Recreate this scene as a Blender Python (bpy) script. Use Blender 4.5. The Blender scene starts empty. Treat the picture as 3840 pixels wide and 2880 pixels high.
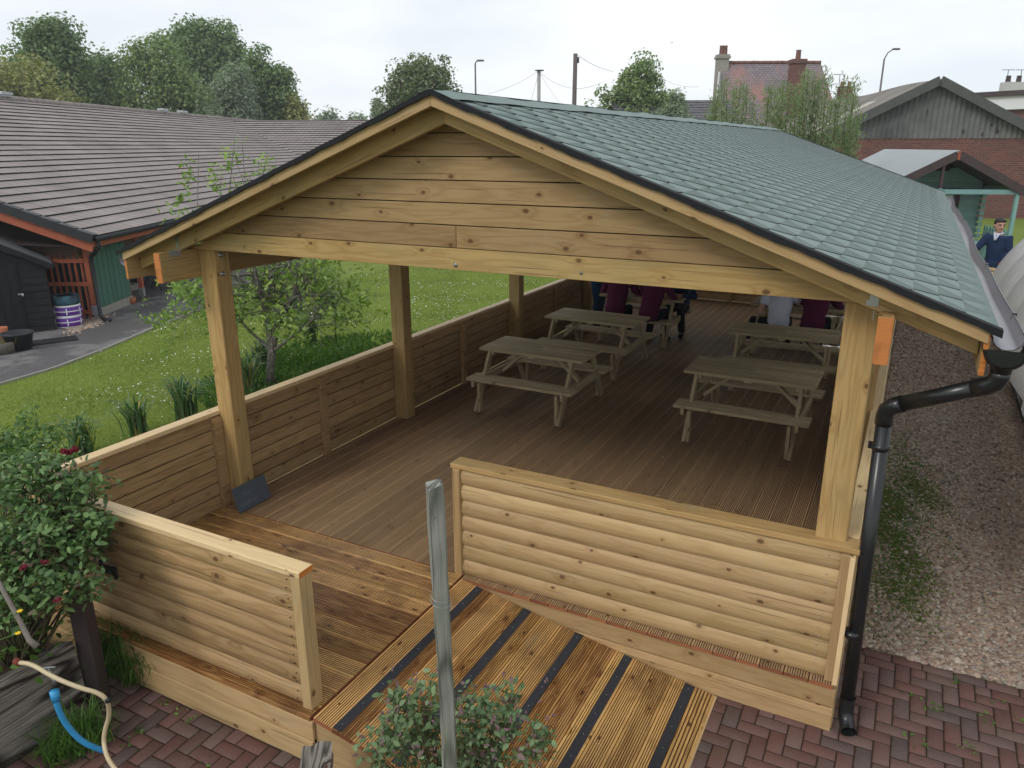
import bpy, math, random
import numpy as np
from mathutils import Vector, Matrix
random.seed(7); RNG = np.random.default_rng(11)
scene = bpy.context.scene
rad = math.radians

# ------------------------------------------------------------------ camera
CAM = np.array([5.5006, -4.578, 3.2964]); YAW, PIT, ROL, FPX = 0.4795, 0.3047, -0.0026, 2844.5
cy, sy = math.cos(YAW), math.sin(YAW)
FWD = np.array([-sy*math.cos(PIT), cy*math.cos(PIT), -math.sin(PIT)])
RGT0 = np.array([cy, sy, 0.0]); UP0 = np.cross(RGT0, FWD)
RGT = math.cos(ROL)*RGT0 + math.sin(ROL)*UP0
UPV = -math.sin(ROL)*RGT0 + math.cos(ROL)*UP0
FH = np.array([-sy, cy, 0.0])
cam = bpy.data.cameras.new('camera'); camo = bpy.data.objects.new('camera', cam)
scene.collection.objects.link(camo); scene.camera = camo
camo.matrix_world = Matrix(((RGT[0], UPV[0], -FWD[0], CAM[0]), (RGT[1], UPV[1], -FWD[1], CAM[1]),
                            (RGT[2], UPV[2], -FWD[2], CAM[2]), (0, 0, 0, 1)))
cam.sensor_width = 36; cam.lens = FPX/3840*36; cam.clip_end = 3000; cam.clip_start = 0.05

# ------------------------------------------------------------------ sky, sun, exposure
w = bpy.data.worlds.new('World'); scene.world = w; w.use_nodes = True
nt = w.node_tree; nt.nodes.clear()
N = nt.nodes.new; LK = nt.links.new
SUN_EL, SUN_AZ = rad(40), rad(-160)      # soft sun behind cloud, behind the camera and to its left
sky = N('ShaderNodeTexSky'); sky.sky_type = 'NISHITA'; sky.sun_disc = False
sky.sun_elevation = SUN_EL; sky.sun_rotation = SUN_AZ
skm = N('ShaderNodeMixRGB'); skm.blend_type = 'MULTIPLY'; skm.inputs[0].default_value = 1
skm.inputs[2].default_value = (0.1, 0.1, 0.1, 1); LK(sky.outputs[0], skm.inputs[1])
tc = N('ShaderNodeTexCoord'); mp = N('ShaderNodeMapping'); mp.inputs['Scale'].default_value = (1, 1, 3.2)
LK(tc.outputs['Generated'], mp.inputs[0])
cn = N('ShaderNodeTexNoise'); cn.inputs['Scale'].default_value = 2.1; cn.inputs['Detail'].default_value = 5
LK(mp.outputs[0], cn.inputs['Vector'])
cr = N('ShaderNodeValToRGB'); LK(cn.outputs['Fac'], cr.inputs[0])
cr.color_ramp.elements[0].position = 0.36; cr.color_ramp.elements[0].color = (0.78, 0.84, 0.90, 1)
cr.color_ramp.elements[1].position = 0.66; cr.color_ramp.elements[1].color = (1.03, 1.04, 1.05, 1)
mx = N('ShaderNodeMixRGB'); mx.inputs[0].default_value = 0.92
LK(skm.outputs[0], mx.inputs[1]); LK(cr.outputs[0], mx.inputs[2])
bg = N('ShaderNodeBackground'); bg.inputs[1].default_value = 1.08
LK(mx.outputs[0], bg.inputs[0])
wo = N('ShaderNodeOutputWorld'); LK(bg.outputs[0], wo.inputs[0])
sl = bpy.data.lights.new('sun', 'SUN'); sl.energy = 1.15; sl.angle = rad(14); sl.color = (1.0, 0.96, 0.9)
slo = bpy.data.objects.new('sun', sl); scene.collection.objects.link(slo)
sd = Vector((math.sin(SUN_AZ)*math.cos(SUN_EL), math.cos(SUN_AZ)*math.cos(SUN_EL), math.sin(SUN_EL)))
slo.rotation_euler = sd.to_track_quat('Z', 'Y').to_euler()
vs = scene.view_settings; vs.view_transform = 'Standard'; vs.look = 'None'; vs.exposure = 0.08; vs.gamma = 1
scene.cycles.max_bounces = 8; scene.cycles.transparent_max_bounces = 12

# ------------------------------------------------------------------ helpers
def at(u, v, d):
    """point seen at photo pixel u,v, d metres ahead measured on the level"""
    r = RGT*(u-1920)/FPX - UPV*(v-1440)/FPX + FWD
    return CAM + r*d/float(r@FH)
def onz(u, v, z):
    r = RGT*(u-1920)/FPX - UPV*(v-1440)/FPX + FWD
    return CAM + r*(z-CAM[2])/r[2]
def lin(c):
    return tuple(((x/255/12.92) if x/255 <= 0.04045 else ((x/255+0.055)/1.055)**2.4) for x in c)+(1,)
def ray(u, v, d):
    return CAM + (RGT*(u-1920)/FPX - UPV*(v-1440)/FPX + FWD)*d
G = -0.356
def ground_z(x, y):
    a = np.clip((np.asarray(y, float)-8.6)/3.2, 0, 1); a = a*a*(3-2*a)
    b = np.clip((np.asarray(y, float)-12)/16, 0, 1); b = b*b*(3-2*b)
    s = np.clip((np.asarray(x, float)-2.5)/4, 0, 1); s = s*s*(3-2*s)
    return G + s*(0.70*a + 0.42*b)

def setp(o, label=None, cat=None, group=None, kind=None):
    if label: o['label'] = label
    if cat: o['category'] = cat
    if group: o['group'] = group
    if kind: o['kind'] = kind
    return o
def thing(name, label, cat, loc=(0, 0, 0), rz=0, group=None):
    o = bpy.data.objects.new(name, None); scene.collection.objects.link(o)
    o.location = loc; o.rotation_euler = (0, 0, rz); o.empty_display_size = 0.2
    return setp(o, label, cat, group)
def copy_tree(o, parent=None):
    c = o.copy(); scene.collection.objects.link(c); c.parent = parent
    for ch in list(o.children): copy_tree(ch, c)
    return c

class MB:
    """collects geometry; uv: u along the grain in metres, v across; point colour 'tint' random per piece"""
    def __init__(s): s.v = []; s.f = []; s.uv = []; s.t = []; s.mi = []; s.sm = []
    def add(s, vs_, faces, uvs=None, tint=None, mi=0, smooth=False):
        b = len(s.v); s.v += [tuple(map(float, p)) for p in vs_]
        if tint is None: tint = (random.random(), random.random(), random.random())
        s.t += [tint]*len(vs_)
        for i, f in enumerate(faces):
            s.f.append([b+k for k in f])
            s.uv.append(uvs[i] if uvs else [(0, 0)]*len(f))
            s.mi.append(mi[i] if isinstance(mi, list) else mi); s.sm.append(smooth)
    def box(s, c, size, M=None, tint=None, mi=0, endmi=None, ax=None):
        sx, sy_, sz = [q/2 for q in size]; c = Vector(c)
        P = [Vector((a*sx, b*sy_, d*sz)) for a in (-1, 1) for b in (-1, 1) for d in (-1, 1)]
        F = [(0, 1, 3, 2), (4, 6, 7, 5), (0, 4, 5, 1), (2, 3, 7, 6), (0, 2, 6, 4), (1, 5, 7, 3)]
        L = ax if ax is not None else max(range(3), key=lambda i: size[i])
        o1, o2 = [i for i in range(3) if i != L]
        uo = random.random()*50; vo = random.random()*50
        uvs = []; mis = []
        for k, f in enumerate(F):
            n = k//2
            if n == L:
                uvs.append([(P[i][o1]+uo, P[i][o2]+vo) for i in f]); mis.append(endmi if endmi is not None else mi)
            else:
                o = o1 if n == o2 else o2
                uvs.append([(P[i][L]+uo, P[i][o]+vo+(0.3 if n == o2 else 0)) for i in f]); mis.append(mi)
        M = M or Matrix.Identity(3)
        s.add([M @ p + c for p in P], F, uvs, tint, mis)
    def bar(s, a, b, w_, h_, up=(0, 0, 1), **k):
        """box from a to b, w_ wide (sideways), h_ deep (along up)"""
        a = Vector(a); b = Vector(b); d = (b-a); L = d.length; d.normalize()
        up = Vector(up); sd_ = d.cross(up).normalized(); up = sd_.cross(d)
        M = Matrix((d, sd_, up)).transposed()
        s.box((a+b)/2, (L, w_, h_), M, ax=0, **k)
    def prism(s, prof, O, A, B, Lv, tint=None, mi=0, endmi=None, closed=True, smooth=False, low=None):
        O = Vector(O); A = Vector(A); B = Vector(B); Lv = Vector(Lv); n = len(prof)
        V = [O+A*a+B*b for a, b in prof] + [O+A*a+B*b+Lv for a, b in prof]
        uo = random.random()*50; vo = random.random()*50; L = Lv.length
        F = []; U = []; q = vo; m = []
        for i in range(n if closed else n-1):
            j = (i+1) % n; F.append((i, j, n+j, n+i))
            e = math.dist(prof[i], prof[j]); U.append([(uo, q), (uo, q+e), (uo+L, q+e), (uo+L, q)]); q += e
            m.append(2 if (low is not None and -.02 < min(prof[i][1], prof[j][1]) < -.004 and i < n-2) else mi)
        if closed:
            F.append(tuple(range(n))[::-1]); U.append([(prof[i][0]+uo, prof[i][1]+vo) for i in range(n)][::-1])
            F.append(tuple(range(n, 2*n))); U.append([(prof[i][0]+uo, prof[i][1]+vo) for i in range(n)])
            e_ = endmi if endmi is not None else mi; m += [e_, e_]
        s.add(V, F, U, tint, m, smooth)
    def tube(s, pts, rr, n=8, mi=0, tint=None, cap=True, sq=None):
        pts = [Vector(p) for p in pts]
        if not hasattr(rr, '__len__') or (isinstance(rr, tuple) and len(rr) == 2 and len(pts) != 2): rr = [rr]*len(pts)
        V = []; prev = None; uo = random.random()*50; L = 0; Ls = []
        for i, p in enumerate(pts):
            d = (pts[min(i+1, len(pts)-1)]-pts[max(i-1, 0)]).normalized()
            if prev is None:
                x = d.orthogonal().normalized() if sq is None else (Vector(sq)-d*d.dot(Vector(sq))).normalized()
            else: x = (prev-d*d.dot(prev)).normalized()
            prev = x; y = d.cross(x); r = rr[i]; ra, rb = r if hasattr(r, '__len__') else (r, r)
            V += [p+x*math.cos(2*math.pi*k/n)*ra+y*math.sin(2*math.pi*k/n)*rb for k in range(n)]
            if i: L += (pts[i]-pts[i-1]).length
            Ls.append(L)
        F = []; U = []
        for i in range(len(pts)-1):
            for k in range(n):
                k2 = (k+1) % n; F.append((i*n+k, i*n+k2, (i+1)*n+k2, (i+1)*n+k))
                U.append([(Ls[i]+uo, k*.03), (Ls[i]+uo, (k+1)*.03), (Ls[i+1]+uo, (k+1)*.03), (Ls[i+1]+uo, k*.03)])
        if cap:
            F.append(tuple(range(n))[::-1]); U.append([(0, 0)]*n); b = (len(pts)-1)*n
            F.append(tuple(range(b, b+n))); U.append([(0, 0)]*n)
        s.add(V, F, U, tint, mi, True)
    def ball(s, c, r, n=8, m=6, **k):
        c = Vector(c); r = r if hasattr(r, '__len__') else (r, r, r)
        pts = [(math.sin(math.pi*j/m), math.cos(math.pi*j/m)) for j in range(m+1)]
        V = [c+Vector((r[0]*a*math.cos(2*math.pi*i/n), r[1]*a*math.sin(2*math.pi*i/n), -r[2]*b)) for a, b in pts for i in range(n)]
        F = [(j*n+i, j*n+(i+1) % n, (j+1)*n+(i+1) % n, (j+1)*n+i) for j in range(m) for i in range(n)]
        s.add(V, F, None, smooth=True, **k)
    def lathe(s, prof, c=(0, 0, 0), n=24, mi=0, tint=None):
        V = [(c[0]+r*math.cos(2*math.pi*i/n), c[1]+r*math.sin(2*math.pi*i/n), c[2]+z) for r, z in prof for i in range(n)]
        F = [(j*n+i, j*n+(i+1) % n, (j+1)*n+(i+1) % n, (j+1)*n+i) for j in range(len(prof)-1) for i in range(n)]
        s.add(V, F, None, tint, mi, True)
    def build(s, name, mats, parent=None, bevel=0, loc=None):
        me = bpy.data.meshes.new(name); me.from_pydata(s.v, [], s.f)
        uvl = me.uv_layers.new(name='UVMap')
        uvl.data.foreach_set('uv', np.array([c for f in s.uv for p in f for c in p], 'f'))
        ca = me.color_attributes.new('tint', 'FLOAT_COLOR', 'POINT')
        t = np.ones((len(s.v), 4), 'f'); t[:, :3] = np.array(s.t, 'f').reshape(-1, 3); ca.data.foreach_set('color', t.ravel())
        mats = mats if isinstance(mats, (list, tuple)) else [mats]
        for m in mats: me.materials.append(m)
        me.polygons.foreach_set('material_index', s.mi); me.polygons.foreach_set('use_smooth', s.sm)
        me.update(); o = bpy.data.objects.new(name, me); scene.collection.objects.link(o)
        if parent: o.parent = parent
        if loc is not None: o.location = loc
        if bevel:
            b = o.modifiers.new('b', 'BEVEL'); b.width = bevel; b.segments = 2; b.limit_method = 'ANGLE'; b.angle_limit = rad(40)
        return o
def npmesh(name, V, F, mat, T=None, parent=None, smooth=False):
    """V (n,3), F (m,k) arrays -> object, T (n,3) point tint"""
    me = bpy.data.meshes.new(name); k = F.shape[1]
    me.vertices.add(len(V)); me.vertices.foreach_set('co', V.astype('f').ravel())
    me.loops.add(F.size); me.loops.foreach_set('vertex_index', F.astype('i').ravel())
    me.polygons.add(len(F)); me.polygons.foreach_set('loop_start', np.arange(0, F.size, k, dtype='i'))
    if smooth: me.polygons.foreach_set('use_smooth', np.ones(len(F), bool))
    if T is not None:
        ca = me.color_attributes.new('tint', 'FLOAT_COLOR', 'POINT'); t = np.ones((len(V), 4), 'f'); t[:, :3] = T
        ca.data.foreach_set('color', t.ravel())
    me.update(calc_edges=True); me.materials.append(mat)
    o = bpy.data.objects.new(name, me); scene.collection.objects.link(o)
    if parent: o.parent = parent
    return o

# ------------------------------------------------------------------ materials
class NT:
    def __init__(s, name):
        s.m = bpy.data.materials.new(name); s.m.use_nodes = True; s.t = s.m.node_tree; s.t.nodes.clear()
        s.o = s.n('ShaderNodeOutputMaterial'); s.b = s.n('ShaderNodeBsdfPrincipled'); s.l(s.b.outputs[0], s.o.inputs[0])
    def n(s, t, **k):
        x = s.t.nodes.new(t)
        for a, b in k.items(): setattr(x, a, b)
        return x
    def l(s, a, b): s.t.links.new(a, b)
    def inp(s, sock, v):
        if isinstance(v, bpy.types.NodeSocket): s.l(v, sock)
        elif v is not None: sock.default_value = v
    def math(s, op, a, b=None, c=None, clamp=False):
        x = s.n('ShaderNodeMath', operation=op, use_clamp=clamp); s.inp(x.inputs[0], a)
        if b is not None: s.inp(x.inputs[1], b)
        if c is not None: s.inp(x.inputs[2], c)
        return x.outputs[0]
    def mix(s, f, a, b, mode='MIX'):
        x = s.n('ShaderNodeMixRGB', blend_type=mode); s.inp(x.inputs[0], f); s.inp(x.inputs[1], a); s.inp(x.inputs[2], b); return x.outputs[0]
    def noise(s, vec, scale=5, detail=4, rough=.55, out='Fac', dim='3D', dist=0):
        x = s.n('ShaderNodeTexNoise', noise_dimensions=dim); s.inp(x.inputs['Vector'], vec)
        x.inputs['Scale'].default_value = scale; x.inputs['Detail'].default_value = detail
        x.inputs['Roughness'].default_value = rough; x.inputs['Distortion'].default_value = dist; return x.outputs[out]
    def ramp(s, f, *st):
        x = s.n('ShaderNodeValToRGB'); s.inp(x.inputs[0], f); e = x.color_ramp.elements
        while len(e) < len(st): e.new(.5)
        for i, (p, c) in enumerate(st):
            e[i].position = p; e[i].color = c if hasattr(c, '__len__') else (c, c, c, 1)
        return x.outputs[0]
    def map(s, vec, scale=(1, 1, 1), loc=(0, 0, 0)):
        x = s.n('ShaderNodeMapping'); s.inp(x.inputs[0], vec); x.inputs['Scale'].default_value = scale
        x.inputs['Location'].default_value = loc; return x.outputs[0]
    def bump(s, h, st=.3, d=.01):
        x = s.n('ShaderNodeBump'); s.inp(x.inputs['Height'], h); x.inputs['Strength'].default_value = st; x.inputs['Distance'].default_value = d
        s.l(x.outputs[0], s.b.inputs['Normal'])
    def tint(s):
        x = s.n('ShaderNodeVertexColor', layer_name='tint'); y = s.n('ShaderNodeSeparateColor'); s.l(x.outputs[0], y.inputs[0]); return y.outputs
    def obj(s): return s.n('ShaderNodeTexCoord').outputs['Object']
    def uv(s): return s.n('ShaderNodeTexCoord').outputs['UV']
    def geo(s): return s.n('ShaderNodeNewGeometry').outputs['Position']
    def set(s, col=None, rough=None, spec=None, metal=None):
        if col is not None: s.inp(s.b.inputs['Base Color'], col)
        if rough is not None: s.inp(s.b.inputs['Roughness'], rough)
        if spec is not None: s.b.inputs['Specular IOR Level'].default_value = spec
        if metal is not None: s.b.inputs['Metallic'].default_value = metal
        return s.m

def wood(name, light, dark, knots=.5, rough=.6, var=.35, ringmix=.45, green=None, spec=.3, wetstain=0, kcol=(.10, .045, .018, 1), bst=.25, bd=.004):
    a = NT(name); uv = a.uv(); t = a.tint()
    off = a.n('ShaderNodeCombineXYZ'); a.inp(off.inputs[0], a.math('MULTIPLY', t[0], 37)); a.inp(off.inputs[1], a.math('MULTIPLY', t[1], 53)); a.inp(off.inputs[2], a.math('MULTIPLY', t[2], 11))
    va = a.n('ShaderNodeVectorMath', operation='ADD'); a.l(uv, va.inputs[0]); a.l(off.outputs[0], va.inputs[1]); P = va.outputs[0]
    # knots first, so the grain can bend around them
    vo = a.n('ShaderNodeTexVoronoi', feature='F1', voronoi_dimensions='2D'); a.l(a.map(P, (1.7, 7, 1)), vo.inputs['Vector']); vo.inputs['Scale'].default_value = 1
    vo.inputs['Randomness'].default_value = 1
    dv = vo.outputs['Distance']; vs2 = a.n('ShaderNodeSeparateColor'); a.l(vo.outputs['Color'], vs2.inputs[0])
    on = a.math('LESS_THAN', vs2.outputs[0], knots)
    # metric distance to the knot centre
    sub = a.n('ShaderNodeVectorMath', operation='SUBTRACT'); a.l(a.map(P, (1.7, 7, 1)), sub.inputs[0]); a.l(vo.outputs['Position'], sub.inputs[1])
    sc = a.n('ShaderNodeVectorMath', operation='MULTIPLY'); a.l(sub.outputs[0], sc.inputs[0]); sc.inputs[1].default_value = (1/2.6, 1/7, 0)
    ln = a.n('ShaderNodeVectorMath', operation='LENGTH'); a.l(sc.outputs[0], ln.inputs[0]); kd = ln.outputs['Value']
    ksz = a.math('MULTIPLY_ADD', vs2.outputs[1], .013, .007)
    kn = a.math('MULTIPLY', a.math('SUBTRACT', 1, a.math('DIVIDE', kd, ksz), clamp=True), on)
    halo = a.math('MULTIPLY', a.math('POWER', a.math('SUBTRACT', 1, a.math('DIVIDE', kd, a.math('MULTIPLY', ksz, 5)), clamp=True), 2), on)
    n1 = a.noise(a.map(P, (.9, 9, 1)), 1, 2, .5)
    ph = a.math('ADD', a.math('MULTIPLY', n1, 42), a.math('MULTIPLY', halo, 9))
    ring = a.math('MULTIPLY_ADD', a.math('SINE', ph), .5, .5)
    fine = a.noise(a.map(P, (3, 160, 1)), 1, 3, .6)
    big = a.noise(a.map(P, (.8, 3, 1)), 1, 3, .6)
    f = a.math('ADD', a.math('MULTIPLY', a.math('POWER', ring, 2), ringmix), a.math('MULTIPLY', fine, .35))
    f = a.math('ADD', f, a.math('MULTIPLY_ADD', big, .8, -.40))
    f = a.math('ADD', f, a.math('MULTIPLY', halo, .5))
    f = a.math('ADD', f, a.math('MULTIPLY_ADD', t[0], var, -var/2), clamp=True)
    col = a.mix(f, light, dark)
    if green:
        col = a.mix(a.math('MULTIPLY', a.ramp(a.noise(a.map(P, (1.2, 4, 1), (5, 3, 0)), 1.3, 3), (.45, 0), (.7, 1)), .55), col, green)
    if wetstain:
        g = a.noise(a.geo(), 2.3, 5, .65)
        col = a.mix(a.math('MULTIPLY', a.ramp(g, (.5, 0), (.66, 1)), wetstain), col, (.045, .022, .012, 1))
    crk = a.noise(a.map(P, (1.1, 55, 1), (9, 2, 0)), 1, 2, .4)
    col = a.mix(a.math('MULTIPLY', a.ramp(crk, (.30, 1), (.335, 0)), .55), col, tuple(x*.35 for x in dark[:3])+(1,))
    col = a.mix(a.math('MULTIPLY', a.ramp(a.noise(a.map(P, (2.2, 5, 1), (1, 7, 0)), 1, 5, .65), (.60, 0), (.72, 1)), .22), col, (.30, .31, .24, 1))
    hv = a.n('ShaderNodeHueSaturation'); a.inp(hv.inputs['Hue'], a.math('MULTIPLY_ADD', t[1], .009, .4960)); a.inp(hv.inputs['Value'], a.math('MULTIPLY_ADD', t[2], .24, .88)); hv.inputs['Saturation'].default_value = 1.03; a.l(col, hv.inputs['Color'])
    col = a.mix(a.math('MULTIPLY', a.math('MULTIPLY', kn, 2.2, clamp=True), .85), hv.outputs[0], kcol)
    a.bump(a.math('ADD', fine, a.math('MULTIPLY', ring, .4)), bst, bd)
    return a.set(col, rough, spec)
M = {}
M['pine'] = wood('fresh_pine', (.49, .345, .18, 1), (.33, .20, .085, 1), .6, .55, ringmix=.30, var=.3)
M['pine_in'] = wood('pine_inner', (.43, .29, .145, 1), (.25, .15, .065, 1), .6, .6, ringmix=.45, var=.4)
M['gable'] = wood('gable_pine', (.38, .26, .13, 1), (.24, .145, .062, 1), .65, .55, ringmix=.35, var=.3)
M['beam'] = wood('beam_pine', (.48, .325, .145, 1), (.31, .185, .068, 1), .6, .5, ringmix=.42, var=.2, green=(.31, .25, .12, 1))
M['top'] = wood('rail_top_pine', (.74, .56, .33, 1), (.55, .37, .18, 1), .35, .45, ringmix=.25, var=.15)
M['deck'] = wood('deck_old', (.41, .265, .145, 1), (.24, .145, .075, 1), .3, .55, ringmix=.25, var=.35, spec=.35)
M['deck_new'] = wood('deck_new_damp', (.60, .36, .14, 1), (.22, .095, .030, 1), .8, .33, ringmix=.45, var=.95, spec=.45, wetstain=.45, kcol=(.04, .02, .01, 1))
M['picnic'] = wood('picnic_table_wood', (.50, .41, .26, 1), (.30, .22, .13, 1), .35, .7, ringmix=.3, var=.5, green=(.33, .30, .18, 1))
M['shade_old'] = None
M['orange_end'] = wood('orange_end_grain', (.62, .24, .07, 1), (.40, .12, .03, 1), 0, .6, ringmix=.5, var=.1)
M['ring_end'] = None
M['red_end'] = wood('red_end_grain', (.33, .13, .06, 1), (.16, .055, .03, 1), 0, .7, ringmix=.4, var=.8)
M['oldwood'] = wood('weathered_sleeper', (.34, .31, .27, 1), (.035, .028, .022, 1), .15, .9, ringmix=.75, var=.3, spec=.15, bst=1.0, bd=.03)
M['greypole'] = wood('weathered_grey_pole', (.31, .31, .28, 1), (.06, .065, .052, 1), .35, .9, ringmix=.65, var=.2, green=(.15, .165, .10, 1), spec=.15, bst=.8, bd=.012)

def plain(name, col, rough=.6, spec=.4, metal=0, var=.0, nsc=8, bump=0, bs=60, tintv=0, stain=None):
    a = NT(name); c = col
    P = a.obj()
    if var: c = a.mix(a.noise(P, nsc, 5, .6), tuple(x*(1-var) for x in col[:3])+(1,), tuple(min(1, x*(1+var)) for x in col[:3])+(1,))
    if stain: c = a.mix(a.ramp(a.noise(P, stain[1], 6, .65), (.45, 0), (.65, 1)), c, stain[0])
    if tintv:
        hv = a.n('ShaderNodeHueSaturation'); a.inp(hv.inputs['Value'], a.math('MULTIPLY_ADD', a.tint()[0], tintv*2, 1-tintv)); a.inp(hv.inputs['Color'], c); c = hv.outputs[0]
    if bump: a.bump(a.noise(P, bs, 3, .6), bump, .01)
    return a.set(c, rough, spec, metal)
M['black_plastic'] = plain('black_plastic', (.012, .013, .014, 1), .28, .5, var=.3)
M['gutter_in'] = plain('gutter_inner_grey', (.17, .165, .185, 1), .3, .5, var=.25, nsc=4)  # inner skin of the trough, coloured paler and greyer than the outside
M['bitumen'] = plain('black_bitumen', (.010, .011, .013, 1), .8, .3, bump=.5, bs=90)
M['anti_slip'] = plain('anti_slip_strip', (.028, .030, .038, 1), .75, .4, bump=.6, bs=400, var=.3, nsc=50)
M['steel'] = plain('galvanised_steel', (.42, .44, .46, 1), .4, .5, .85, var=.2, nsc=40)
M['slate'] = plain('slate', (.075, .090, .115, 1), .55, .4, var=.35, nsc=14, bump=.15, bs=30)
M['chalk'] = plain('chalk', (.16, .175, .20, 1), .9, .1, var=.3, nsc=80)
M['tar'] = plain('black_shed_paint', (.014, .014, .016, 1), .7, .3, var=.4, nsc=5, bump=.3, bs=40)
M['shade_old'] = plain('groove_shade_old', (.085, .055, .034, 1), .9, .1, var=.4, nsc=20)  # groove floors coloured dark to stand in for the shade in the grooves
M['shade_new'] = plain('groove_shade_damp', (.11, .050, .018, 1), .6, .35, var=.5, nsc=20)  # same painted groove shade, tinted for the damp boards
M['gapdark'] = plain('gap_shade', (.02, .015, .011, 1), .9, .1)  # near-black colour standing in for the shade inside board gaps
M['felt'] = plain('roofing_felt_grey', (.33, .355, .37, 1), .8, .2, var=.12, nsc=3, bump=.2, bs=60)
M['orange'] = plain('orange_stain', (.34, .095, .050, 1), .65, .3, var=.3, nsc=6, tintv=.2, bump=.2, bs=25)
M['greenpaint'] = plain('green_boards', (.06, .155, .115, 1), .65, .3, var=.15, nsc=4, tintv=.1, bump=.2, bs=30)
M['mint'] = plain('mint_paint', (.20, .37, .34, 1), .6, .3, var=.12, nsc=6, tintv=.1)
M['mintwall'] = plain('mint_boards', (.19, .33, .32, 1), .65, .3, var=.15, nsc=5, tintv=.12)
M['brownpaint'] = plain('brown_stain', (.060, .042, .040, 1), .6, .35, var=.3, nsc=6, bump=.2, bs=30)
M['redtop'] = plain('red_brown_cut', (.17, .035, .022, 1), .75, .3, var=.4, nsc=30)
M['glass'] = plain('window_glass', (.05, .06, .065, 1), .08, .8)
M['white'] = plain('white_paint', (.72, .73, .72, 1), .5, .3, var=.06)
M['darkplastic'] = plain('dark_plastic', (.02, .022, .026, 1), .5, .4, var=.3)
M['rubber'] = plain('old_tyre', (.035, .04, .045, 1), .8, .2, var=.4, nsc=6, stain=((.06, .16, .22, 1), 4))
M['purple'] = plain('purple_paint', (.13, .035, .30, 1), .5, .4, var=.2)
M['stonegrey'] = plain('stone_grey', (.30, .285, .25, 1), .9, .2, var=.25, nsc=12, bump=.4, bs=30)
M['terracotta'] = plain('terracotta', (.42, .15, .075, 1), .8, .2, var=.2)
M['oldpot'] = plain('old_chimney_pot', (.20, .10, .075, 1), .85, .2, var=.3, nsc=4)
M['soil'] = plain('soil', (.045, .030, .020, 1), .95, .1, var=.5, nsc=20, bump=.8, bs=30)
M['bark'] = plain('bark', (.13, .115, .095, 1), .9, .15, var=.45, nsc=18, bump=.8, bs=30, stain=((.33, .33, .30, 1), 22))
M['barkfar'] = plain('bark_far', (.07, .058, .045, 1), .9, .1, var=.3)
M['stem'] = plain('green_stem', (.10, .09, .045, 1), .8, .2, var=.3)
M['deadwood'] = plain('dead_branch', (.20, .175, .15, 1), .9, .2, var=.3, nsc=20, bump=.4, bs=50)
M['hose'] = plain('cream_hose', (.56, .46, .29, 1), .45, .4, var=.18, nsc=12)
M['bluepipe'] = plain('blue_pipe', (.035, .28, .56, 1), .35, .45, var=.06)
M['metalgrey'] = plain('lamp_steel', (.14, .13, .135, 1), .6, .4, .3, var=.2)
M['polewood'] = plain('pole_timber', (.12, .10, .095, 1), .85, .2, var=.3)
M['render_white'] = plain('old_render', (.52, .52, .50, 1), .9, .2, var=.2, nsc=1.5)
M['wire'] = plain('wire', (.30, .30, .31, 1), .7, .2)
M['skin'] = plain('skin', (.50, .30, .215, 1), .55, .35, var=.06)
M['hair'] = plain('dark_hair', (.018, .013, .011, 1), .6, .4, var=.4, nsc=60, bump=.6, bs=90)
M['maroon'] = plain('maroon_cloth', (.095, .014, .045, 1), .9, .15, var=.25, nsc=9, bump=.25, bs=12)
M['whitecloth'] = plain('white_cloth', (.62, .66, .78, 1), .9, .15, var=.06, nsc=9, bump=.35, bs=11)
M['bluecloth'] = plain('blue_cloth', (.022, .052, .115, 1), .9, .15, var=.3, nsc=9, bump=.3, bs=12)
M['navy'] = plain('navy_overall', (.016, .034, .085, 1), .85, .2, var=.4, nsc=10, bump=.5, bs=10)
M['blackcloth'] = plain('black_cloth', (.010, .011, .015, 1), .9, .15, var=.2)
M['redglove'] = plain('red_glove', (.42, .025, .05, 1), .7, .3, var=.3)
M['eyes'] = plain('eye_dark', (.02, .015, .012, 1), .3, .5)
M['lips'] = plain('lips', (.36, .13, .11, 1), .5, .4)
M['yellow'] = plain('buttercup', (.75, .50, .01, 1), .4, .4)
M['daisy'] = plain('daisy_white', (.78, .78, .74, 1), .7, .2)
M['rosered'] = plain('dark_rose', (.16, .012, .025, 1), .6, .3, var=.3)
M['paper'] = plain('paper', (.6, .6, .58, 1), .8, .2)

def leafmat(name, a_, b_, rough=.5, trans=.35, spec=.35, c_=None):
    a = NT(name); t = a.tint(); col = a.mix(t[0], a_, b_)
    if c_: col = a.mix(a.math('GREATER_THAN', t[1], .88), col, c_)
    a.set(col, rough, spec)
    tr = a.n('ShaderNodeBsdfTranslucent'); a.l(a.mix(1, col, (1.0, 1.15, .5, 1), 'MULTIPLY'), tr.inputs[0])
    ms = a.n('ShaderNodeMixShader'); ms.inputs[0].default_value = trans; a.l(a.b.outputs[0], ms.inputs[1]); a.l(tr.outputs[0], ms.inputs[2]); a.l(ms.outputs[0], a.o.inputs[0])
    return a.m
M['leaf_pear'] = leafmat('pear_leaf', (.13, .225, .045, 1), (.32, .45, .10, 1), .4, .35)
M['leaf_rose'] = leafmat('rose_leaf', (.06, .125, .042, 1), (.20, .32, .11, 1), .42, .25, c_=(.13, .10, .06, 1))
M['leaf_rose2'] = leafmat('light_rose_leaf', (.07, .15, .045, 1), (.16, .27, .08, 1), .42, .3)
M['leaf_shrub'] = leafmat('shrub_leaf', (.09, .155, .065, 1), (.22, .31, .15, 1), .45, .25, c_=(.20, .13, .12, 1))
M['leaf_dark'] = leafmat('far_leaf_dark', (.12, .19, .075, 1), (.205, .29, .115, 1), .6, .3)
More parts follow.
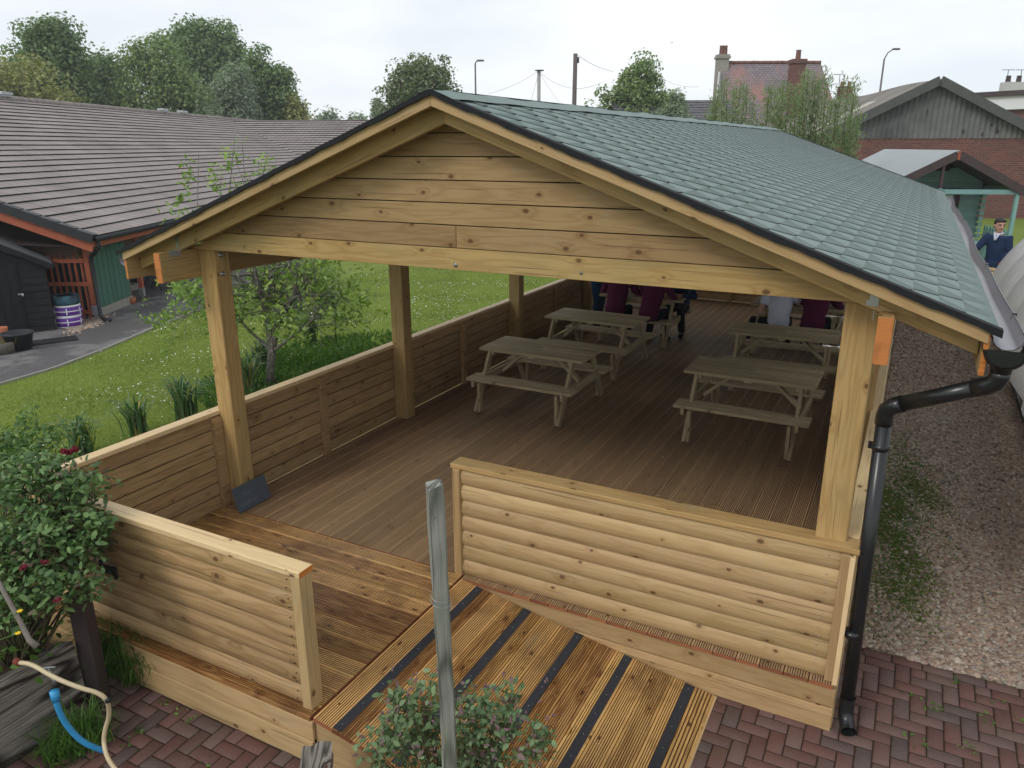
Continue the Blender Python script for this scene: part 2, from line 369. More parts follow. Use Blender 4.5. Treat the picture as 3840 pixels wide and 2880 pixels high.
M['leaf_mid'] = leafmat('far_leaf_mid', (.155, .23, .08, 1), (.26, .345, .13, 1), .6, .3)
M['leaf_yel'] = leafmat('far_leaf_yellow', (.22, .235, .085, 1), (.36, .365, .14, 1), .6, .3)
M['leaf_sil'] = leafmat('far_leaf_silver', (.20, .26, .175, 1), (.28, .345, .24, 1), .6, .3)
M['leaf_ches'] = leafmat('chestnut_leaf', (.105, .155, .070, 1), (.18, .235, .105, 1), .6, .3, c_=(.40, .39, .30, 1))
M['leaf_willow'] = leafmat('willow_leaf', (.20, .26, .14, 1), (.31, .38, .23, 1), .6, .4)
M['blade'] = leafmat('grass_blade', (.17, .235, .040, 1), (.33, .41, .09, 1), .5, .4)
M['blade_dark'] = leafmat('coarse_grass_blade', (.05, .12, .018, 1), (.11, .22, .035, 1), .5, .35)
M['moss'] = leafmat('moss', (.11, .155, .03, 1), (.19, .23, .05, 1), .8, .2)
M['iris'] = leafmat('iris_blade', (.055, .13, .045, 1), (.15, .24, .12, 1), .4, .3, c_=(.40, .36, .10, 1))
M['weed'] = leafmat('weed_leaf', (.07, .16, .03, 1), (.14, .26, .05, 1), .5, .3)

def m_ground():
    a = NT('lawn_soil'); P = a.geo(); n = a.noise(P, 1.1, 5, .6); f = a.noise(P, 30, 4, .7)
    col = a.mix(n, (.14, .19, .032, 1), (.26, .32, .07, 1)); col = a.mix(a.math('MULTIPLY', f, .5), col, (.05, .095, .012, 1))
    col = a.mix(a.ramp(a.noise(P, 4.5, 5, .7), (.60, 0), (.72, .6)), col, (.13, .11, .05, 1))
    a.bump(f, .8, .03); return a.set(col, .9, .15)
def m_asphalt():
    a = NT('damp_tarmac'); P = a.geo()
    st = a.ramp(a.noise(a.map(P, (1, 1, 1)), .95, 6, .62), (.43, 0), (.50, 1))
    col = a.mix(st, (.155, .15, .15, 1), (.072, .070, .073, 1)); col = a.mix(a.math('MULTIPLY', a.noise(P, 90, 3, .7), .45), col, (.20, .19, .18, 1))
    a.bump(a.noise(P, 140, 2, .6), .5, .01); return a.set(col, a.mix(st, (.75,)*3+(1,), (.5,)*3+(1,)), .3)
def m_brickpav():
    a = NT('block_paver'); t = a.tint(); P = a.geo()
    col = a.ramp(t[0], (0, (.120, .058, .050, 1)), (.45, (.160, .074, .062, 1)), (.75, (.165, .100, .088, 1)), (1, (.100, .072, .068, 1)))
    col = a.mix(a.math('MULTIPLY', a.noise(P, 55, 4, .7), .5), col, (.085, .05, .043, 1))
    col = a.mix(a.ramp(a.noise(P, 3, 5, .6), (.5, 0), (.75, .45)), col, (.12, .11, .075, 1))
    col = a.mix(a.ramp(a.noise(P, 210, 1, .5), (.70, 0), (.76, .5)), col, (.42, .38, .34, 1))
    a.bump(a.noise(P, 90, 3, .7), .5, .006); return a.set(col, .62, .35)
def m_pebble():
    a = NT('pebble'); t = a.tint(); P = a.obj()
    col = a.ramp(t[0], (0, (.15, .10, .075, 1)), (.25, (.36, .245, .18, 1)), (.5, (.47, .37, .28, 1)), (.7, (.28, .24, .21, 1)), (.9, (.60, .52, .42, 1)), (1, (.14, .14, .145, 1)))
    col = a.mix(a.math('MULTIPLY', a.noise(P, 60, 2), .35), col, (.12, .09, .075, 1))
    return a.set(col, .6, .3)
def m_gravelbase():
    a = NT('gravel_bed'); P = a.geo(); vo = a.n('ShaderNodeTexVoronoi'); a.l(P, vo.inputs['Vector']); vo.inputs['Scale'].default_value = 38
    s_ = a.n('ShaderNodeSeparateColor'); a.l(vo.outputs['Color'], s_.inputs[0])
    col = a.ramp(s_.outputs[0], (0, (.16, .115, .085, 1)), (.4, (.36, .26, .195, 1)), (.8, (.48, .38, .30, 1)), (1, (.22, .21, .20, 1)))
    col = a.mix(a.ramp(vo.outputs['Distance'], (.4, 0), (.9, .8)), col, (.06, .048, .04, 1))
    a.bump(vo.outputs['Distance'], .9, .02); a.t.nodes[-1].invert = True
    return a.set(col, .8, .2)
def m_shingle():
    a = NT('green_shingle'); P = a.obj(); t = a.tint()
    n = a.noise(P, 420, 2, .7); col = a.mix(n, (.145, .195, .182, 1), (.25, .315, .298, 1))
    col = a.mix(a.math('MULTIPLY', t[0], .14), col, (.13, .185, .17, 1)); col = a.mix(a.ramp(a.noise(P, 1.2, 5, .65), (.4, 0), (.7, .45)), col, (.25, .30, .285, 1)); col = a.mix(a.ramp(a.noise(a.map(P, (.5, 3, .5)), 1.6, 5, .7), (.52, 0), (.72, .3)), col, (.10, .125, .11, 1))
    a.bump(n, .4, .004); return a.set(col, .85, .25)
def m_tile(name, c1, c2, ax=.9):
    a = NT(name); uv = a.uv(); t = a.tint()
    w_ = a.n('ShaderNodeTexWave', wave_type='BANDS', bands_direction='X'); a.l(uv, w_.inputs['Vector']); w_.inputs['Scale'].default_value = 1.05; w_.inputs['Distortion'].default_value = 0
    P = a.obj(); n = a.noise(P, 7, 6, .7)
    col = a.mix(n, c1, c2); col = a.mix(a.ramp(a.noise(P, .5, 3), (.35, 0), (.7, .5)), col, tuple(x*.72 for x in c1[:3])+(1,))
    br = a.n('ShaderNodeTexWhiteNoise', noise_dimensions='2D'); sn = a.n('ShaderNodeVectorMath', operation='SNAP'); a.l(uv, sn.inputs[0]); sn.inputs[1].default_value = (.3, .375, 1); a.l(sn.outputs[0], br.inputs[0])
    col = a.mix(a.math('MULTIPLY', br.outputs['Value'], .3), col, tuple(x*.6 for x in c1[:3])+(1,))
    col = a.mix(a.ramp(a.noise(P, 45, 2), (.69, 0), (.73, .7)), col, (.42, .42, .38, 1))
    col = a.mix(a.math('MULTIPLY', a.math('POWER', w_.outputs['Fac'], 6), .35), col, tuple(x*.45 for x in c1[:3])+(1,))
    a.bump(a.math('ADD', a.math('MULTIPLY', w_.outputs['Fac'], 1.), a.math('MULTIPLY', n, .25)), .7, .03)
    return a.set(col, .85, .2)
def m_brick(name, c1=(.22, .065, .045, 1), c2=(.13, .045, .038, 1), mo=(.20, .16, .14, 1)):
    a = NT(name); b = a.n('ShaderNodeTexBrick'); a.l(a.uv(), b.inputs['Vector']); b.inputs['Scale'].default_value = 1
    b.inputs['Brick Width'].default_value = .225; b.inputs['Row Height'].default_value = .075; b.inputs['Mortar Size'].default_value = .008
    b.inputs['Color1'].default_value = c1; b.inputs['Color2'].default_value = c2; b.inputs['Mortar'].default_value = mo
    col = a.mix(a.ramp(a.noise(a.obj(), 1.3, 5), (.45, 0), (.75, .5)), b.outputs['Color'], (.12, .075, .065, 1))
    col = a.mix(a.ramp(a.noise(a.obj(), 9, 2), (.70, 0), (.74, .7)), col, (.33, .26, .20, 1))
    a.bump(b.outputs['Fac'], .4, .01); a.t.nodes[-1].invert = True; return a.set(col, .9, .2)
def m_corr(name, c1, c2, stain):
    a = NT(name); P = a.obj(); col = a.mix(a.noise(a.map(P, (8, 8, .7)), 1.3, 6, .7), c1, c2)
    col = a.mix(a.ramp(a.noise(P, .55, 4), (.42, 0), (.68, .75)), col, stain)
    col = a.mix(a.ramp(a.noise(P, 25, 3), (.62, 0), (.72, .5)), col, (.40, .40, .36, 1))
    a.bump(a.noise(P, 30, 4), .3, .02); return a.set(col, .95, .15)
def m_slates(name, c1, c2, patch=None):
    a = NT(name); b = a.n('ShaderNodeTexBrick'); a.l(a.uv(), b.inputs['Vector']); b.inputs['Scale'].default_value = 1
    b.inputs['Brick Width'].default_value = .25; b.inputs['Row Height'].default_value = .17; b.inputs['Mortar Size'].default_value = .012
    b.inputs['Color1'].default_value = c1; b.inputs['Color2'].default_value = c2; b.inputs['Mortar'].default_value = tuple(x*.35 for x in c1[:3])+(1,)
    col = b.outputs['Color']
    if patch: col = a.mix(a.ramp(a.n('ShaderNodeSeparateXYZ').outputs[0] if False else a.noise(a.map(a.uv(), (.5, .25, 1)), .9, 3), (.48, 0), (.60, .8)), col, patch)
    a.bump(b.outputs['Fac'], .5, .02); return a.set(col, .8, .25)
def m_poly():
    a = NT('polythene'); P = a.obj()
    col = a.mix(a.noise(P, 2.5, 5, .6), (.56, .57, .57, 1), (.75, .76, .77, 1)); col = a.mix(a.ramp(a.noise(a.map(P, (1, 1, .6)), 3, 5, .7), (.5, 0), (.75, .5)), col, (.36, .34, .28, 1))
    a.set(col, .22, .5); tr = a.n('ShaderNodeBsdfTranslucent'); tr.inputs[0].default_value = (.8, .8, .8, 1)
    tp = a.n('ShaderNodeBsdfTransparent'); m1 = a.n('ShaderNodeMixShader'); m1.inputs[0].default_value = .35; a.l(a.b.outputs[0], m1.inputs[1]); a.l(tr.outputs[0], m1.inputs[2])
    m2 = a.n('ShaderNodeMixShader'); m2.inputs[0].default_value = .10; a.l(m1.outputs[0], m2.inputs[1]); a.l(tp.outputs[0], m2.inputs[2]); a.l(m2.outputs[0], a.o.inputs[0])
    a.bump(a.noise(P, 5, 4, .6, dist=1.5), .35, .05); return a.m
def m_rings():
    a = NT('sawn_ring_end'); P = a.obj(); n = a.noise(P, 9, 3, .6)
    sp_ = a.n('ShaderNodeSeparateXYZ'); a.l(P, sp_.inputs[0]); x = a.math('ADD', sp_.outputs[0], -.004); z = a.math('ADD', sp_.outputs[2], .02)
    d = a.math('SQRT', a.math('ADD', a.math('MULTIPLY', x, x), a.math('MULTIPLY', z, z)))
    r = a.math('MULTIPLY_ADD', a.math('SINE', a.math('ADD', a.math('MULTIPLY', d, 900), a.math('MULTIPLY', n, 9))), .5, .5)
    col = a.mix(r, (.62, .25, .075, 1), (.40, .125, .032, 1)); col = a.mix(a.ramp(n, (.5, 0), (.72, .6)), col, (.22, .08, .03, 1)); return a.set(col, .6, .3)
M['ring_end'] = m_rings()
M['ground'] = m_ground(); M['asphalt'] = m_asphalt(); M['paver'] = m_brickpav(); M['pebble'] = m_pebble(); M['gravel'] = m_gravelbase()
M['shingle'] = m_shingle(); M['tile'] = m_tile('concrete_tile', (.265, .225, .212, 1), (.40, .352, .333, 1)); M['brick'] = m_brick('old_red_brick', (.20, .075, .06, 1), (.13, .052, .045, 1), (.17, .13, .12, 1))
M['corr'] = m_corr('cement_sheet', (.13, .13, .128, 1), (.215, .215, .21, 1), (.055, .057, .065, 1)); M['corr_roof'] = m_corr('cement_roof', (.20, .185, .165, 1), (.28, .26, .235, 1), (.13, .12, .10, 1))
M['slates_red'] = m_slates('red_grey_slates', (.20, .17, .185, 1), (.27, .22, .235, 1), (.36, .18, .155, 1)); M['slates_dk'] = m_slates('dark_slates', (.11, .105, .115, 1), (.16, .15, .16, 1))
M['poly'] = m_poly()

# ------------------------------------------------------------------ ground sheets
def sheet(name, poly_or_grid, mat, dz, label=None, **k): pass
def grid(x0, x1, y0, y1, nx, ny, dz=0, fn=None):
    X, Y = np.meshgrid(np.linspace(x0, x1, nx), np.linspace(y0, y1, ny)); Z = ground_z(X, Y)+dz
    V = np.stack([X.ravel(), Y.ravel(), Z.ravel()], 1); i = np.arange(nx*ny).reshape(ny, nx)
    F = np.stack([i[:-1, :-1].ravel(), i[:-1, 1:].ravel(), i[1:, 1:].ravel(), i[1:, :-1].ravel()], 1); return V, F
# main lawn sheet out to the horizon: fine near, coarse far
xs = np.concatenate([np.linspace(-900, -40, 12), np.linspace(-36, 36, 145), np.linspace(45, 900, 12)])
ys = np.concatenate([np.linspace(-300, -20, 6), np.linspace(-16, 60, 153), np.linspace(75, 1800, 12)])
X, Y = np.meshgrid(xs, ys); V = np.stack([X.ravel(), Y.ravel(), ground_z(X, Y).ravel()], 1); i = np.arange(X.size).reshape(X.shape)
F = np.stack([i[:-1, :-1].ravel(), i[:-1, 1:].ravel(), i[1:, 1:].ravel(), i[1:, :-1].ravel()], 1)
setp(npmesh('ground', V, F, M['ground'], smooth=True), kind='structure')
# tarmac path: a strip between the lawn edge and the buildings
lawn_edge = [(-7.0, -6), (-7.0, -2), (-7.05, .6), (-7.15, 1.94), (-7.25, 2.9), (-7.68, 4.19), (-8.4, 5.9), (-8.95, 7.5), (-10.6, 11), (-14, 17.5), (-19, 27)]
def interp_edge(y): return np.interp(y, [p[1] for p in lawn_edge], [p[0] for p in lawn_edge])
yy = np.linspace(-6, 27, 133); W_ = 6.0
V = []; F = []
for k, y in enumerate(yy):
    x1 = float(interp_edge(y)); V += [(x1, y, G+.012), (x1-7, y, G+.012)]
    if k: F.append((2*k-2, 2*k, 2*k+1, 2*k-1))
mb = MB(); mb.add(V, F, None, (0, 0, 0)); setp(mb.build('path', M['asphalt']), kind='structure')
mb = MB()
for k in range(1, len(yy)):
    a = (float(interp_edge(yy[k-1])), yy[k-1], G+.016); b = (float(interp_edge(yy[k])), yy[k], G+.016)
    mb.bar(a, (b[0], b[1], G+.016), .045, .05)
setp(mb.build('path_edging', M['stonegrey']), kind='structure')
# gravel strip right of the shelter
V, F = grid(5.3, 16, 1.0, 14, 40, 60, .006); setp(npmesh('gravel_path', V, F, M['gravel'], smooth=True), kind='structure')
V, F = grid(-1.6, 14, -9, 1.0, 4, 4, .0); V[:, 2] = G+.001; o = npmesh('paving_bed', V, F, M['soil']); setp(o, kind='structure')
# herringbone block paving: real blocks
Pv = []; Pf = []; Pt = []
def block(x0, y0, lx, ly):
    g_ = .004; bv = .006; z0, z1 = G-.04, G+.007+random.uniform(-.0015, .0015); n = len(Pv)
    a, b, c, d = x0+g_, x0+lx-g_, y0+g_, y0+ly-g_
    tx, ty = random.uniform(-.0012, .0012), random.uniform(-.0012, .0012)
    for (x, y, z) in [(a, c, z0), (b, c, z0), (b, d, z0), (a, d, z0), (a, c, z1-bv), (b, c, z1-bv), (b, d, z1-bv), (a, d, z1-bv), (a+bv, c+bv, z1-tx-ty), (b-bv, c+bv, z1+tx-ty), (b-bv, d-bv, z1+tx+ty), (a+bv, d-bv, z1-tx+ty)]:
        Pv.append((x, y, z))
    for f in [(0, 1, 5, 4), (1, 2, 6, 5), (2, 3, 7, 6), (3, 0, 4, 7), (4, 5, 9, 8), (5, 6, 10, 9), (6, 7, 11, 10), (7, 4, 8, 11), (8, 9, 10, 11)]: Pf.append([n+q for q in f])
    t = random.random(); Pt.extend([(t, random.random(), 0)]*12)
BW = .1005
for c in range(-16, 92):
    for r in range(-46, 10):
        m = (c-r) % 4; x, y = c*BW, r*BW
        if -.1 < x < 2.4 and y > -1.5: continue
        if y > .05 and x < 5.2: continue
        if m == 0 and y+BW < .91: block(x, y, 2*BW, BW)
        elif m == 3 and y+2*BW < .91: block(x, y, BW, 2*BW)
        elif m == 3 and y+BW < .91: block(x, y, BW, BW)
for k in range(0, 40): block(5.2+k*2*BW, .9045, 2*BW, BW)
o = npmesh('block_paving', np.array(Pv), np.array(Pf), M['paver'], np.array(Pt)); setp(o, kind='structure')

# ------------------------------------------------------------------ scattered stones, grass, daisies
def scatter_shapes(base_v, base_f, C, S, Rz, tilt=None, sq=None):
    n = len(C); k = len(base_v)
    ca, sa = np.cos(Rz), np.sin(Rz); B = base_v[None]*S[:, None, :]
    X = B[..., 0]*ca[:, None]-B[..., 1]*sa[:, None]; Y = B[..., 0]*sa[:, None]+B[..., 1]*ca[:, None]; Z = B[..., 2]
    if tilt is not None: Z = Z + X*tilt[:, :1]+Y*tilt[:, 1:]
    V = np.stack([X, Y, Z], -1)+C[:, None]; F = base_f[None]+(np.arange(n)*k)[:, None, None]
    return V.reshape(-1, 3), F.reshape(-1, base_f.shape[1])
th = np.arange(6)*math.pi/3
pb = np.array([(math.cos(t), math.sin(t), -.2) for t in th]+[(.62*math.cos(t+.4), .62*math.sin(t+.4), .75) for t in th])
pf = []
for k in range(6): pf += [(k, (k+1) % 6, 6+(k+1) % 6, 6+k)]
pf += [(6, 7, 8, 9), (6, 9, 10, 11)]; pf = np.array(pf)
def pebbles(name, xr, yr, n, smin, smax, mask=None, label=None, dz=.01):
    x = RNG.uniform(*xr, n); y = yr[0]+(yr[1]-yr[0])*RNG.uniform(0, 1, n)**1.25
    if mask is not None: k = mask(x, y); x, y = x[k], y[k]
    n = len(x); s = RNG.uniform(smin, smax, n)*(1+.5*(RNG.random(n) > .97)); S = np.stack([s*RNG.uniform(.9, 1.5, n), s, s*RNG.uniform(.5, .8, n)], 1)
    C = np.stack([x, y, ground_z(x, y)+dz+RNG.uniform(0, .006, n)], 1)
    V, F = scatter_shapes(pb, pf, C, S, RNG.uniform(0, 6.3, n), RNG.normal(0, .25, (n, 2)))
    T = np.repeat(np.stack([RNG.random(n), RNG.random(n), RNG.random(n)], 1), 12, 0)
    o = npmesh(name, V, F, M['pebble'], T, smooth=True); setp(o, label, 'gravel', kind='stuff'); return o
pebbles('gravel_stones', (5.5, 7.4), (1.0, 11.5), 56000, .011, .023, lambda x, y: y > 1.0+.03*np.sin(x*9), 'brown and grey rounded pebbles on the strip beside the shelter')
def blades(name, C, h, wd, mat, label, cat='grass', lean=.5, T=None, seg=False):
    n = len(C); az = RNG.uniform(0, 6.28, n); L = RNG.uniform(.1, 1, n)*lean; h = h*RNG.uniform(.6, 1.25, n)
    d = np.stack([np.cos(az), np.sin(az)], 1); s = np.stack([-d[:, 1], d[:, 0]], 1)
    V = np.zeros((n, 4, 3)); V[:, 0, :2] = C[:, :2]-s*wd/2; V[:, 1, :2] = C[:, :2]+s*wd/2; V[:, 0, 2] = V[:, 1, 2] = C[:, 2]
    mid = C[:, :2]+d*(L*h*.35)[:, None]; V[:, 2, :2] = mid+s*wd*.4; V[:, 2, 2] = C[:, 2]+h*.6
    V[:, 3, :2] = C[:, :2]+d*(L*h)[:, None]; V[:, 3, 2] = C[:, 2]+h*(1-.35*L)
    F = np.array([[0, 1, 2, 3]])+(np.arange(n)*4)[:, None]
    if T is None: T = np.repeat(RNG.random((n, 3)), 4, 0)
    else: T = np.repeat(T, 4, 0)
    o = npmesh(name, V.reshape(-1, 3), F, mat, T); setp(o, label, cat, kind='stuff'); return o
n = 150000
x = RNG.uniform(-8.8, -.12, n); y = -1.8+17.5*RNG.uniform(0, 1, n)**1.25; k = x > interp_edge(y)+.03; x, y = x[k], y[k]
pn = 1.3*np.sin(x*2.1+y*1.3)+1.2*np.sin(y*2.7-x*1.1)+.9*np.sin(x*5.3+1.7*np.sin(y*3.1))+RNG.normal(0, .5, len(x)); T = np.stack([np.clip(.5+pn*.16, 0, 1), RNG.random(len(x)), RNG.random(len(x))], 1)
blades('lawn_grass', np.stack([x, y, np.full(len(x), G)], 1), .034, .012, M['blade'], 'short mown green lawn between the tarmac path and the boarded wall', T=T)
# longer grass round the young tree and along the boards
n = 26000; a_ = RNG.uniform(0, 6.28, n); r_ = RNG.uniform(0, 1, n)**.7
x = np.concatenate([-2.6+2.2*r_[:13000]*np.cos(a_[:13000]), RNG.uniform(-1.5, -.12, 13000)]); y = np.concatenate([5.2+2.7*r_[:13000]*np.sin(a_[:13000]), RNG.uniform(-1.6, 6, 13000)])
blades('long_grass', np.stack([x, y, np.full(n, G)], 1), .13, .012, M['blade_dark'], 'longer darker grass left round the young tree behind the boarded wall', lean=.8)
n = 9000; x = RNG.uniform(-8.6, -.2, n); y = RNG.uniform(-1.5, 16, n); dens = np.sin(x*1.3+1)+np.sin(y*.9+x*.5)+np.sin(y*2.3-x*1.7); k = (x > interp_edge(y)+.1) & (dens+RNG.normal(0, .8, n) > .55); x, y = x[k], y[k]
hexv = np.array([(math.cos(t), math.sin(t), 0) for t in np.arange(6)*math.pi/3]); hexf = np.array([[0, 1, 2, 3], [0, 3, 4, 5]])
C = np.stack([x, y, np.full(len(x), G+.048)], 1); s_ = RNG.uniform(.006, .013, len(x))
V, F = scatter_shapes(hexv, hexf, C, np.stack([s_]*3, 1), RNG.uniform(0, 6, len(x)), RNG.normal(0, .3, (len(x), 2)))
setp(npmesh('daisies', V, F, M['daisy']), 'white daisies scattered over the lawn', 'daisies', kind='stuff')
# moss and weeds creeping over the gravel
n = 15000; x = np.concatenate([RNG.normal(5.75, .17, n//2), RNG.uniform(5.5, 7.15, n//2)]); y = np.concatenate([RNG.normal(3.4, 1.2, n//2), RNG.uniform(1.05, 9, n//2)])
dens = np.sin(x*7+y*3)+np.sin(y*4.1-x*5)+RNG.normal(0, .7, n); k = (x > 5.5) & (y > 1.1) & ((np.arange(n) < n//2) | (dens > 1.9)); x, y = x[k], y[k]
blades('gravel_weeds', np.stack([x, y, ground_z(x, y)+.012], 1), .028, .016, M['weed'], 'mossy green weeds growing through the gravel strip', 'weeds', lean=1.2)

n = 42000; x = RNG.normal(5.80, .19, n); y = RNG.normal(3.2, .95, n); dens = np.sin(x*9+y*2.3)+np.sin(y*3.1-x*4)+.8*np.sin(y*7+x*11); k = (x > 5.5) & (y > 1.15) & (dens+RNG.normal(0, .6, n) > .3); x, y = x[k], y[k]
blades('moss_patch', np.stack([x, y, ground_z(x, y)+.018], 1), .016, .018, M['moss'], 'soft mossy green patch on the gravel next to the shelter wall', 'moss', lean=1.5)

# ------------------------------------------------------------------ the deck
W = 5.405; PIT_B = .154; Y1 = 12.60
def groove_profile(wd, th=.028, ng=8, m=.012, gd=.0045):
    p = [(0, -th), (0, -.003), (.003, 0)]; pitch = (wd-2*m)/ng
    for k in range(ng):
        a = m+k*pitch+pitch*.30; b = a+pitch*.38
        p += [(a, 0), (a+.0008, -gd), (b-.0008, -gd), (b, 0)]
    return p+[(wd-.003, 0), (wd, -.003), (wd, -th)]
GP = groove_profile(.148); GPR = groove_profile(.144)
deck = thing('raised_deck', 'grooved brown timber deck floor running the length of the open shelter', 'deck')
mb = MB(); gx = 4.227-PIT_B*27
x = gx-PIT_B
while x < W-.01:
    y = 0.0 if x+.148 < 2.70 else -.055
    cuts = [y]; yy_ = y+random.uniform(1.2, 4.6)
    while yy_ < Y1-1: cuts.append(yy_); yy_ += random.choice((3.6, 4.2, 4.8))
    cuts.append(Y1); x0 = max(x, 0.001)
    for a, b in zip(cuts[:-1], cuts[1:]):
        wd = .148 if x >= 0 else x+.148
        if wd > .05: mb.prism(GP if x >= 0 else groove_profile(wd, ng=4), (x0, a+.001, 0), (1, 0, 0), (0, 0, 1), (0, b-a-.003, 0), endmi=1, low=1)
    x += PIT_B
mb.build('main_boards', [M['deck'], M['red_end'], M['shade_old']], deck)
mb = MB(); mb.box((W/2, Y1/2, -.05), (W-.06, Y1-.1, .04)); mb.box((1.3, -.9, -.05), (2.5, 1.66, .04)); mb.build('joists', M['brownpaint'], deck)
mb = MB(); k = 0
while True:
    y = -.006-(k+1)*PIT_B
    if y < -1.86: break
    if k == 11: y = -1.80
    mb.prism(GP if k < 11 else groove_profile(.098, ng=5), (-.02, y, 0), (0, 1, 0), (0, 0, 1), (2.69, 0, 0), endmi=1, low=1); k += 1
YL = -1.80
mb.build('landing_boards', [M['deck_new'], M['red_end'], M['shade_new']], deck)
# plinth boards under the edges
def plinth(a, b, zs, out, name='plinth_board'):
    mb = MB(); a = Vector(a); b = Vector(b)
    for i, (z0, z1) in enumerate(zs):
        o = Vector(out)*(.0+.012*(i % 2)); mb.bar((a.x+o.x, a.y+o.y, (z0+z1)/2), (b.x+o.x, b.y+o.y, (z0+z1)/2), .022, z1-z0-.004)
    return mb.build(name, M['pine'], deck, bevel=.003)
plinth((2.69, -.035, 0), (5.47, -.035, 0), [(-.170, -.030), (-.232, -.172), (-.356, -.234)], (0, -1, 0))
plinth((-.05, YL+.008, 0), (2.69, YL+.008, 0), [(-.165, -.030), (-.30, -.167), (-.356, -.302)], (0, -1, 0))
plinth((5.455, -.02, 0), (5.455, 12.25, 0), [(-.170, -.030), (-.35, -.172)], (1, 0, 0))
plinth((-.05, -1.85, 0), (-.05, 12.25, 0), [(-.170, -.030), (-.35, -.172)], (-1, 0, 0))

P_ = np.stack([RNG.uniform(.1, 5.2, 90), RNG.uniform(-1.6, 7, 90), np.full(90, .004)], 1); P_ = P_[(P_[:, 1] > .1) | (P_[:, 0] < 2.5)]
litter_pts = P_

# ------------------------------------------------------------------ the ramp
ramp = thing('access_ramp', 'damp golden grooved timber ramp with black anti-slip strips beside the front wall', 'ramp', (2.688, 0, 0))
SL = .1686; Rl = math.hypot(2.02, .3406); du = Vector((2.02, 0, -.3406)).normalized(); nu = Vector((.3406, 0, 2.02)).normalized()
YR0, YR1 = YL+.01, -.06
mb = MB(); nB = int(Rl/.148)
for k in range(nB):
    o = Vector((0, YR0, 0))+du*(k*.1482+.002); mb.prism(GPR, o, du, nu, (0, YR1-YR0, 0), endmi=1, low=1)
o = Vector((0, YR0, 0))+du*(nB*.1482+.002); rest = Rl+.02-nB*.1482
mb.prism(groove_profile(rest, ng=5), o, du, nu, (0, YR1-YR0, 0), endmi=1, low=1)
mb.build('ramp_boards', [M['deck_new'], M['red_end'], M['shade_new']], ramp)
for xs_ in (2.862, 3.285, 3.715, 4.10, 4.555):
    d = (xs_-2.688)/du.x; mb = MB(); c = Vector((0, (YR0+YR1)/2, 0))+du*d+nu*.003
    Mx = Matrix((du, (0, 1, 0), nu)).transposed(); mb.box(c, (.062, YR1-YR0-.02, .006), Mx)
    for q in range(9): mb.ball(Vector((0, YR0+.06+q*(YR1-YR0-.12)/8, 0))+du*d+nu*.005, .0035, 6, 4, mi=1)
    mb.build('anti_slip_strip', [M['anti_slip'], M['steel']], ramp)
mb = MB()
for y in (YR0+.012,):
    p = [(0, -.032), (2.02, -.032-.3406), (2.02, -.36), (0, -.356)]
    mb.prism([(0, -.034), (0, -.345), (1.86, -.345)], (0, y, 0), (1, 0, 0), (0, 0, 1), (0, .03, 0))
mb.build('side_cheek', M['pine'], ramp)
mb = MB(); e = Vector((0, YR0, 0))+du*(Rl+.028)-nu*.016; mb.bar(e, e+Vector((0, YR1-YR0, 0)), .02, .03); mb.build('end_board', M['pine'], ramp)

# ------------------------------------------------------------------ low boarded walls
HR = .957
def loglap(hh, bulge=.027, n=9):
    p = []
    for i in range(n+1):
        t = i/n; p.append((-(bulge*math.sin(math.pi*min(1, t*.92+.06))**.55), t*hh))
    return p
def siding(mb, a, b, out, z0, z1, nb, flat_in=True):
    a = Vector(a); b = Vector(b); out = Vector(out); hh = (z1-z0)/nb; a = a-out*.005; b = b-out*.005
    for k in range(nb):
        prof = [(-q[0], q[1]) for q in loglap(hh-.0035)]; prof = [(-.018, 0)]+prof+[(-.018, hh-.0035)]
        mb.prism(prof, (a.x, a.y, z0+k*hh), out, (0, 0, 1), b-a)
# front right wall
wl = thing('boarded_wall', 'low front wall of rounded golden boards to the right of the ramp', 'wall', (2.6, 0, 0), group='low boarded walls round the deck')
mb = MB(); siding(mb, (.07, .022, 0), (2.79, .022, 0), (0, -1, 0), .004, .918, 7)
for k in range(7):
    for x in (.12, 2.72):
        for q in (.035, .095): mb.ball((x+random.uniform(-.006, .006), -.003, .004+k*.1306+q), (.0045, .003, .0045), 6, 4, mi=1)
mb.build('siding', [M['pine'], M['steel']], wl)
mb = MB(); mb.box((.036, .03, .46), (.065, .10, .918)); mb.box((.036, .065, .46), (.068, .04, .9)); mb.build('end_post', M['pine'], wl, bevel=.005)
mb = MB(); mb.box((2.825, -.0, .458), (.068, .045, .914)); mb.build('corner_trim', M['pine'], wl, bevel=.004)
mb = MB(); mb.box((1.435, .070, .938), (2.91, .150, .040)); mb.build('top_rail', M['beam'], wl, bevel=.006)
# front left wall
YW = -1.745
wl2 = thing('boarded_wall', 'low front wall of rounded boards left of the ramp, partly behind the rose bush', 'wall', (0, YW, 0), group='low boarded walls round the deck')
mb = MB(); siding(mb, (-.05, .03, 0), (2.575, .03, 0), (0, -1, 0), .004, .918, 7)
for k in range(7):
    for q in (.035, .095): mb.ball((2.53+random.uniform(-.006, .006), .005, .004+k*.1306+q), (.005, .003, .005), 6, 4, mi=1)
mb.build('siding', [M['pine_in'], M['darkplastic']], wl2)
mb = MB(); mb.box((2.612, .045, .459), (.070, .105, .916)); mb.build('end_post', M['pine'], wl2, bevel=.005)
mb = MB(); mb.box((1.30, .052, .938), (2.70, .118, .042), endmi=1); mb.build('top_rail', [M['top'], M['orange_end']], wl2, bevel=.006)
mb = MB()
hx = .80; mb.box((hx, -.012, .50), (.030, .012, .095)); mb.box((hx+.07, -.010, .49), (.10, .010, .06)); mb.box((hx+.145, -.012, .485), (.03, .012, .095)); mb.tube([(hx+.02, -.018, .45), (hx+.02, -.018, .54)], .007)
mb.build('black_hinge', M['darkplastic'], wl2)
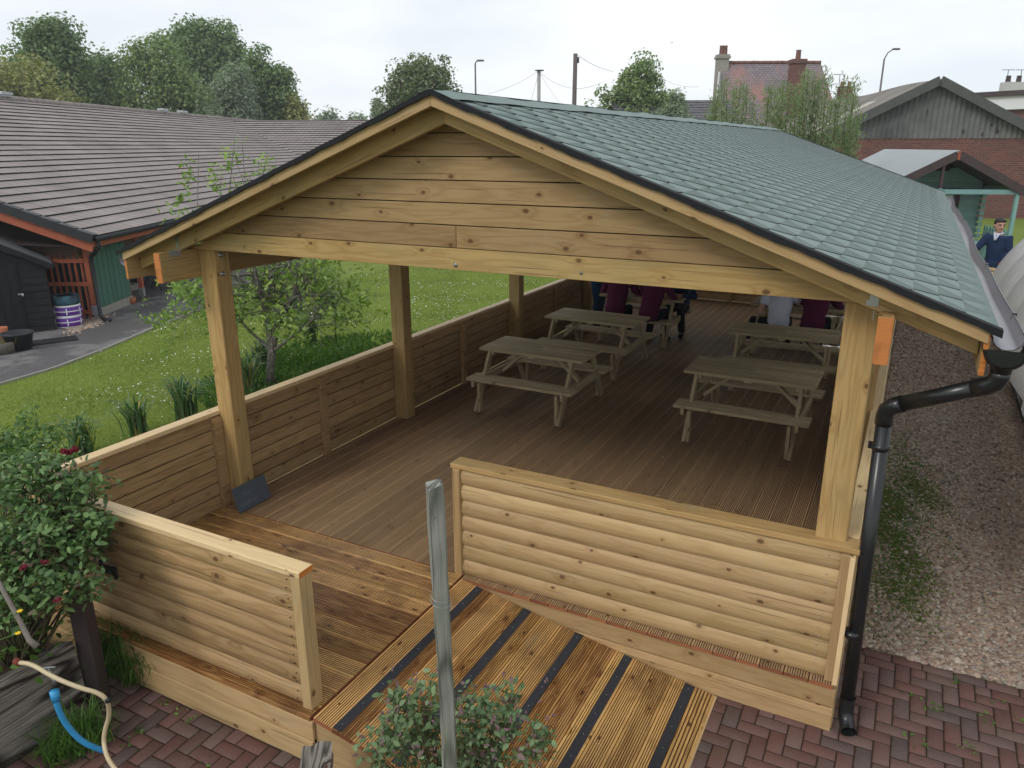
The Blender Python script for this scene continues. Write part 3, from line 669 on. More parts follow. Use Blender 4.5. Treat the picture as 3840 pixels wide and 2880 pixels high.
# left side wall
wl3 = thing('boarded_wall', 'long left side wall of the shelter with brown flat inner boards and posts standing against it', 'wall', (0, YW, 0), group='low boarded walls round the deck')
Ltot = 12.25-YW
mb = MB(); hh = .914/7
for k in range(7):
    cuts = [0]+[c_+random.uniform(-.02, .02) for c_ in (1.82+1.42 if k % 2 else 1.82, 4.54, 7.7, 10.6)]+[Ltot]
    cuts = [0, 1.78, 4.6, 7.72, 10.7, Ltot]
    for a, b in zip(cuts[:-1], cuts[1:]):
        t = .007
        mb.prism([(0, t), (-t, 0), (-.0179, 0), (-.045, hh*.3), (-.045, hh*.7), (-.0179, hh-.006), (-.001, hh-.006), (0, hh-.007)], (0, a+.001, .004+k*hh), (1, 0, 0), (0, 0, 1), (0, b-a-.002, 0))
mb.build('siding', M['pine_in'], wl3)
mb = MB(); mb.box((-.015, Ltot/2, .46), (.012, Ltot-.01, .9)); mb.build('gap_shade_sheet', M['gapdark'], wl3)  # dark sheet added behind the boards so their gaps read as shade
mb = MB(); mb.box((-.037, Ltot/2+.06, .938), (.115, Ltot-.12, .040)); mb.build('top_rail', M['top'], wl3, bevel=.006)
for y in (.015, 1.46, 4.45, 7.64, 10.4):
    h_ = .90
    mb = MB(); mb.prism([(.001, 0), (.048, 0), (.048, h_-.035), (.001+.012, h_), (.001, h_)], (0, y-YW-.0475, .002), (1, 0, 0), (0, 0, 1), (0, .095, 0)); mb.build('stud', M['pine_in'], wl3, bevel=.004)
# right side wall
wl4 = thing('boarded_wall', 'long right side wall of the shelter with pale top rail above the gravel strip', 'wall', (5.425, -.02, 0), group='low boarded walls round the deck')
mb = MB(); siding(mb, (.018, .05, 0), (.018, 12.27, 0), (1, 0, 0), .004, .918, 7); mb.build('siding', M['pine'], wl4)
mb = MB(); mb.box((.008, 6.23, .938), (.085, 12.1, .040)); mb.build('top_rail', M['top'], wl4, bevel=.006)
mb = MB(); mb.box((.032, .0, .458), (.03, .055, .914)); mb.build('corner_trim', M['top'], wl4, bevel=.003)
for y in (1.43, 4.5, 7.6): mb = MB(); mb.box((-.045, y, .45), (.047, .095, .9)); mb.build('stud', M['pine_in'], wl4, bevel=.004)
# back wall
wl5 = thing('boarded_wall', 'back wall across the far end of the shelter with daylight showing along its foot', 'wall', (0, 12.285, 0), group='low boarded walls round the deck')
mb = MB()
for k in range(7): mb.box((W/2, 0, .018+k*.132+.065), (W, .03, .130))
mb.build('siding', M['pine_in'], wl5)
mb = MB(); mb.box((W/2, 0, .965), (W+.1, .11, .04)); mb.build('top_rail', M['top'], wl5)
for x in (1.1, 2.15, 3.2, 4.3): mb = MB(); mb.box((x, -.04, .46), (.095, .047, .92)); mb.build('stud', M['pine_in'], wl5)

# ------------------------------------------------------------------ the shelter
sh = thing('timber_shelter', 'open timber shelter with a green shingle gable roof over the deck and picnic tables', 'shelter')
ZT = 2.451
PY = (.155, 2.88, 5.98, 9.05, 12.15)
for i, y in enumerate(PY):
    for xx in (.094, 5.315):
        mb = MB(); mb.box((xx, y, ZT/2), (.184, .172, ZT-.004)); mb.build('post', M['beam'], sh, bevel=.012)
for xx in (-.040, 5.447):
    mb = MB(); mb.box((xx, 6.0, ZT-.126), (.078, 12.64, .250), endmi=1); wp_ = mb.build('wall_plate', [M['beam'], M['orange_end']], sh, bevel=.008)
    mb = MB(); mb.prism([(-.035, -.118), (-.028, -.124), (.028, -.124), (.036, -.118), (.036, .118), (.028, .124), (-.028, .124), (-.036, .118)], (0, 0, 0), (1, 0, 0), (0, 0, 1), (0, -.004, 0)); mb.build('end_grain', M['ring_end'], wp_, loc=(xx, -.319, ZT-.126))
RS = .3667
def rafter_pair(y, mat, zap=3.443, dep=.13, tw=.045, ext=3.185, name='rafter'):
    for s_ in (-1, 1):
        mb = MB(); pr = [(0, zap), (ext, zap-RS*ext), (ext, zap-RS*ext+dep), (0, zap+dep)]
        mb.prism([(s_*a, b) for a, b in pr], (2.70, y, 0), (1, 0, 0), (0, 0, 1), (0, tw, 0))
        # uv along the slope
        mb.uv = [[(p[0], p[1]) for p in u] for u in mb.uv]; o = mb.build(name, mat, sh, bevel=.004)
        uvd = o.data.uv_layers[0].data; ofs = random.random()*40
        for pl in o.data.polygons:
            for li in pl.loop_indices:
                v_ = o.data.vertices[o.data.loops[li].vertex_index].co; xx = abs(v_.x-2.70)
                uvd[li].uv = (xx*1.065+ofs, (v_.z+RS*xx)+(v_.y if abs(pl.normal.y) < .5 else 0))
rafter_pair(-.145, M['beam'], zap=3.434, dep=.14)
for y in (2.85, 5.95, 9.02, 12.2): rafter_pair(y, M['pine_in'])
# verge board over the rafter ends, right in front under the roofing
for yv in (-.295, 12.42):
    for s_ in (-1, 1):
        mb = MB(); pr = [(0, 3.535), (3.21, 3.535-RS*3.21), (3.21, 3.602-RS*3.21), (0, 3.602)]
        mb.prism([(s_*a, b) for a, b in pr], (2.70, yv, 0), (1, 0, 0), (0, 0, 1), (0, .038, 0)); o = mb.build('verge_board', M['pine'], sh, bevel=.003)
        uvd = o.data.uv_layers[0].data; ofs = random.random()*40
        for pl in o.data.polygons:
            for li in pl.loop_indices:
                v_ = o.data.vertices[o.data.loops[li].vertex_index].co; xx = abs(v_.x-2.70); uvd[li].uv = (xx*1.065+ofs, v_.z+RS*xx)
# tie beam and gable boards
mb = MB(); mb.prism([(-.01, ZT), (5.41, ZT), (5.41, ZT+.015), (5.0, ZT+.152), (.40, ZT+.152), (-.01, ZT+.015)], (0, .024, 0), (1, 0, 0), (0, 0, 1), (0, .045, 0))
o = mb.build('tie_beam', M['beam'], sh, bevel=.003)
def relay(o, dx=0, rowh=.155):
    uvd = o.data.uv_layers[0].data; ofs = random.random()*40
    for pl in o.data.polygons:
        for li in pl.loop_indices:
            v_ = o.data.vertices[o.data.loops[li].vertex_index].co; uvd[li].uv = (v_.x+ofs, v_.z+v_.y)
relay(o)
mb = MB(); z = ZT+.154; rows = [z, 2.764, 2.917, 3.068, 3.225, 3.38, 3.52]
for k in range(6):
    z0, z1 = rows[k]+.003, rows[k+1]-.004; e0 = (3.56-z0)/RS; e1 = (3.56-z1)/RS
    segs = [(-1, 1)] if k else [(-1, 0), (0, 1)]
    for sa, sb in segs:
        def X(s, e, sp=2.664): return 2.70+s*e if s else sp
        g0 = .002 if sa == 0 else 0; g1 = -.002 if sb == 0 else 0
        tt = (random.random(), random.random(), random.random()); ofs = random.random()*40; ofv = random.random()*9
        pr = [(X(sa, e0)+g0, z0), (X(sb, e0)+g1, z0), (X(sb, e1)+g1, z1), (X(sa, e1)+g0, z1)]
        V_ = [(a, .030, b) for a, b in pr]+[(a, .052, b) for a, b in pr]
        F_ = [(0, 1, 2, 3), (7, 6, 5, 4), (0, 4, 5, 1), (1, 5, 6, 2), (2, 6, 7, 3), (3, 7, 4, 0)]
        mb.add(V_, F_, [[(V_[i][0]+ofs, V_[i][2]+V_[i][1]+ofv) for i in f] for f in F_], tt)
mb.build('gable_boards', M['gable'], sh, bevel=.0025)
mb = MB(); mb.prism([(.35, ZT+.15), (5.05, ZT+.15), (2.72, 3.50), (2.68, 3.50)], (0, .056, 0), (1, 0, 0), (0, 0, 1), (0, .012, 0)); mb.build('gable_backing', M['gapdark'], sh)  # dark sheet that paints the shade between the gable boards
# eaves fascia
for s_, xx in ((1, 5.905), (-1, -.505)):
    mb = MB(); mb.box((xx, 6.07, 2.30), (.026, 12.70, .215), endmi=1); mb.build('eaves_fascia', [M['pine'], M['orange_end']], sh, bevel=.002)
# roof deck and shingles
YA, YB = -.305, 12.46
mb = MB()
for s_ in (-1, 1):
    pr = [(0, 3.604), (3.235, 3.604-RS*3.235), (3.235, 3.618-RS*3.235), (0, 3.618)]
    mb.prism([(s_*a, b) for a, b in pr], (2.70, YA+.01, 0), (1, 0, 0), (0, 0, 1), (0, YB-YA-.02, 0))
    mb.uv = mb.uv
mb.build('roof_boarding', M['pine_in'], sh)
# hexagonal-cut felt shingles: .133 exposure, .345 between tabs, each row shifted by half
for s_ in (-1, 1):
    Vv = []; Ff = []; Mi = []; Tt = []; EXP = .1333; PER = .345; cosr = 1/math.hypot(1, RS); DM = 3.25/cosr
    def pt(d, y, h): return (2.70+s_*d*cosr, min(max(y, YA), YB), 3.6185-RS*d*cosr+h)
    def add_(pts, fs, mis, t):
        n_ = len(Vv); Vv.extend(pts); Ff.extend([[n_+q for q in (f[::-1] if s_ < 0 else f)] for f in fs]); Mi.extend(mis); Tt.extend([(t, random.random(), 0)]*len(pts))
    for k in range(0, 27):
        db = .1014+EXP*k+random.uniform(-.0015, .0015); last = db > DM-.02; db = min(db, DM)
        ya = YA
        while ya < YB:      # the covered strip above the tabs
            yb = min(ya+1.0, YB); add_([pt(max(db-2*EXP, 0), ya, .0003), pt(max(db-2*EXP, 0), yb, .0003), pt(db-EXP, yb, .0036), pt(db-EXP, ya, .0036)], [(0, 1, 2, 3)], [0], random.random()); ya = yb
        if last:
            add_([pt(db-EXP, YA, .0036), pt(db-EXP, YB, .0036), pt(db, YB, .0076), pt(db, YA, .0076), pt(db, YB, 0), pt(db, YA, 0)], [(0, 1, 2, 3), (3, 2, 4, 5)], [0, 1], random.random()); break
        yc = .186+.1725*(k-22); yc += PER*math.floor((YA-yc)/PER)
        while yc < YB+.2:
            a, b, c_, d_ = yc-.1355, yc-.031, yc+.031, yc+.1355
            if d_ > YA and a < YB:
                j_ = random.uniform(-.002, .002); h1 = .0076+random.uniform(0, .0005)
                add_([pt(db-EXP, a, .0036), pt(db-EXP, d_, .0036), pt(db+j_, c_, h1), pt(db+j_, b, h1), pt(db-EXP, a, .0), pt(db-EXP, d_, .0), pt(db+j_, c_, .002), pt(db+j_, b, .002)],
                     [(0, 1, 2, 3), (3, 2, 6, 7), (0, 3, 7, 4), (1, 5, 6, 2)], [0, 1, 1, 1], random.random())
            yc += PER
    o = npmesh('shingles', np.array(Vv), np.array(Ff), M['shingle'], np.array(Tt), sh); o.data.materials.append(M['bitumen']); o.data.polygons.foreach_set('material_index', Mi)
# ridge capping and black verge trim
mb = MB(); V_ = []; F_ = []; nseg = 70
for k in range(nseg+1):
    y = YA-.002+(YB-YA+.004)*k/nseg; wv = .004*math.sin(k*1.7)+.003*math.sin(k*.61)
    for a, b in ((-.175, 0), (-.08, .030), (-.02, .050), (.02, .050), (.08, .030), (.175, 0)):
        V_.append((2.70+a, y, 3.6185-RS*abs(a)+.014+(.006 if abs(a) < .1 else wv*.7+.002)+(wv if abs(a) < .1 else 0)))
    if k:
        for j in range(5): F_.append(((k-1)*6+j, (k-1)*6+j+1, k*6+j+1, k*6+j))
mb.add(V_, F_, None, (.2, .5, .5), 0, True); mb.build('ridge_cap', M['shingle'], sh)
for yv, nm in ((YA-.006, 'verge_felt'), (YB, 'verge_felt')):
    for s_ in (-1, 1):
        mb = MB(); V_ = []; F_ = []; nn = 60
        for k in range(nn+1):
            a = 3.262*k/nn; zz = 3.618-RS*a; wv = .004*math.sin(k*.9+s_)+.003*math.sin(k*2.3)
            V_ += [(2.70+s_*a, yv-.004-wv*.3, zz+.014), (2.70+s_*a, yv+.05, zz+.016), (2.70+s_*a, yv+.006, zz-.020+wv), (2.70+s_*a, yv-.006-wv*.3, zz-.020+wv)]
            if k:
                b = (k-1)*4
                for j in range(4): F_.append((b+j, b+(j+1) % 4, b+4+(j+1) % 4, b+4+j))
        mb.add(V_, F_); mb.build(nm, M['bitumen'], sh)
# brackets and bolts
def bolt(p, d, r=.012, L=.03):
    mb = MB(); d = Vector(d).normalized(); p = Vector(p); mb.tube([p, p+d*.004], r*1.7, 12); mb.tube([p+d*.004, p+d*.014], r, 6); mb.tube([p+d*.014, p+d*L], r*.55, 8); mb.build('bolt', M['steel'], sh)
for z in (2.395, 2.23): bolt((.188, .14, z), (1, 0, 0), .013, .04)
for z in (2.34, 2.16): bolt((5.222, .14, z), (-1, 0, 0), .011, .10)
bolt((2.66, .022, 2.488), (0, -1, 0), .009, .014); bolt((3.62, .022, 2.50), (0, -1, 0), .006, .010)
mb = MB(); mb.box((5.375, -.148, 2.53), (.045, .004, .115)); mb.box((5.347, -.147, 2.49), (.02, .004, .03)); mb.box((5.347, -.147, 2.56), (.02, .004, .03)); mb.box((5.382, -.17, 2.43), (.004, .045, .05)); mb.build('bracket', M['steel'], sh)
mb = MB(); mb.box((.02, -.148, 2.53), (.035, .004, .10)); mb.box((.03, -.16, 2.462), (.09, .03, .004)); mb.box((.002, -.17, 2.435), (.004, .11, .05)); mb.build('bracket', M['steel'], sh)

# ------------------------------------------------------------------ gutters and downpipe
gt = thing('rain_gutter', 'black half-round gutter with grey inside along the right eaves', 'gutter', (6.0, 0, 2.375))
def gutter(parent, sx, y0, y1, zfn, xfn, r=.072):
    mb = MB(); ns = 64; mo = 9
    for (rr, mi) in ((r, 0), (r-.004, 1)):
        V_ = []; F_ = []
        for k in range(ns+1):
            y = y0+(y1-y0)*k/ns
            for j in range(mo):
                a = math.pi+math.pi*j/(mo-1); V_.append((xfn(y)+rr*math.cos(a), y, zfn(y)+rr*math.sin(a)*.95))
            if k:
                for j in range(mo-1): F_.append(((k-1)*mo+j, (k-1)*mo+j+1, k*mo+j+1, k*mo+j))
        mb.add(V_, F_, None, None, mi, True)
    for e in (-1, 1):
        mb.tube([(xfn(y0+(y1-y0)*k/ns)+e*(r+.001), y0+(y1-y0)*k/ns, zfn(y0+(y1-y0)*k/ns)) for k in range(ns+1)], .0045, 6, 0)
    o = mb.build('trough', [M['black_plastic'], M['gutter_in']], parent); return o
zf = lambda y: .0-.012*math.sin(y*.9)-.008*math.sin(y*2.1); xf = lambda y: .012*math.sin(y*1.1+.6)+.004*math.sin(y*3.1)
gutter(gt, 1, -.20, 12.5, zf, xf)
for y in (.55, 2.6, 4.7, 7.0, 9.4):
    mb = MB(); mb.tube([(xf(y)+.078*math.cos(a), y, zf(y)+.078*math.sin(a)) for a in np.linspace(math.pi*.95, 2*math.pi*1.02, 12)], (.004, .016), 6, 0); mb.box((xf(y)+.076, y, zf(y)+.006), (.018, .03, .008)); mb.build('clip', M['black_plastic'], gt)
dp = thing('downpipe', 'black plastic downpipe with two elbows at the right front corner of the shelter', 'downpipe', (5.985, -.26, 2.35))
mb = MB(); V_ = []; F_ = []
for k, y in enumerate((-.11, -.10, .06, .07)):
    for j in range(13):
        a = math.pi+math.pi*j/12; r = .096 if k in (1, 2) else .082; V_.append((r*math.cos(a), y, r*math.sin(a)-.004))
    if k:
        for j in range(12): F_.append(((k-1)*13+j, (k-1)*13+j+1, k*13+j+1, k*13+j))
mb.add(V_, F_, None, None, 0, True); mb.add([(.084*math.cos(math.pi+math.pi*j/12), -.105, .084*math.sin(math.pi+math.pi*j/12)) for j in range(13)], [tuple(range(13))])
mb.tube([(0, -.02, -.06), (0, -.02, -.13)], .048, 18); mb.build('outlet', M['black_plastic'], dp)
mb = MB(); e1 = Vector((-.01, -.02, -.185)); e2 = Vector((-.482, .27, -.475))
mb.tube([(0, -.02, -.12), (0, -.02, -.15), (-.012, -.015, -.185), (-.04, .0, -.21), (-.09, .03, -.237)], .047, 18); mb.build('elbow', M['black_plastic'], dp)
mb = MB(); mb.tube([(-.08, .024, -.232), (-.415, .235, -.440)], .043, 18); mb.build('offset_pipe', M['black_plastic'], dp)
mb = MB(); mb.tube([(-.395, .222, -.428), (-.44, .25, -.456), (-.470, .268, -.49), (-.476, .272, -.53), (-.476, .272, -.58)], .048, 18); mb.build('elbow', M['black_plastic'], dp)
mb = MB(); mb.tube([(-.476, .272, -.55), (-.440, .300, -2.56)], .043, 18); mb.build('pipe', M['black_plastic'], dp)
mb = MB(); mb.tube([(-.440, .300, -2.46), (-.440, .300, -2.55), (-.435, .285, -2.60), (-.42, .25, -2.635), (-.405, .20, -2.65)], .048, 18, cap=False); mb.build('shoe', M['black_plastic'], dp)
for z in (-.72, -1.98):
    mb = MB(); mb.tube([(-.475, .275, z+.018), (-.474, .275, z-.018)], .047, 18); mb.box((-.515, .285, z), (.05, .03, .035)); mb.build('bracket', M['black_plastic'], dp)
gl = thing('rain_gutter', 'black gutter along the left eaves, only its near end showing past the roof corner', 'gutter', (-.575, 0, 2.36))
gutter(gl, -1, -.24, 12.4, lambda y: 0, lambda y: 0)

# ------------------------------------------------------------------ picnic tables
def picnic(loc, rz, label):
    t = thing('picnic_table', label, 'picnic table', loc, rz, 'wooden picnic tables under the shelter')
    Lx = 1.46
    mb = MB()
    for k in range(5):
        y = -.365+.073+k*.146
        if k == 2:
            mb.box((-Lx/4-.012, y, .76), (Lx/2-.024, .136, .038)); mb.box((Lx/4+.012, y, .76), (Lx/2-.024, .136, .038)); mb.box((0, y-.043, .76), (.05, .05, .038)); mb.box((0, y+.043, .76), (.05, .05, .038))
        else: mb.box((0, y, .76), (Lx, .135, .038))
    mb.build('table_top', M['picnic'], t, bevel=.005)
    for s_ in (-1, 1):
        mb = MB()
        for k in (0, 1, 2): mb.box((0, s_*(.455+k*.094), .431), (Lx+.02, .085, .038))
        mb.build('bench', M['picnic'], t, bevel=.005)
    for sx in (-1, 1):
        x = sx*.585
        for s_ in (-1, 1):
            mb = MB(); mb.bar((x, s_*.30, .735), (x, s_*.70, .012), .038, .085, up=(0, 1, 0)); l = mb.build('leg', M['picnic'], t, bevel=.004)
            mb = MB(); mb.tube([(x+.028, s_*.475, .405), (x-.028, s_*.475, .405)], .009, 8); mb.tube([(x+.026, s_*.62, .16), (x-.026, s_*.62, .16)], .008, 8); mb.build('bolts', M['steel'], l)
            mb = MB(); mb.bar((x-sx*.04, s_*.675, .40), (x-sx*.04, s_*.66, .02), .036, .07, up=(0, 1, 0)); mb.build('bench_leg', M['picnic'], t, bevel=.003)
        mb = MB(); mb.bar((x-sx*.002+sx*.04, -.72, .395), (x+sx*.04-sx*.002, .72, .395), .036, .09); mb.build('cross_rail', M['picnic'], t, bevel=.004)
        mb = MB(); mb.box((x-sx*.04, 0, .715), (.036, .66, .05)); mb.build('top_batten', M['picnic'], t, bevel=.003)
        mb = MB(); mb.bar((x-sx*.03, 0, .40), (sx*.20, 0, .715), .09, .036); mb.build('brace', M['picnic'], t, bevel=.003)
    mb = MB(); mb.box((0, 0, .722), (.09, .60, .036)); mb.build('centre_batten', M['picnic'], t, bevel=.003)
    return t
def picnic_copy(src, loc, rz, label):
    c = copy_tree(src); c.location = loc; c.rotation_euler = (0, 0, rz); c['label'] = label; return c
pt1 = picnic((4.085, 4.28, 0), rad(-1), 'picnic table nearest the camera in the right row, close to the right corner post')
picnic_copy(pt1, (1.42, 4.10, 0), rad(-1), 'picnic table nearest the camera in the left row')
picnic_copy(pt1, (1.37, 6.22, 0), rad(-2), 'empty picnic table in the middle of the left row, next to the people in maroon')
picnic_copy(pt1, (4.09, 6.50, 0), rad(3), 'empty picnic table right behind the nearest one in the right row')
pt5 = picnic_copy(pt1, (1.46, 8.32, 0), rad(1), 'farthest picnic table on the left where people in maroon sit')
pt6 = picnic_copy(pt1, (4.02, 8.66, 0), rad(0), 'farthest picnic table on the right where a person in a white shirt sits')
# droppings / bits on the deck
mb = MB()
for (u_, v_) in ((2480, 1690), (2485, 1715), (2350, 1700), (2500, 1550), (2510, 1535), (2470, 1860)):
    p = onz(u_, v_, .0); mb.ball((p[0], p[1], .004), (.012, .006, .003), 6, 4)
setp(mb.build('litter_flecks', M['paper']), 'small pale flecks lying on the grooved deck boards', 'litter', kind='stuff')

# ------------------------------------------------------------------ people
def remesh(o, vx=.012, sm=3):
    r = o.modifiers.new('r', 'REMESH'); r.mode = 'VOXEL'; r.voxel_size = vx; r.use_smooth_shade = True
    s = o.modifiers.new('s', 'SMOOTH'); s.iterations = sm; s.factor = .5
def V3(*a): return Vector(a)
def hand(mb, wr, d, nrm, sc=1.0, curl=.9):
    """palm, four unequal bent fingers and a thumb; d = pointing direction, nrm = back of the hand"""
    d = Vector(d).normalized(); nrm = Vector(nrm).normalized(); s = d.cross(nrm).normalized(); wr = Vector(wr)
    mb.tube([wr, wr+d*.03*sc, wr+d*.085*sc], [(.022*sc, .026*sc), (.018*sc, .036*sc), (.016*sc, .038*sc)], 10, sq=nrm)
    for k, (L, r) in enumerate(((.068, .0085), (.078, .009), (.073, .0088), (.056, .0078))):
        b = wr+d*.082*sc+s*(-.028+.0187*k)*sc; p = [b]; dd = d.copy()
        for q in range(3):
            dd = (dd-nrm*curl*(.35+.25*q)).normalized(); p.append(p[-1]+dd*L*sc*(.42, .33, .25)[q])
        mb.tube(p, [r*sc, r*sc*.95, r*sc*.9, r*sc*.75], 8)
    b = wr+d*.02*sc-s*.022*sc; p = [b, b+(d*.6-s).normalized()*.035*sc, b+(d*.6-s).normalized()*.035*sc+(d-s*.3-nrm*.5).normalized()*.045*sc]; mb.tube(p, [.013*sc, .011*sc, .008*sc], 8)
def person(loc, rz, label, J, top, trous, sleeves, sc=1.0, gloves=False, collar=False, group=None, seated=True, fat=1.0):
    """J: joints in metres (local, facing +Y)"""
    t = thing('person', label, 'person', loc, rz, group); t.scale = (sc, sc, sc)
    hip, chest, neck, head = [Vector(J[k]) for k in ('hip', 'chest', 'neck', 'head')]
    hdir = Vector(J.get('look', (0, 1, 0))).normalized(); hs = hdir.cross(Vector((0, 0, 1))).normalized(); hu = hs.cross(hdir)
    mb = MB()
    # head: skull, jaw, nose, ears
    def hp(a, b, c): return head+hs*a+hdir*b+hu*c
    mb.tube([hp(0, .0, -.115), hp(0, .005, -.095), hp(0, .01, -.05), hp(0, 0, .0), hp(0, -.005, .05), hp(0, -.01, .09), hp(0, -.01, .112)], [(.02, .02), (.048, .050), (.064, .078), (.074, .092), (.075, .094), (.055, .07), (.015, .02)], 14, sq=hs)
    mb.tube([hp(0, .088, .015), hp(0, .100, -.012), hp(0, .106, -.028), hp(0, .09, -.036)], [.008, .011, .014, .008], 8)
    mb.tube([hp(-.05, .068, .028), hp(-.02, .084, .03), hp(.02, .084, .03), hp(.05, .068, .028)], .010, 8)
    mb.tube([hp(-.02, .075, -.085), hp(.02, .075, -.085)], .016, 8)
    for e in (-1, 1): mb.ball(hp(e*.077, -.005, -.005), (.012, .018, .03), 8, 6)
    mb.tube([neck-V3(0, 0, .05), (neck+head)/2-V3(0, 0, .02), head-hu*.04-hdir*.01], [.06, .052, .054], 12)
    mb.tube([hip+V3(0, 0, -.08), hip+V3(0, 0, .04), hip*.5+chest*.5, chest, neck-V3(0, 0, .06), neck], [(.14*fat, .10*fat), (.155*fat, .105*fat), (.135*fat, .095*fat), (.165*fat*fat, .11*fat*fat), (.15*fat*fat, .08*fat), (.05, .05)], 16, sq=(1, 0, 0))
    for e, k in ((-1, 'L'), (1, 'R')):
        sh_, el, wr, hd = [Vector(J[q+k]) for q in ('sh', 'el', 'wr', 'hd')]; kn, an = Vector(J['kn'+k]), Vector(J['an'+k]); to = Vector(J['to'+k])
        mb.tube([sh_*.7+neck*.3-V3(0, 0, .06), sh_, sh_*.5+el*.5, el, el*.6+wr*.4, wr], [.042, .050, .046, .038, .036, .025], 12)
        n_ = Vector(J.get('hn'+k, (0, 0, 1))); hand(mb, wr, hd, n_)
        h_ = hip+V3(e*.085, 0, -.03); mb.tube([h_, h_*.5+kn*.5, kn, kn*.6+an*.4, an], [.088, .080, .055, .052, .035], 12)
    b = mb.build('body', M['skin'], t); remesh(b, .009, 2)
    # hair
    mb = MB(); mb.tube([hp(0, -.035, -.05), hp(0, -.03, .0), hp(0, -.018, .05), hp(0, -.012, .10), hp(0, -.012, .128)], [(.066, .075), (.081, .085), (.084, .100), (.064, .08), (.02, .025)], 14, sq=hs)
    mb.tube([hp(-.06, .05, .075), hp(0, .085, .085), hp(.06, .05, .075)], .022, 8); h = mb.build('hair', M['hair'], t); remesh(h, .010, 2)
    # face details, on the front of the head
    mb = MB()
    for e in (-1, 1): mb.ball(hp(e*.031, .083, .008), (.012, .006, .006), 8, 5); mb.tube([hp(e*.016, .093, .030), hp(e*.034, .091, .034), hp(e*.052, .078, .028)], .0045, 6)
    mb.build('eyes', M['eyes'], t)
    mb = MB(); mb.tube([hp(-.022, .083, -.058), hp(0, .091, -.056), hp(.022, .083, -.058)], .0055, 6); mb.build('lips', M['lips'], t)
    # top garment
    mb = MB(); lo = hip+V3(0, 0, -.06 if seated else -.10)
    mb.tube([lo, hip+V3(0, 0, .04), hip*.5+chest*.5, chest, neck-V3(0, 0, .055), neck-V3(0, 0, .02)], [(.172*fat, .13*fat), (.172*fat, .13*fat), (.168*fat, .128*fat), (.190*fat, .132*fat), (.160*fat, .095*fat), (.078, .072)], 18, sq=(1, 0, 0))
    for e, k in ((-1, 'L'), (1, 'R')):
        sh_, el, wr = [Vector(J[q+k]) for q in ('sh', 'el', 'wr')]
        if sleeves: mb.tube([sh_*.7+neck*.3-V3(0, 0, .05), sh_, sh_*.5+el*.5, el, el*.5+wr*.5, el*.06+wr*.94], [.066, .074, .064, .056, .052, .042], 12)
        else: mb.tube([sh_*.7+neck*.3-V3(0, 0, .05), sh_, sh_*.42+el*.58], [.066, .076, .074], 12)
    g_ = mb.build('top', top, t); remesh(g_, .013, 3)
    dtx = bpy.data.textures.get('folds') or bpy.data.textures.new('folds', 'CLOUDS'); dtx.noise_scale = .11
    dm = g_.modifiers.new('d', 'DISPLACE'); dm.texture = dtx; dm.strength = .02; dm.mid_level = .5
    if collar:
        mb = MB(); mb.tube([neck+V3(.06*math.cos(a), .055*math.sin(a), .012*math.cos(a*2)) for a in np.linspace(0, 6.28, 16)], .017, 8)
        mb.tube([neck+V3(-.03, .07, -.0), neck+V3(-.004, .108, -.10)], (.016), 6); mb.tube([neck+V3(.03, .07, -.0), neck+V3(.004, .108, -.10)], (.016), 6); mb.build('collar', M['whitecloth'], t)
    mb = MB(); mb.tube([hip+V3(0, 0, -.11), hip+V3(0, 0, -.02), hip+V3(0, 0, .05)], [(.13, .11), (.168, .125), (.16, .12)], 16, sq=(1, 0, 0))
    for e, k in ((-1, 'L'), (1, 'R')):
        kn, an = Vector(J['kn'+k]), Vector(J['an'+k]); h_ = hip+V3(e*.085, 0, -.03)
        mb.tube([h_, h_*.5+kn*.5, kn, kn*.5+an*.5, an+V3(0, 0, .02)], [.100, .096, .075, .068, .058], 12)
    p_ = mb.build('trousers', trous, t); remesh(p_, .014, 3)
    for k in 'LR':
        an, to = Vector(J['an'+k]), Vector(J['to'+k]); mb = MB(); mb.tube([an+V3(0, 0, -.01)-(to-an)*.25, an+V3(0, 0, -.03), (an+to)/2+V3(0, 0, -.03), to], [(.035, .035), (.045, .042), (.036, .042), (.02, .03)], 10, sq=(0, 0, 1)); mb.build('shoe', M['blackcloth'], t)
        if gloves:
            wr, hd = Vector(J['wr'+k]), Vector(J['hd'+k]); mb = MB(); n_ = Vector(J.get('hn'+k, (0, 0, 1))); mb.tube([wr-hd.normalized()*.02, wr+hd.normalized()*.01], .036, 10); hand(mb, wr, hd, n_, 1.16, 1.0); g2 = mb.build('glove', M['redglove'], t); remesh(g2, .008, 1)
    return t
def seated(dx=0, lean=.22, armspread=.28):
    z = .50
    return dict(hip=(0, 0, z+.02), chest=(0, lean*.55, z+.34), neck=(0, lean, z+.56), head=(0, lean+.08, z+.70), look=(0, 1, -.45),
                shL=(-.20, lean-.02, z+.50), elL=(-armspread, lean+.10, z+.26), wrL=(-.16, lean+.34, z+.31), hdL=(.6, 1, 0),
                shR=(.20, lean-.02, z+.50), elR=(armspread, lean+.10, z+.26), wrR=(.14, lean+.34, z+.31), hdR=(-.6, 1, 0),
                knL=(-.13, .44, z+.02), anL=(-.15, .36, .09), toL=(-.16, .52, .05), knR=(.13, .44, z+.02), anR=(.15, .38, .09), toR=(.16, .54, .05))
by5 = 8.32-.55; by6 = 8.66-.55
person((1.10, by5, 0), rad(4), 'seated person in maroon seen from behind, left one of the pair on the left', seated(lean=.26, armspread=.33), M['maroon'], M['blackcloth'], True, 1.02)
person((1.72, by5-.02, 0), rad(-8), 'seated person in maroon seen from behind, right one of the pair on the left', seated(lean=.24, armspread=.30), M['maroon'], M['blackcloth'], True, 1.02)
J = seated(lean=.2); J.update(wrL=(-.30, .28, .72), elL=(-.30, .08, .66), knL=(-.40, .30, .50), anL=(-.52, .12, .09), toL=(-.62, .2, .05))
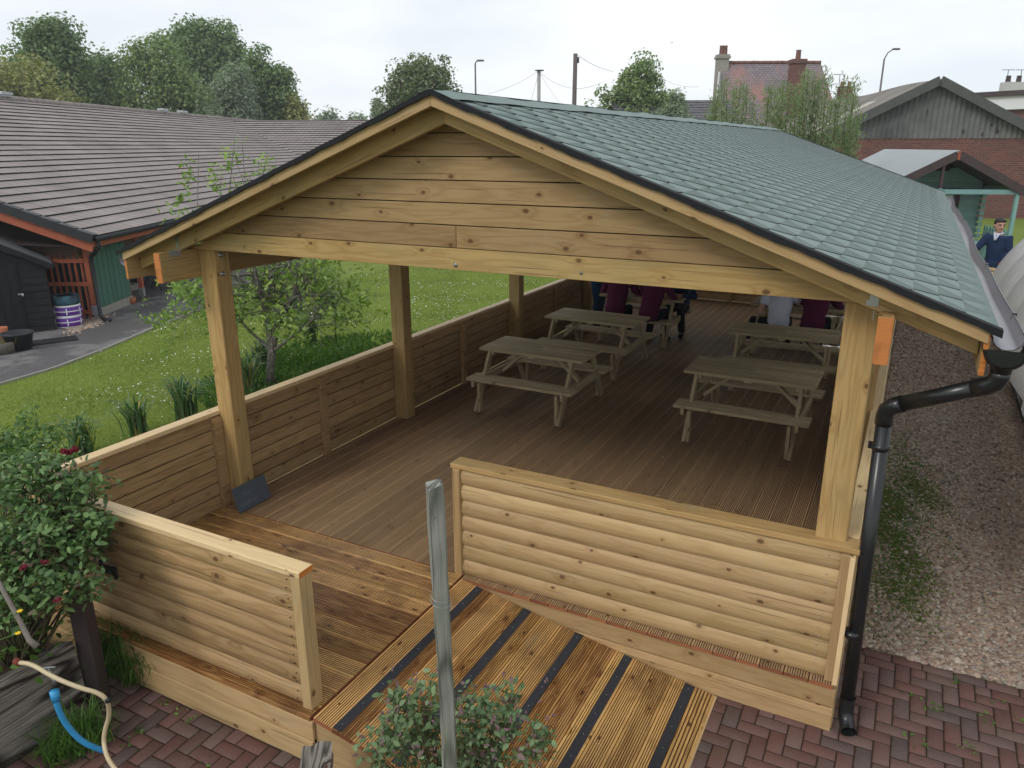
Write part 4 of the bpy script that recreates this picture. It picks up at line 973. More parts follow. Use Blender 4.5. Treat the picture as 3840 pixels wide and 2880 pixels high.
person((3.78, by6, 0), rad(6), 'seated person in a white T-shirt and dark trousers seen from behind', J, M['whitecloth'], M['blackcloth'], False, 1.0)
person((4.30, by6, 0), rad(-4), 'seated person in a maroon sweater beside the person in the white T-shirt', seated(lean=.24, armspread=.32), M['maroon'], M['blackcloth'], True, 1.06)
J = dict(hip=(0, 0, .92), chest=(0, .04, 1.22), neck=(0, .06, 1.42), head=(0, .10, 1.56), look=(0, 1, -.3), shL=(-.19, .04, 1.36), elL=(-.24, .02, 1.10), wrL=(-.22, .14, .90), hdL=(0, .3, -1), shR=(.19, .04, 1.36), elR=(.24, .06, 1.10), wrR=(.16, .24, .96), hdR=(0, .6, -1), knL=(-.10, .05, .50), anL=(-.11, 0, .09), toL=(-.12, .16, .05), knR=(.10, .05, .50), anR=(.11, 0, .09), toR=(.12, .16, .05))
person((.42, 8.7, 0), rad(-95), 'person in a blue top standing at the left end of the farthest left table', J, M['bluecloth'], M['bluecloth'], True, 1.0, seated=False)
J = seated(lean=.26, armspread=.34)
person((1.95, 8.32+.56, 0), rad(180), 'person in dark clothes on the far side of the farthest left table', J, M['navy'], M['blackcloth'], True, 1.0)
# the boy by the summerhouse: body turned to the left of the picture, face to the camera
bp_ = at(3765, 818, 13.6); bz = float(ground_z(bp_[0], bp_[1])); hgt = bp_[2]-bz
J = dict(hip=(0, 0, .88), chest=(0, -.01, 1.19), neck=(0, .01, 1.38), head=(0, .03, 1.52), look=(.35, .9, -.10),
         shL=(-.19, 0, 1.33), elL=(-.26, .02, 1.08), wrL=(-.23, .20, .93), hdL=(0, .6, -.8), hnL=(-1, 0, 0),
         shR=(.19, 0, 1.33), elR=(.25, .10, 1.10), wrR=(.26, .34, 1.10), hdR=(.1, 1, .05), hnR=(.8, 0, .5),
         knL=(-.10, .04, .48), anL=(-.11, 0, .08), toL=(-.12, .17, .05), knR=(.10, .04, .48), anR=(.12, 0, .08), toR=(.13, .17, .05))
J['look'] = (-.70, .68, -.10); J['shL'] = (-.155, 0, 1.33); J['shR'] = (.155, 0, 1.33); J['elL'] = (-.20, .0, 1.08); J['wrL'] = (-.17, .16, .90); J['elR'] = (.24, .14, 1.12); J['wrR'] = (.27, .40, 1.12)
person((bp_[0]-.03, bp_[1], bz), YAW+rad(126), 'boy in navy boiler suit with white collar and red gloves beside the summerhouse', J, M['navy'], M['navy'], True, hgt/1.635, True, True, seated=False, fat=.84)

# ------------------------------------------------------------------ leaves, branches, trees
LV6 = np.array([(0, 0, 0), (.30, .42, .05), (.68, .36, .04), (1, 0, -.08), (.68, -.36, .04), (.30, -.42, .05)])
def leaf_mesh(name, P, size, mat, parent=None, asp=.5, outward=None, upb=.4, quad=False, dirs=None, sj=.5, droop=0):
    n = len(P); nr = RNG.normal(0, 1, (n, 3)); nr[:, 2] = np.abs(nr[:, 2])*1.0+upb
    if outward is not None: nr += outward*1.2
    nr /= np.linalg.norm(nr, axis=1)[:, None]
    t = RNG.normal(0, 1, (n, 3)) if dirs is None else dirs+RNG.normal(0, .45, (n, 3)); t[:, 2] -= droop
    t -= nr*(t*nr).sum(1)[:, None]; t /= np.linalg.norm(t, axis=1)[:, None]+1e-9; b = np.cross(nr, t)
    s = size*(1+RNG.uniform(-sj, sj, n))
    if quad: base = np.array([(0, 0, 0), (.45, .5, .08), (1, 0, 0), (.45, -.5, .08)])
    else: base = LV6
    V = P[:, None]+(base[None, :, 0, None]*t[:, None]+base[None, :, 1, None]*asp*2*b[:, None]*.5*1.0+base[None, :, 2, None]*nr[:, None])*s[:, None, None]
    k = len(base); F = np.arange(n*k).reshape(n, k); T = np.repeat(RNG.random((n, 3)), k, 0)
    return npmesh(name, V.reshape(-1, 3), F, mat, T, parent)
def clumps(cent, r, per, flat=.8):
    n = len(cent); d = RNG.normal(0, 1, (n, per, 3)); d /= np.linalg.norm(d, axis=2)[..., None]
    q = RNG.uniform(.25, 1, (n, per, 1))**.5; rr = r*RNG.uniform(.6, 1.35, (n, 1, 1)); off = d*q*rr; off[..., 2] *= flat
    return (cent[:, None]+off).reshape(-1, 3), d.reshape(-1, 3)
def ellipsoid_pts(c, r, n, shell=.55):
    d = RNG.normal(0, 1, (n, 3)); d /= np.linalg.norm(d, axis=1)[:, None]
    lump = 1+.12*np.sin(d[:, 0]*5+c[0])+.12*np.sin(d[:, 2]*6+d[:, 1]*4+c[1]); q = RNG.uniform(shell, 1, n)**.7
    return np.array(c)+d*np.array(r)*(q*lump)[:, None]
def grow(mb, p, d, L, r, depth, tips, spread=.7, segs=3, up=.1, minr=.004, n=6, ratio=.62, kids=(2, 4)):
    pts = [p]; rr = [r]; dd = d.copy()
    for k in range(segs):
        dd = (dd+Vector([random.gauss(0, .13) for _ in range(3)])+Vector((0, 0, up*.3))).normalized(); pts.append(pts[-1]+dd*L/segs); rr.append(max(minr*.6, r*(1-.42*(k+1)/segs)))
    mb.tube(pts, rr, n if depth > 1 else 4, cap=False)
    if depth <= 1: tips += [tuple(q) for q in pts[1:]]
    if depth == 0: return
    for _ in range(random.randint(*kids)):
        k = random.randint(1, segs); a = random.uniform(0, 6.28); x = dd.orthogonal().normalized(); y = dd.cross(x)
        nd = (dd*random.uniform(.5, 1)+(x*math.cos(a)+y*math.sin(a))*spread+Vector((0, 0, up))).normalized()
        grow(mb, pts[k], nd, L*random.uniform(.55, .85), rr[k]*ratio, depth-1, tips, spread, segs, up, minr, n, ratio, kids)
def far_tree(label, base, H, blobs, mat, nclump, per, cr, ls, group='trees beyond the buildings', name='tree', cat='tree', trunk_r=.3, flat=.75):
    t = thing(name, label, cat, base, 0, group); mb = MB()
    top = max(b[0][2] for b in blobs); mb.tube([(0, 0, -.2), (.05, 0, top*.35), (.0, .1, top*.8)], [trunk_r, trunk_r*.8, trunk_r*.35], 8)
    P = []; tot = sum(b[1][0]*b[1][1] for b in blobs)
    for c, r in blobs:
        k = max(4, int(nclump*r[0]*r[1]/tot)); pts = ellipsoid_pts(c, r, k, .35); P.append(pts)
        for q in pts[:9]: mb.tube([(0, 0, top*.3), tuple(Vector(q)*.55+Vector((0, 0, top*.18))), tuple(q)], [trunk_r*.4, trunk_r*.2, .02], 5)
    mb.build('trunk', M['barkfar'], t)
    f_ = math.hypot(base[0]-CAM[0], base[1]-CAM[1])/46; C = np.concatenate(P); V, d = clumps(C, cr*f_, int(per*2.1), flat); leaf_mesh('crown', V, ls*f_*.62, mat, t, .75, d, .5, quad=True)
    return t
def place_tree(label, u0, u1, vtop, D, vb, mat, blobs, **k):
    """blobs in units of half width / height"""
    c = at((u0+u1)/2, 545, D); hw = (u1-u0)/2/FPX*D*.98; H = at((u0+u1)/2, vtop, D)[2]; gz = -1.0
    bl = [((a*hw, b*hw, (c_)*(H-gz)), (rx*hw, ry*hw, rz*(H-gz))) for (a, b, c_, rx, ry, rz) in blobs]
    R_ = Matrix.Rotation(YAW, 3, 'Z'); bl = [(tuple(R_ @ Vector(p)), r) for p, r in bl]
    return far_tree(label, (c[0], c[1], gz), H-gz, bl, mat, **k)
std = [(0, 0, .35, .9, .8, .3), (0, 0, .62, .85, .8, .36), (-.45, 0, .5, .5, .5, .3), (.45, .1, .52, .5, .5, .3), (.1, 0, .80, .5, .5, .18)]
kw = dict(nclump=420, per=42, cr=.75, ls=.24)
place_tree('yellow-green spreading tree at the far left edge beyond the tiled roof', -120, 300, 190, 50, 400, M['leaf_yel'], [(0, 0, .40, 1.0, .8, .35), (.1, 0, .66, .80, .8, .30), (.6, 0, .40, .45, .5, .3), (-.3, 0, .7, .5, .5, .25)], **kw)
place_tree('tall dark green tree with a drooping left side behind the yellow-green tree', 60, 400, 75, 58, 400, M['leaf_dark'], [(0.1, 0, .68, .72, .7, .30), (-.35, 0, .62, .62, .5, .2), (.55, 0, .42, .5, .5, .36), (.2, 0, .86, .45, .4, .12), (0, 0, .35, .8, .7, .3)], nclump=620, per=42, cr=.8, ls=.26)
place_tree('dark tree filling the gap right of the tall dark green tree', 330, 520, 180, 64, 400, M['leaf_dark'], std, **kw)
place_tree('large fresh green tree with a thin open top in the middle of the tree row', 420, 840, 105, 60, 430, M['leaf_mid'], [(-.1, 0, .60, .75, .7, .28), (-.05, 0, .84, .42, .4, .14), (.4, 0, .45, .6, .5, .36), (-.55, 0, .38, .45, .5, .3), (0, 0, .3, .95, .8, .28)], nclump=620, per=40, cr=.7, ls=.23)
place_tree('tall round dark tree standing behind the middle of the tree row', 680, 960, 80, 72, 430, M['leaf_dark'], [(0, 0, .75, .9, .8, .24), (0, 0, .5, .85, .8, .3), (-.3, 0, .85, .5, .5, .13)], nclump=620, per=42, cr=.8, ls=.26)
place_tree('silvery green tree in front at the right part of the tree row', 760, 1010, 230, 58, 450, M['leaf_sil'], [(0, 0, .55, .85, .8, .38), (.1, 0, .82, .5, .4, .16), (-.4, 0, .35, .6, .5, .3)], nclump=380, per=40, cr=.6, ls=.2)
place_tree('spiky topped dark green tree at the right end of the tree row', 900, 1150, 165, 61, 450, M['leaf_dark'], [(0, 0, .60, .72, .7, .24), (-.2, 0, .86, .28, .3, .13), (.35, 0, .74, .30, .3, .14), (.2, 0, .36, .85, .8, .3)], nclump=460, per=40, cr=.6, ls=.24)
place_tree('low yellowish tree sloping down to the small roof at the end of the tree row', 1060, 1200, 330, 60, 450, M['leaf_yel'], [(0, 0, .5, .8, .7, .45), (-.3, 0, .75, .5, .4, .2)], nclump=120, per=36, cr=.5, ls=.22)
place_tree('pale distant tree low on the horizon right of the tree row', 1195, 1275, 418, 90, 450, M['leaf_sil'], [(0, 0, .7, .8, .8, .28)], nclump=60, per=20, cr=.6, ls=.3)
place_tree('small pale distant tree next to the slim poplar', 1325, 1360, 422, 90, 450, M['leaf_sil'], [(0, 0, .7, .8, .8, .3)], nclump=40, per=20, cr=.5, ls=.3)
place_tree('slim upright poplar left of the flowering chestnut', 1408, 1440, 342, 70, 450, M['leaf_sil'], [(0, 0, .6, .8, .8, .42)], nclump=70, per=26, cr=.35, ls=.22)
place_tree('big round chestnut tree with pale flower spikes left of the shelter roof peak', 1425, 1765, 203, 46, 450, M['leaf_ches'], [(0.05, 0, .60, .85, .8, .36), (-.05, 0, .80, .62, .6, .19), (-.45, 0, .5, .5, .5, .3), (.5, 0, .45, .45, .5, .3)], nclump=520, per=44, cr=.62, ls=.25)
place_tree('bright green maple with ragged outline behind the roof ridge', 2200, 2545, 210, 50, 450, M['leaf_mid'], [(0.0, 0, .62, .78, .6, .26), (.1, 0, .84, .42, .4, .15), (-.55, 0, .42, .42, .4, .2), (.55, 0, .62, .40, .4, .16), (0, 0, .4, .85, .6, .2)], nclump=380, per=40, cr=.62, ls=.26)
place_tree('grey-green hawthorn bush in front of the low tiled house', 2435, 2590, 318, 38, 450, M['leaf_sil'], [(0, 0, .6, .85, .8, .34), (.2, 0, .8, .5, .5, .18)], nclump=200, per=38, cr=.42, ls=.17)

# willow wands behind the roof
def willow(u0, u1, D, label, nw, tops):
    c = at((u0+u1)/2, 545, D); gz = float(ground_z(c[0], c[1])); t = thing('willow_shrub', label, 'willow', (c[0], c[1], gz), 0, 'willow wands growing behind the shelter')
    mb = MB(); P = []; Dr = []
    for k in range(nw):
        u = random.uniform(u0, u1); v = np.interp(u, [a for a, b in tops], [b for a, b in tops])+abs(random.gauss(0, 85))
        tp = Vector(at(u, v, D+random.uniform(-.8, .8))-np.array([c[0], c[1], gz])); bs = Vector((tp.x*.55+random.gauss(0, .12), tp.y*.6+random.gauss(0, .12), 0))
        md = bs*.45+tp*.55+Vector((random.gauss(0, .06), random.gauss(0, .06), 0)); mb.tube([bs, md, tp], [.022, .014, .004], 5, cap=False)
        n = 430; s = RNG.uniform(.30, 1.0, n); a = np.where(s[:, None] < .55, np.array(bs)+(np.array(md)-np.array(bs))*(s[:, None]/.55), np.array(md)+(np.array(tp)-np.array(md))*((s[:, None]-.55)/.45))
        P.append(a+RNG.normal(0, 1, (n, 3))*np.array([.085, .085, .06])*(1.4-.7*s)[:, None]); Dr.append(np.tile(np.array([0, 0, 1.0]), (n, 1)))
    mb.build('stems', M['stem'], t); leaf_mesh('leaves', np.concatenate(P), .10, M['leaf_willow'], t, .2, None, 0, quad=True, dirs=np.concatenate(Dr)*.6)
TP = [(2560, 470), (2630, 400), (2700, 300), (2780, 270), (2850, 310), (2900, 290), (2960, 310), (3020, 260), (3090, 250), (3130, 230), (3170, 260), (3230, 330)]
willow(2575, 2700, 21, 'willow shrub at the left end of the wands, in front of the low slate roof', 14, TP)
willow(2700, 2850, 20, 'willow shrub in front of the red tiled patch of the old house', 17, TP)
willow(2850, 2990, 19, 'willow shrub in front of the brick chimney of the old house', 17, TP)
willow(2980, 3110, 18.5, 'willow shrub in front of the right end of the old house', 17, TP)
willow(3090, 3235, 18, 'willow shrub leaning over the corner of the cement-sheet barn', 15, TP)

# ------------------------------------------------------------------ buildings
def frame(az): return Vector((math.cos(az), math.sin(az), 0)), Vector((-math.sin(az), math.cos(az), 0))
def quaduv(mb, P, su, sv, mi=0, tint=None, u0=0, v0=0):
    P = [Vector(p) for p in P]; L = (P[1]-P[0]).length; H = (P[3]-P[0]).length
    e = (P[1]-P[0]).normalized(); f = (P[3]-P[0])-e*(P[3]-P[0]).dot(e); f.normalize()
    mb.add(P, [(0, 1, 2, 3)], [[((p-P[0]).dot(e)*su+u0, (p-P[0]).dot(f)*sv+v0) for p in P]], tint, mi)
def wallbox(mb, a, b, z0, z1, th=.22, out=None, mi=0):
    a = Vector((a[0], a[1], 0)); b = Vector((b[0], b[1], 0)); d = (b-a).normalized(); s = Vector((d.y, -d.x, 0)); L = (b-a).length
    Mx = Matrix((d, -s, (0, 0, 1))).transposed(); c = (a+b)/2+Vector((0, 0, (z0+z1)/2)); mb.box(c, (L, th, z1-z0), Mx, mi=mi, ax=0)
def tiled(mb, O, eu, es, Lu, Ls, gauge=.375, lift=.028, skew=None):
    """stepped tile courses; O eave corner, eu along the eave, es up the slope (unit)"""
    O = Vector(O); eu = Vector(eu); es = Vector(es); nn = eu.cross(es).normalized()
    if nn.z < 0: nn = -nn
    n = int(math.ceil(Ls/gauge))
    for k in range(n):
        s0, s1 = k*gauge, min((k+1)*gauge+.03, Ls+.03); seg = max(1, int(Lu/1.5)); t = (random.random(), random.random(), 0)
        for q in range(seg):
            a0, a1 = Lu*q/seg, Lu*(q+1)/seg; w0 = lift+random.uniform(-.004, .004)
            if skew and s0*skew > 0 and q == seg-1: a1 = max(a0+.1, a1)
            p = [O+eu*a0+es*s0+nn*w0, O+eu*a1+es*s0+nn*w0, O+eu*a1+es*s1+nn*.003, O+eu*a0+es*s1+nn*.003, O+eu*a0+es*s0-nn*.0, O+eu*a1+es*s0-nn*.0]
            mb.add(p, [(0, 1, 2, 3), (4, 5, 1, 0)], [[(a0, s0), (a1, s0), (a1, s1), (a0, s1)], [(a0, s0), (a1, s0), (a1, s0+.02), (a0, s0+.02)]], t, [0, 1])
# --- left school building
TH = rad(27.2); bu = Vector((-math.sin(TH), math.cos(TH), 0)); bv = Vector((-math.cos(TH), -math.sin(TH), 0)); EC = Vector((-9.579, 5.641, 1.5))
def PB(a, b, z=0): q = EC+bu*a+bv*b; return Vector((q.x, q.y, z))
lb = thing('tiled_building', 'low building with a long brown tiled roof and orange fascia beyond the path', 'building', PB(0, 0, G))
off = -Vector(lb.location)
def bput(mb, name, mat, **k):
    mb.v = [(p[0]+off.x, p[1]+off.y, p[2]+off.z) for p in mb.v]; return mb.build(name, mat, lb, **k)
PR_ = rad(20); es = bv*math.cos(PR_)+Vector((0, 0, math.sin(PR_))); LS = 9.3/math.cos(PR_)
mb = MB(); tiled(mb, PB(0, 0, 1.5), bu, es, 52, LS, LS/26, .038); bput(mb, 'roof_tiles', [M['tile'], M['bitumen']])
mb = MB(); back = bv*math.cos(PR_)-Vector((0, 0, math.sin(PR_))); rr_ = PB(0, 0, 1.5)+es*LS
quaduv(mb, [rr_, rr_+bu*52, rr_+bu*52+back*8, rr_+back*8], 1, 1); bput(mb, 'back_slope', M['tile'])
mb = MB(); nt_ = 120
for k in range(nt_): mb.tube([rr_+bu*(52*k/nt_)+Vector((0, 0, .03+random.uniform(-.006, .008))), rr_+bu*(52*(k+1.04)/nt_)+Vector((0, 0, .03+random.uniform(-.006, .008)))], .11, 8)
bput(mb, 'ridge_tiles', M['tile'])
mb = MB(); nn = bu.cross(es); nn = nn if nn.z > 0 else -nn
for k in range(27):
    a = PB(0, 0, 1.5)+es*(k*LS/26)-bu*.06; mb.bar(a+nn*.025, a+es*(LS/26+.03)+nn*.010, .16, .07, up=nn)
    mb.bar(a-bu*.075-nn*.06+nn*.025, a-bu*.075+es*(LS/26+.02)-nn*.06+nn*.01, .02, .17, up=nn)
bput(mb, 'verge_caps', M['darkplastic'])
mb = MB(); mb.bar(PB(-.02, .08, 1.30), PB(-.02, .08, 1.30)+es*LS, .04, .24, up=nn); bput(mb, 'barge_board', M['orange'])
mb = MB(); mb.bar(PB(-.02, .10, 1.38), PB(50, .10, 1.38), .03, .20); bput(mb, 'eaves_fascia', M['orange'])
mb = MB(); quaduv(mb, [PB(0, .1, 1.27), PB(50, .1, 1.27), PB(50, 9, 1.6), PB(0, 9, 1.6)], 1, 1); bput(mb, 'soffit', M['brownpaint'])
mb = MB(); mb.tube([PB(-.08, -.03, 1.46), PB(50, -.03, 1.46)], .055, 10); o = bput(mb, 'gutter', M['darkplastic'])
mb = MB(); mb.tube([PB(.02, -.02, 1.45), PB(.02, 0, 1.28), PB(.12, .14, 1.16), PB(.26, .33, 1.05), PB(.28, .34, .9), PB(.28, .34, G+.10), PB(.22, .24, G+.05), PB(.15, .08, G+.05)], .042, 10); bput(mb, 'downpipe', M['darkplastic'])
for a in (.32, 2.50, 5.6, 8.8, 12):
    mb = MB(); b_ = .46; mb.bar(PB(a, b_, G+.20), PB(a, b_, 1.34), .10, .10, up=bu); p_ = bput(mb, 'post', M['orange'])
    mb = MB(); mb.bar(PB(a, b_, G), PB(a, b_, G+.20), .05, .05, up=bu); mb.bar(PB(a, b_, G+.13), PB(a, b_, G+.34), .112, .112, up=bu); bput(mb, 'post_shoe', M['steel'])
mb = MB()
for k in range(8): mb.bar(PB(.68+k*.21, .62, G+.20), PB(.68+k*.21, .62, 1.30), .022, .190, up=bu)
mb.bar(PB(.62, .645, .45), PB(2.26, .645, .45), .02, 1.5)
bput(mb, 'green_boarding', M['greenpaint'])
mb = MB(); mb.bar(PB(.62, .60, G+.09), PB(2.26, .60, G+.09), .07, .19); bput(mb, 'wall_plinth', M['stonegrey'])
mb = MB(); wallbox(mb, PB(2.2, .62), PB(2.2, 3.2), G, 1.3); wallbox(mb, PB(2.2, 2.6), PB(46, 2.6), G, 1.4); wallbox(mb, PB(.62, .75), PB(.62, 3.2), G, 1.3); bput(mb, 'brick_wall', m_brick('yellow_brick', (.24, .155, .105, 1), (.19, .12, .085, 1), (.22, .2, .18, 1)))
for a in (2.7, 7.2):
    mb = MB(); q = 2.46
    for z in (.28, .75, 1.2): mb.bar(PB(a, q, z), PB(a+1.3, q, z), .05, .05)
    for s_ in (0, .65, 1.3): mb.bar(PB(a+s_, q, .28), PB(a+s_, q, 1.2), .05, .05, up=bu)
    o = bput(mb, 'window', plain('window_frame_blue_grey', (.20, .27, .30, 1), .5)); mb = MB(); mb.bar(PB(a, q+.02, .74), PB(a+1.3, q+.02, .74), .01, .9); g_ = mb; g_.v = [(p[0]+off.x, p[1]+off.y, p[2]+off.z) for p in g_.v]; g_.build('pane', M['glass'], lb)
# slatted fence between shed and corner post, dark green mesh behind
sf = thing('slatted_fence', 'tall orange slatted timber fence panel between the black shed and the corner post', 'fence', PB(.32, .5, G)); so = -Vector(sf.location)
mb = MB()
for k in range(22):
    b_ = .58+k*.135; mb.bar(PB(.30, b_, G+.06), PB(.30, b_, 1.06+(.03 if k % 2 else 0)), .02, .062, up=bu)
    if k % 3 == 1: mb.bar(PB(.40, b_+.07, G+.06), PB(.40, b_+.07, 1.02), .02, .062, up=bu)
mb.v = [(p[0]+so.x, p[1]+so.y, p[2]+so.z) for p in mb.v]; mb.build('slats', M['orange'], sf)
mb = MB()
for z in (G+.20, .46, .96): mb.bar(PB(.275, .5, z), PB(.275, 3.5, z), .03, .085)
mb.v = [(p[0]+so.x, p[1]+so.y, p[2]+so.z) for p in mb.v]; mb.build('rails', M['orange'], sf)
mb = MB(); mb.bar(PB(.46, .6, .3), PB(.46, 3.5, .3), .01, 1.2); mb.v = [(p[0]+so.x, p[1]+so.y, p[2]+so.z) for p in mb.v]; mb.build('backing', plain('dark_green_mesh', (.012, .03, .024, 1), .9), sf)
# second wing behind
w2 = thing('tiled_building', 'second wing with a plain brown tiled roof behind the tall tree shoots', 'building', tuple(PB(44, 0, G)))
wo_ = -Vector(w2.location); p0 = Vector(at(868, 455, 51)); p1 = Vector(at(1396, 457, 50.0)); p1.z = p0.z; ru = (p1-p0).normalized(); dn = ru.cross(Vector((0, 0, 1))); dn = dn if dn.dot(Vector(FH)) < 0 else -dn
sd_ = (dn*math.cos(PR_)-Vector((0, 0, math.sin(PR_)))); mb = MB(); Lr = (p1-p0).length+9; O_ = p0-ru*9+sd_*11
tiled(mb, O_, ru, -sd_, Lr, 11, .375, .05); mb.v = [(p[0]+wo_.x, p[1]+wo_.y, p[2]+wo_.z) for p in mb.v]; mb.build('roof_tiles', [M['tile'], M['bitumen']], w2)
mb = MB(); bd = dn*-math.cos(PR_)-Vector((0, 0, math.sin(PR_))); quaduv(mb, [p0-ru*6, p1, p1+bd*7, p0-ru*6+bd*7], 1, 1); mb.bar(p0-ru*6, p1, .2, .10); mb.v = [(p[0]+wo_.x, p[1]+wo_.y, p[2]+wo_.z) for p in mb.v]; mb.build('back_slope', M['tile'], w2)
mb = MB(); a_ = O_+Vector((0, 0, -.1))-sd_*.4+ru*9; b_ = a_+ru*(Lr-9); wallbox(mb, a_, b_, G, a_.z, .3); mb.v = [(p[0]+wo_.x, p[1]+wo_.y, p[2]+wo_.z) for p in mb.v]; mb.build('wall', M['brick'], w2)
# little light caps on the long ridge
for s_, lab in ((12.5, 'silvery vent cap on the tiled ridge at the far left edge'), (25.2, 'left one of two small pale vent caps on the tiled ridge'), (27.6, 'right one of two small pale vent caps on the tiled ridge')):
    p = rr_+bu*s_; mb = MB(); mb.box((0, 0, .10), (.34, .60, .10)); mb.box((0, 0, .03), (.26, .5, .08)); o = mb.build('vent_cap', M['steel'], None, .01, loc=p+Vector((0, 0, .10))); o.rotation_euler = (0, 0, TH); setp(o, lab, 'roof vent', 'vent caps along the ridge')

# --- black shed
SO = Vector((-10.05, 4.74, G)); sp = Vector((-.49, -.87, 0)).normalized(); sq_ = Vector((-.87, .49, 0)).normalized()
if sq_.dot(Vector(FH)) < 0: sq_ = -sq_
shd = thing('garden_shed', 'black painted garden shed with a padlocked door at the left edge of the picture', 'shed', SO); Wsh = 2.1; he = 1.42; ha = 2.0
mb = MB()
def SP(a, b, z): return sp*a+sq_*b+Vector((0, 0, z))
for k in range(10):
    z0, z1 = k*he/10, (k+1)*he/10; mb.add([SP(0, -.012, z0), SP(Wsh, -.012, z0), SP(Wsh, .006, z1), SP(0, .006, z1)], [(0, 1, 2, 3)], [[(0, 0), (2, 0), (2, .1), (0, .1)]])
    mb.add([SP(-.012, 0, z0), SP(-.012, 1.9, z0), SP(.006, 1.9, z1), SP(.006, 0, z1)], [(3, 2, 1, 0)])
mb.add([SP(0, 0, he), SP(Wsh, 0, he), SP(Wsh/2, 0, ha)], [(0, 1, 2)]); mb.add([SP(0, 1.9, 0), SP(Wsh, 1.9, 0), SP(Wsh, 1.9, he), SP(Wsh/2, 1.9, ha), SP(0, 1.9, he)], [(0, 1, 2, 3, 4)]); mb.add([SP(Wsh, 0, 0), SP(Wsh, 1.9, 0), SP(Wsh, 1.9, he), SP(Wsh, 0, he)], [(0, 1, 2, 3)])
mb.build('walls', M['tar'], shd)
mb = MB()
for s_ in (0, 1):
    a = SP(Wsh/2, -.1, ha+.02); b = SP(-.14 if s_ == 0 else Wsh+.14, -.1, ha+.02-(Wsh/2+.14)*(ha-he)/(Wsh/2)); d = sq_*2.1
    mb.add([a, b, b+d, a+d, a+V3(0, 0, .03), b+V3(0, 0, .03), b+d+V3(0, 0, .03), a+d+V3(0, 0, .03)], [(0, 1, 2, 3), (7, 6, 5, 4), (0, 4, 5, 1), (1, 5, 6, 2), (2, 6, 7, 3)])
mb.build('roof', plain('shed_felt', (.07, .072, .075, 1), .9, var=.3), shd)
mb = MB()
for s_ in (0, 1):
    a = SP(Wsh/2, -.11, ha-.02); b = SP(-.15 if s_ == 0 else Wsh+.15, -.11, ha-.02-(Wsh/2+.15)*(ha-he)/(Wsh/2)); mb.bar(a, b, .03, .10)
mb.build('barge_board', M['tar'], shd)
mb = MB(); Mx = Matrix((sp, sq_, (0, 0, 1))).transposed(); mb.box(SP(.80, -.035, .76), (.62, .03, 1.36), Mx, ax=2)
for k in range(4): mb.box(SP(.53+k*.16, -.055, .76), (.012, .012, 1.34), Mx, ax=2)
dr = mb.build('door', M['tar'], shd)
mb = MB(); mb.box(SP(.50, -.06, .82), (.10, .02, .03), Mx); mb.ball(SP(.47, -.085, .80), (.03, .02, .035)); mb.build('padlock', M['steel'], dr)
# things by the shed and along the path
def onp(u, v): q = onz(u, v, G); return Vector((q[0], q[1], G+.012))
def tyre(loc, R, h, mat, mat2, label, group, sunken=False):
    t = thing('tyre', label, 'tyre', loc, 0, group); mb = MB(); mb.lathe([(R*.62, h*.08), (R*.72, .0), (R*.9, .0), (R, h*.2), (R, h*.8), (R*.9, h), (R*.72, h), (R*.62, h*.92)], n=28); mb.build('rubber', mat, t)
    if mat2 is not None:
        mb = MB()
        for z in (.0, 1.0): mb.lathe([(R*.88, h*z-.004), (R*.96, h*z*.88+.004), (R*.96, h*z*.88+.020), (R*.88, h*z+.012)], n=28)
        mb.lathe([(R*1.004, h*.46), (R*1.008, h*.5), (R*1.004, h*.56)], n=28)
        for k in range(6): a = k*math.pi/3+.4; d = V3(math.cos(a), math.sin(a), 0); mb.bar(d*R*1.002+V3(0, 0, h*.2), d*R*1.002+V3(0, 0, h*.8), .02, .012, up=d)
        mb.build('painted_bands', mat2, t)
    else:
        mb = MB(); mb.lathe([(0, h*.75), (R*.7, h*.75)], n=20); mb.build('soil_fill', M['soil'], t)
    return t
q = onp(262, 1222); GRP = 'stack of painted tyres beside the shed'
tyre(q, .27, .22, M['purple'], M['white'], 'purple tyre with white painted bands, bottom of the stack by the shed', GRP); tyre(q+V3(-.01, .02, .225), .27, .22, M['purple'], M['white'], 'purple tyre with white painted bands, second in the stack by the shed', GRP)
tyre(q+V3(-.03, .03, .45), .27, .20, M['rubber'], None, 'worn bluish grey tyre on top of the purple ones', GRP)
tb = thing('plant_tub', 'round black plastic tub standing at the foot of the shed', 'tub', onp(78, 1312)); mb = MB(); mb.lathe([(0, .02), (.19, 0), (.25, .30), (.275, .30), (.275, .33), (.245, .33), (.18, .06), (0, .06)], n=28); mb.build('tub', M['darkplastic'], tb); mb = MB(); mb.lathe([(0, .24), (.235, .24)]); mb.build('soil_fill', M['soil'], tb)
q = onp(10, 1325); ot = thing('log_planter', 'rough wooden log planter with dead grass at the far left edge of the path', 'planter', q); mb = MB(); mb.lathe([(0, 0), (.22, 0), (.24, .2), (.17, .2), (.17, .12), (0, .12)], n=14); mb.build('planter', M['oldwood'], ot)
V_ = RNG.normal(0, .1, (160, 3)); V_[:, 2] = .16; o = leaf_mesh('dead_grass', V_, .16, leafmat('straw', (.35, .29, .16, 1), (.5, .43, .26, 1)), ot, .06, dirs=RNG.normal(0, 1, (160, 3)), droop=.3)
q = onp(8, 1275); tp_ = thing('plant_pot', 'clay coloured pot behind the log planter', 'pot', q); mb = MB(); mb.lathe([(0, 0), (.10, 0), (.14, .24), (.12, .24), (.09, .05), (0, .05)]); mb.build('pot', M['terracotta'], tp_)
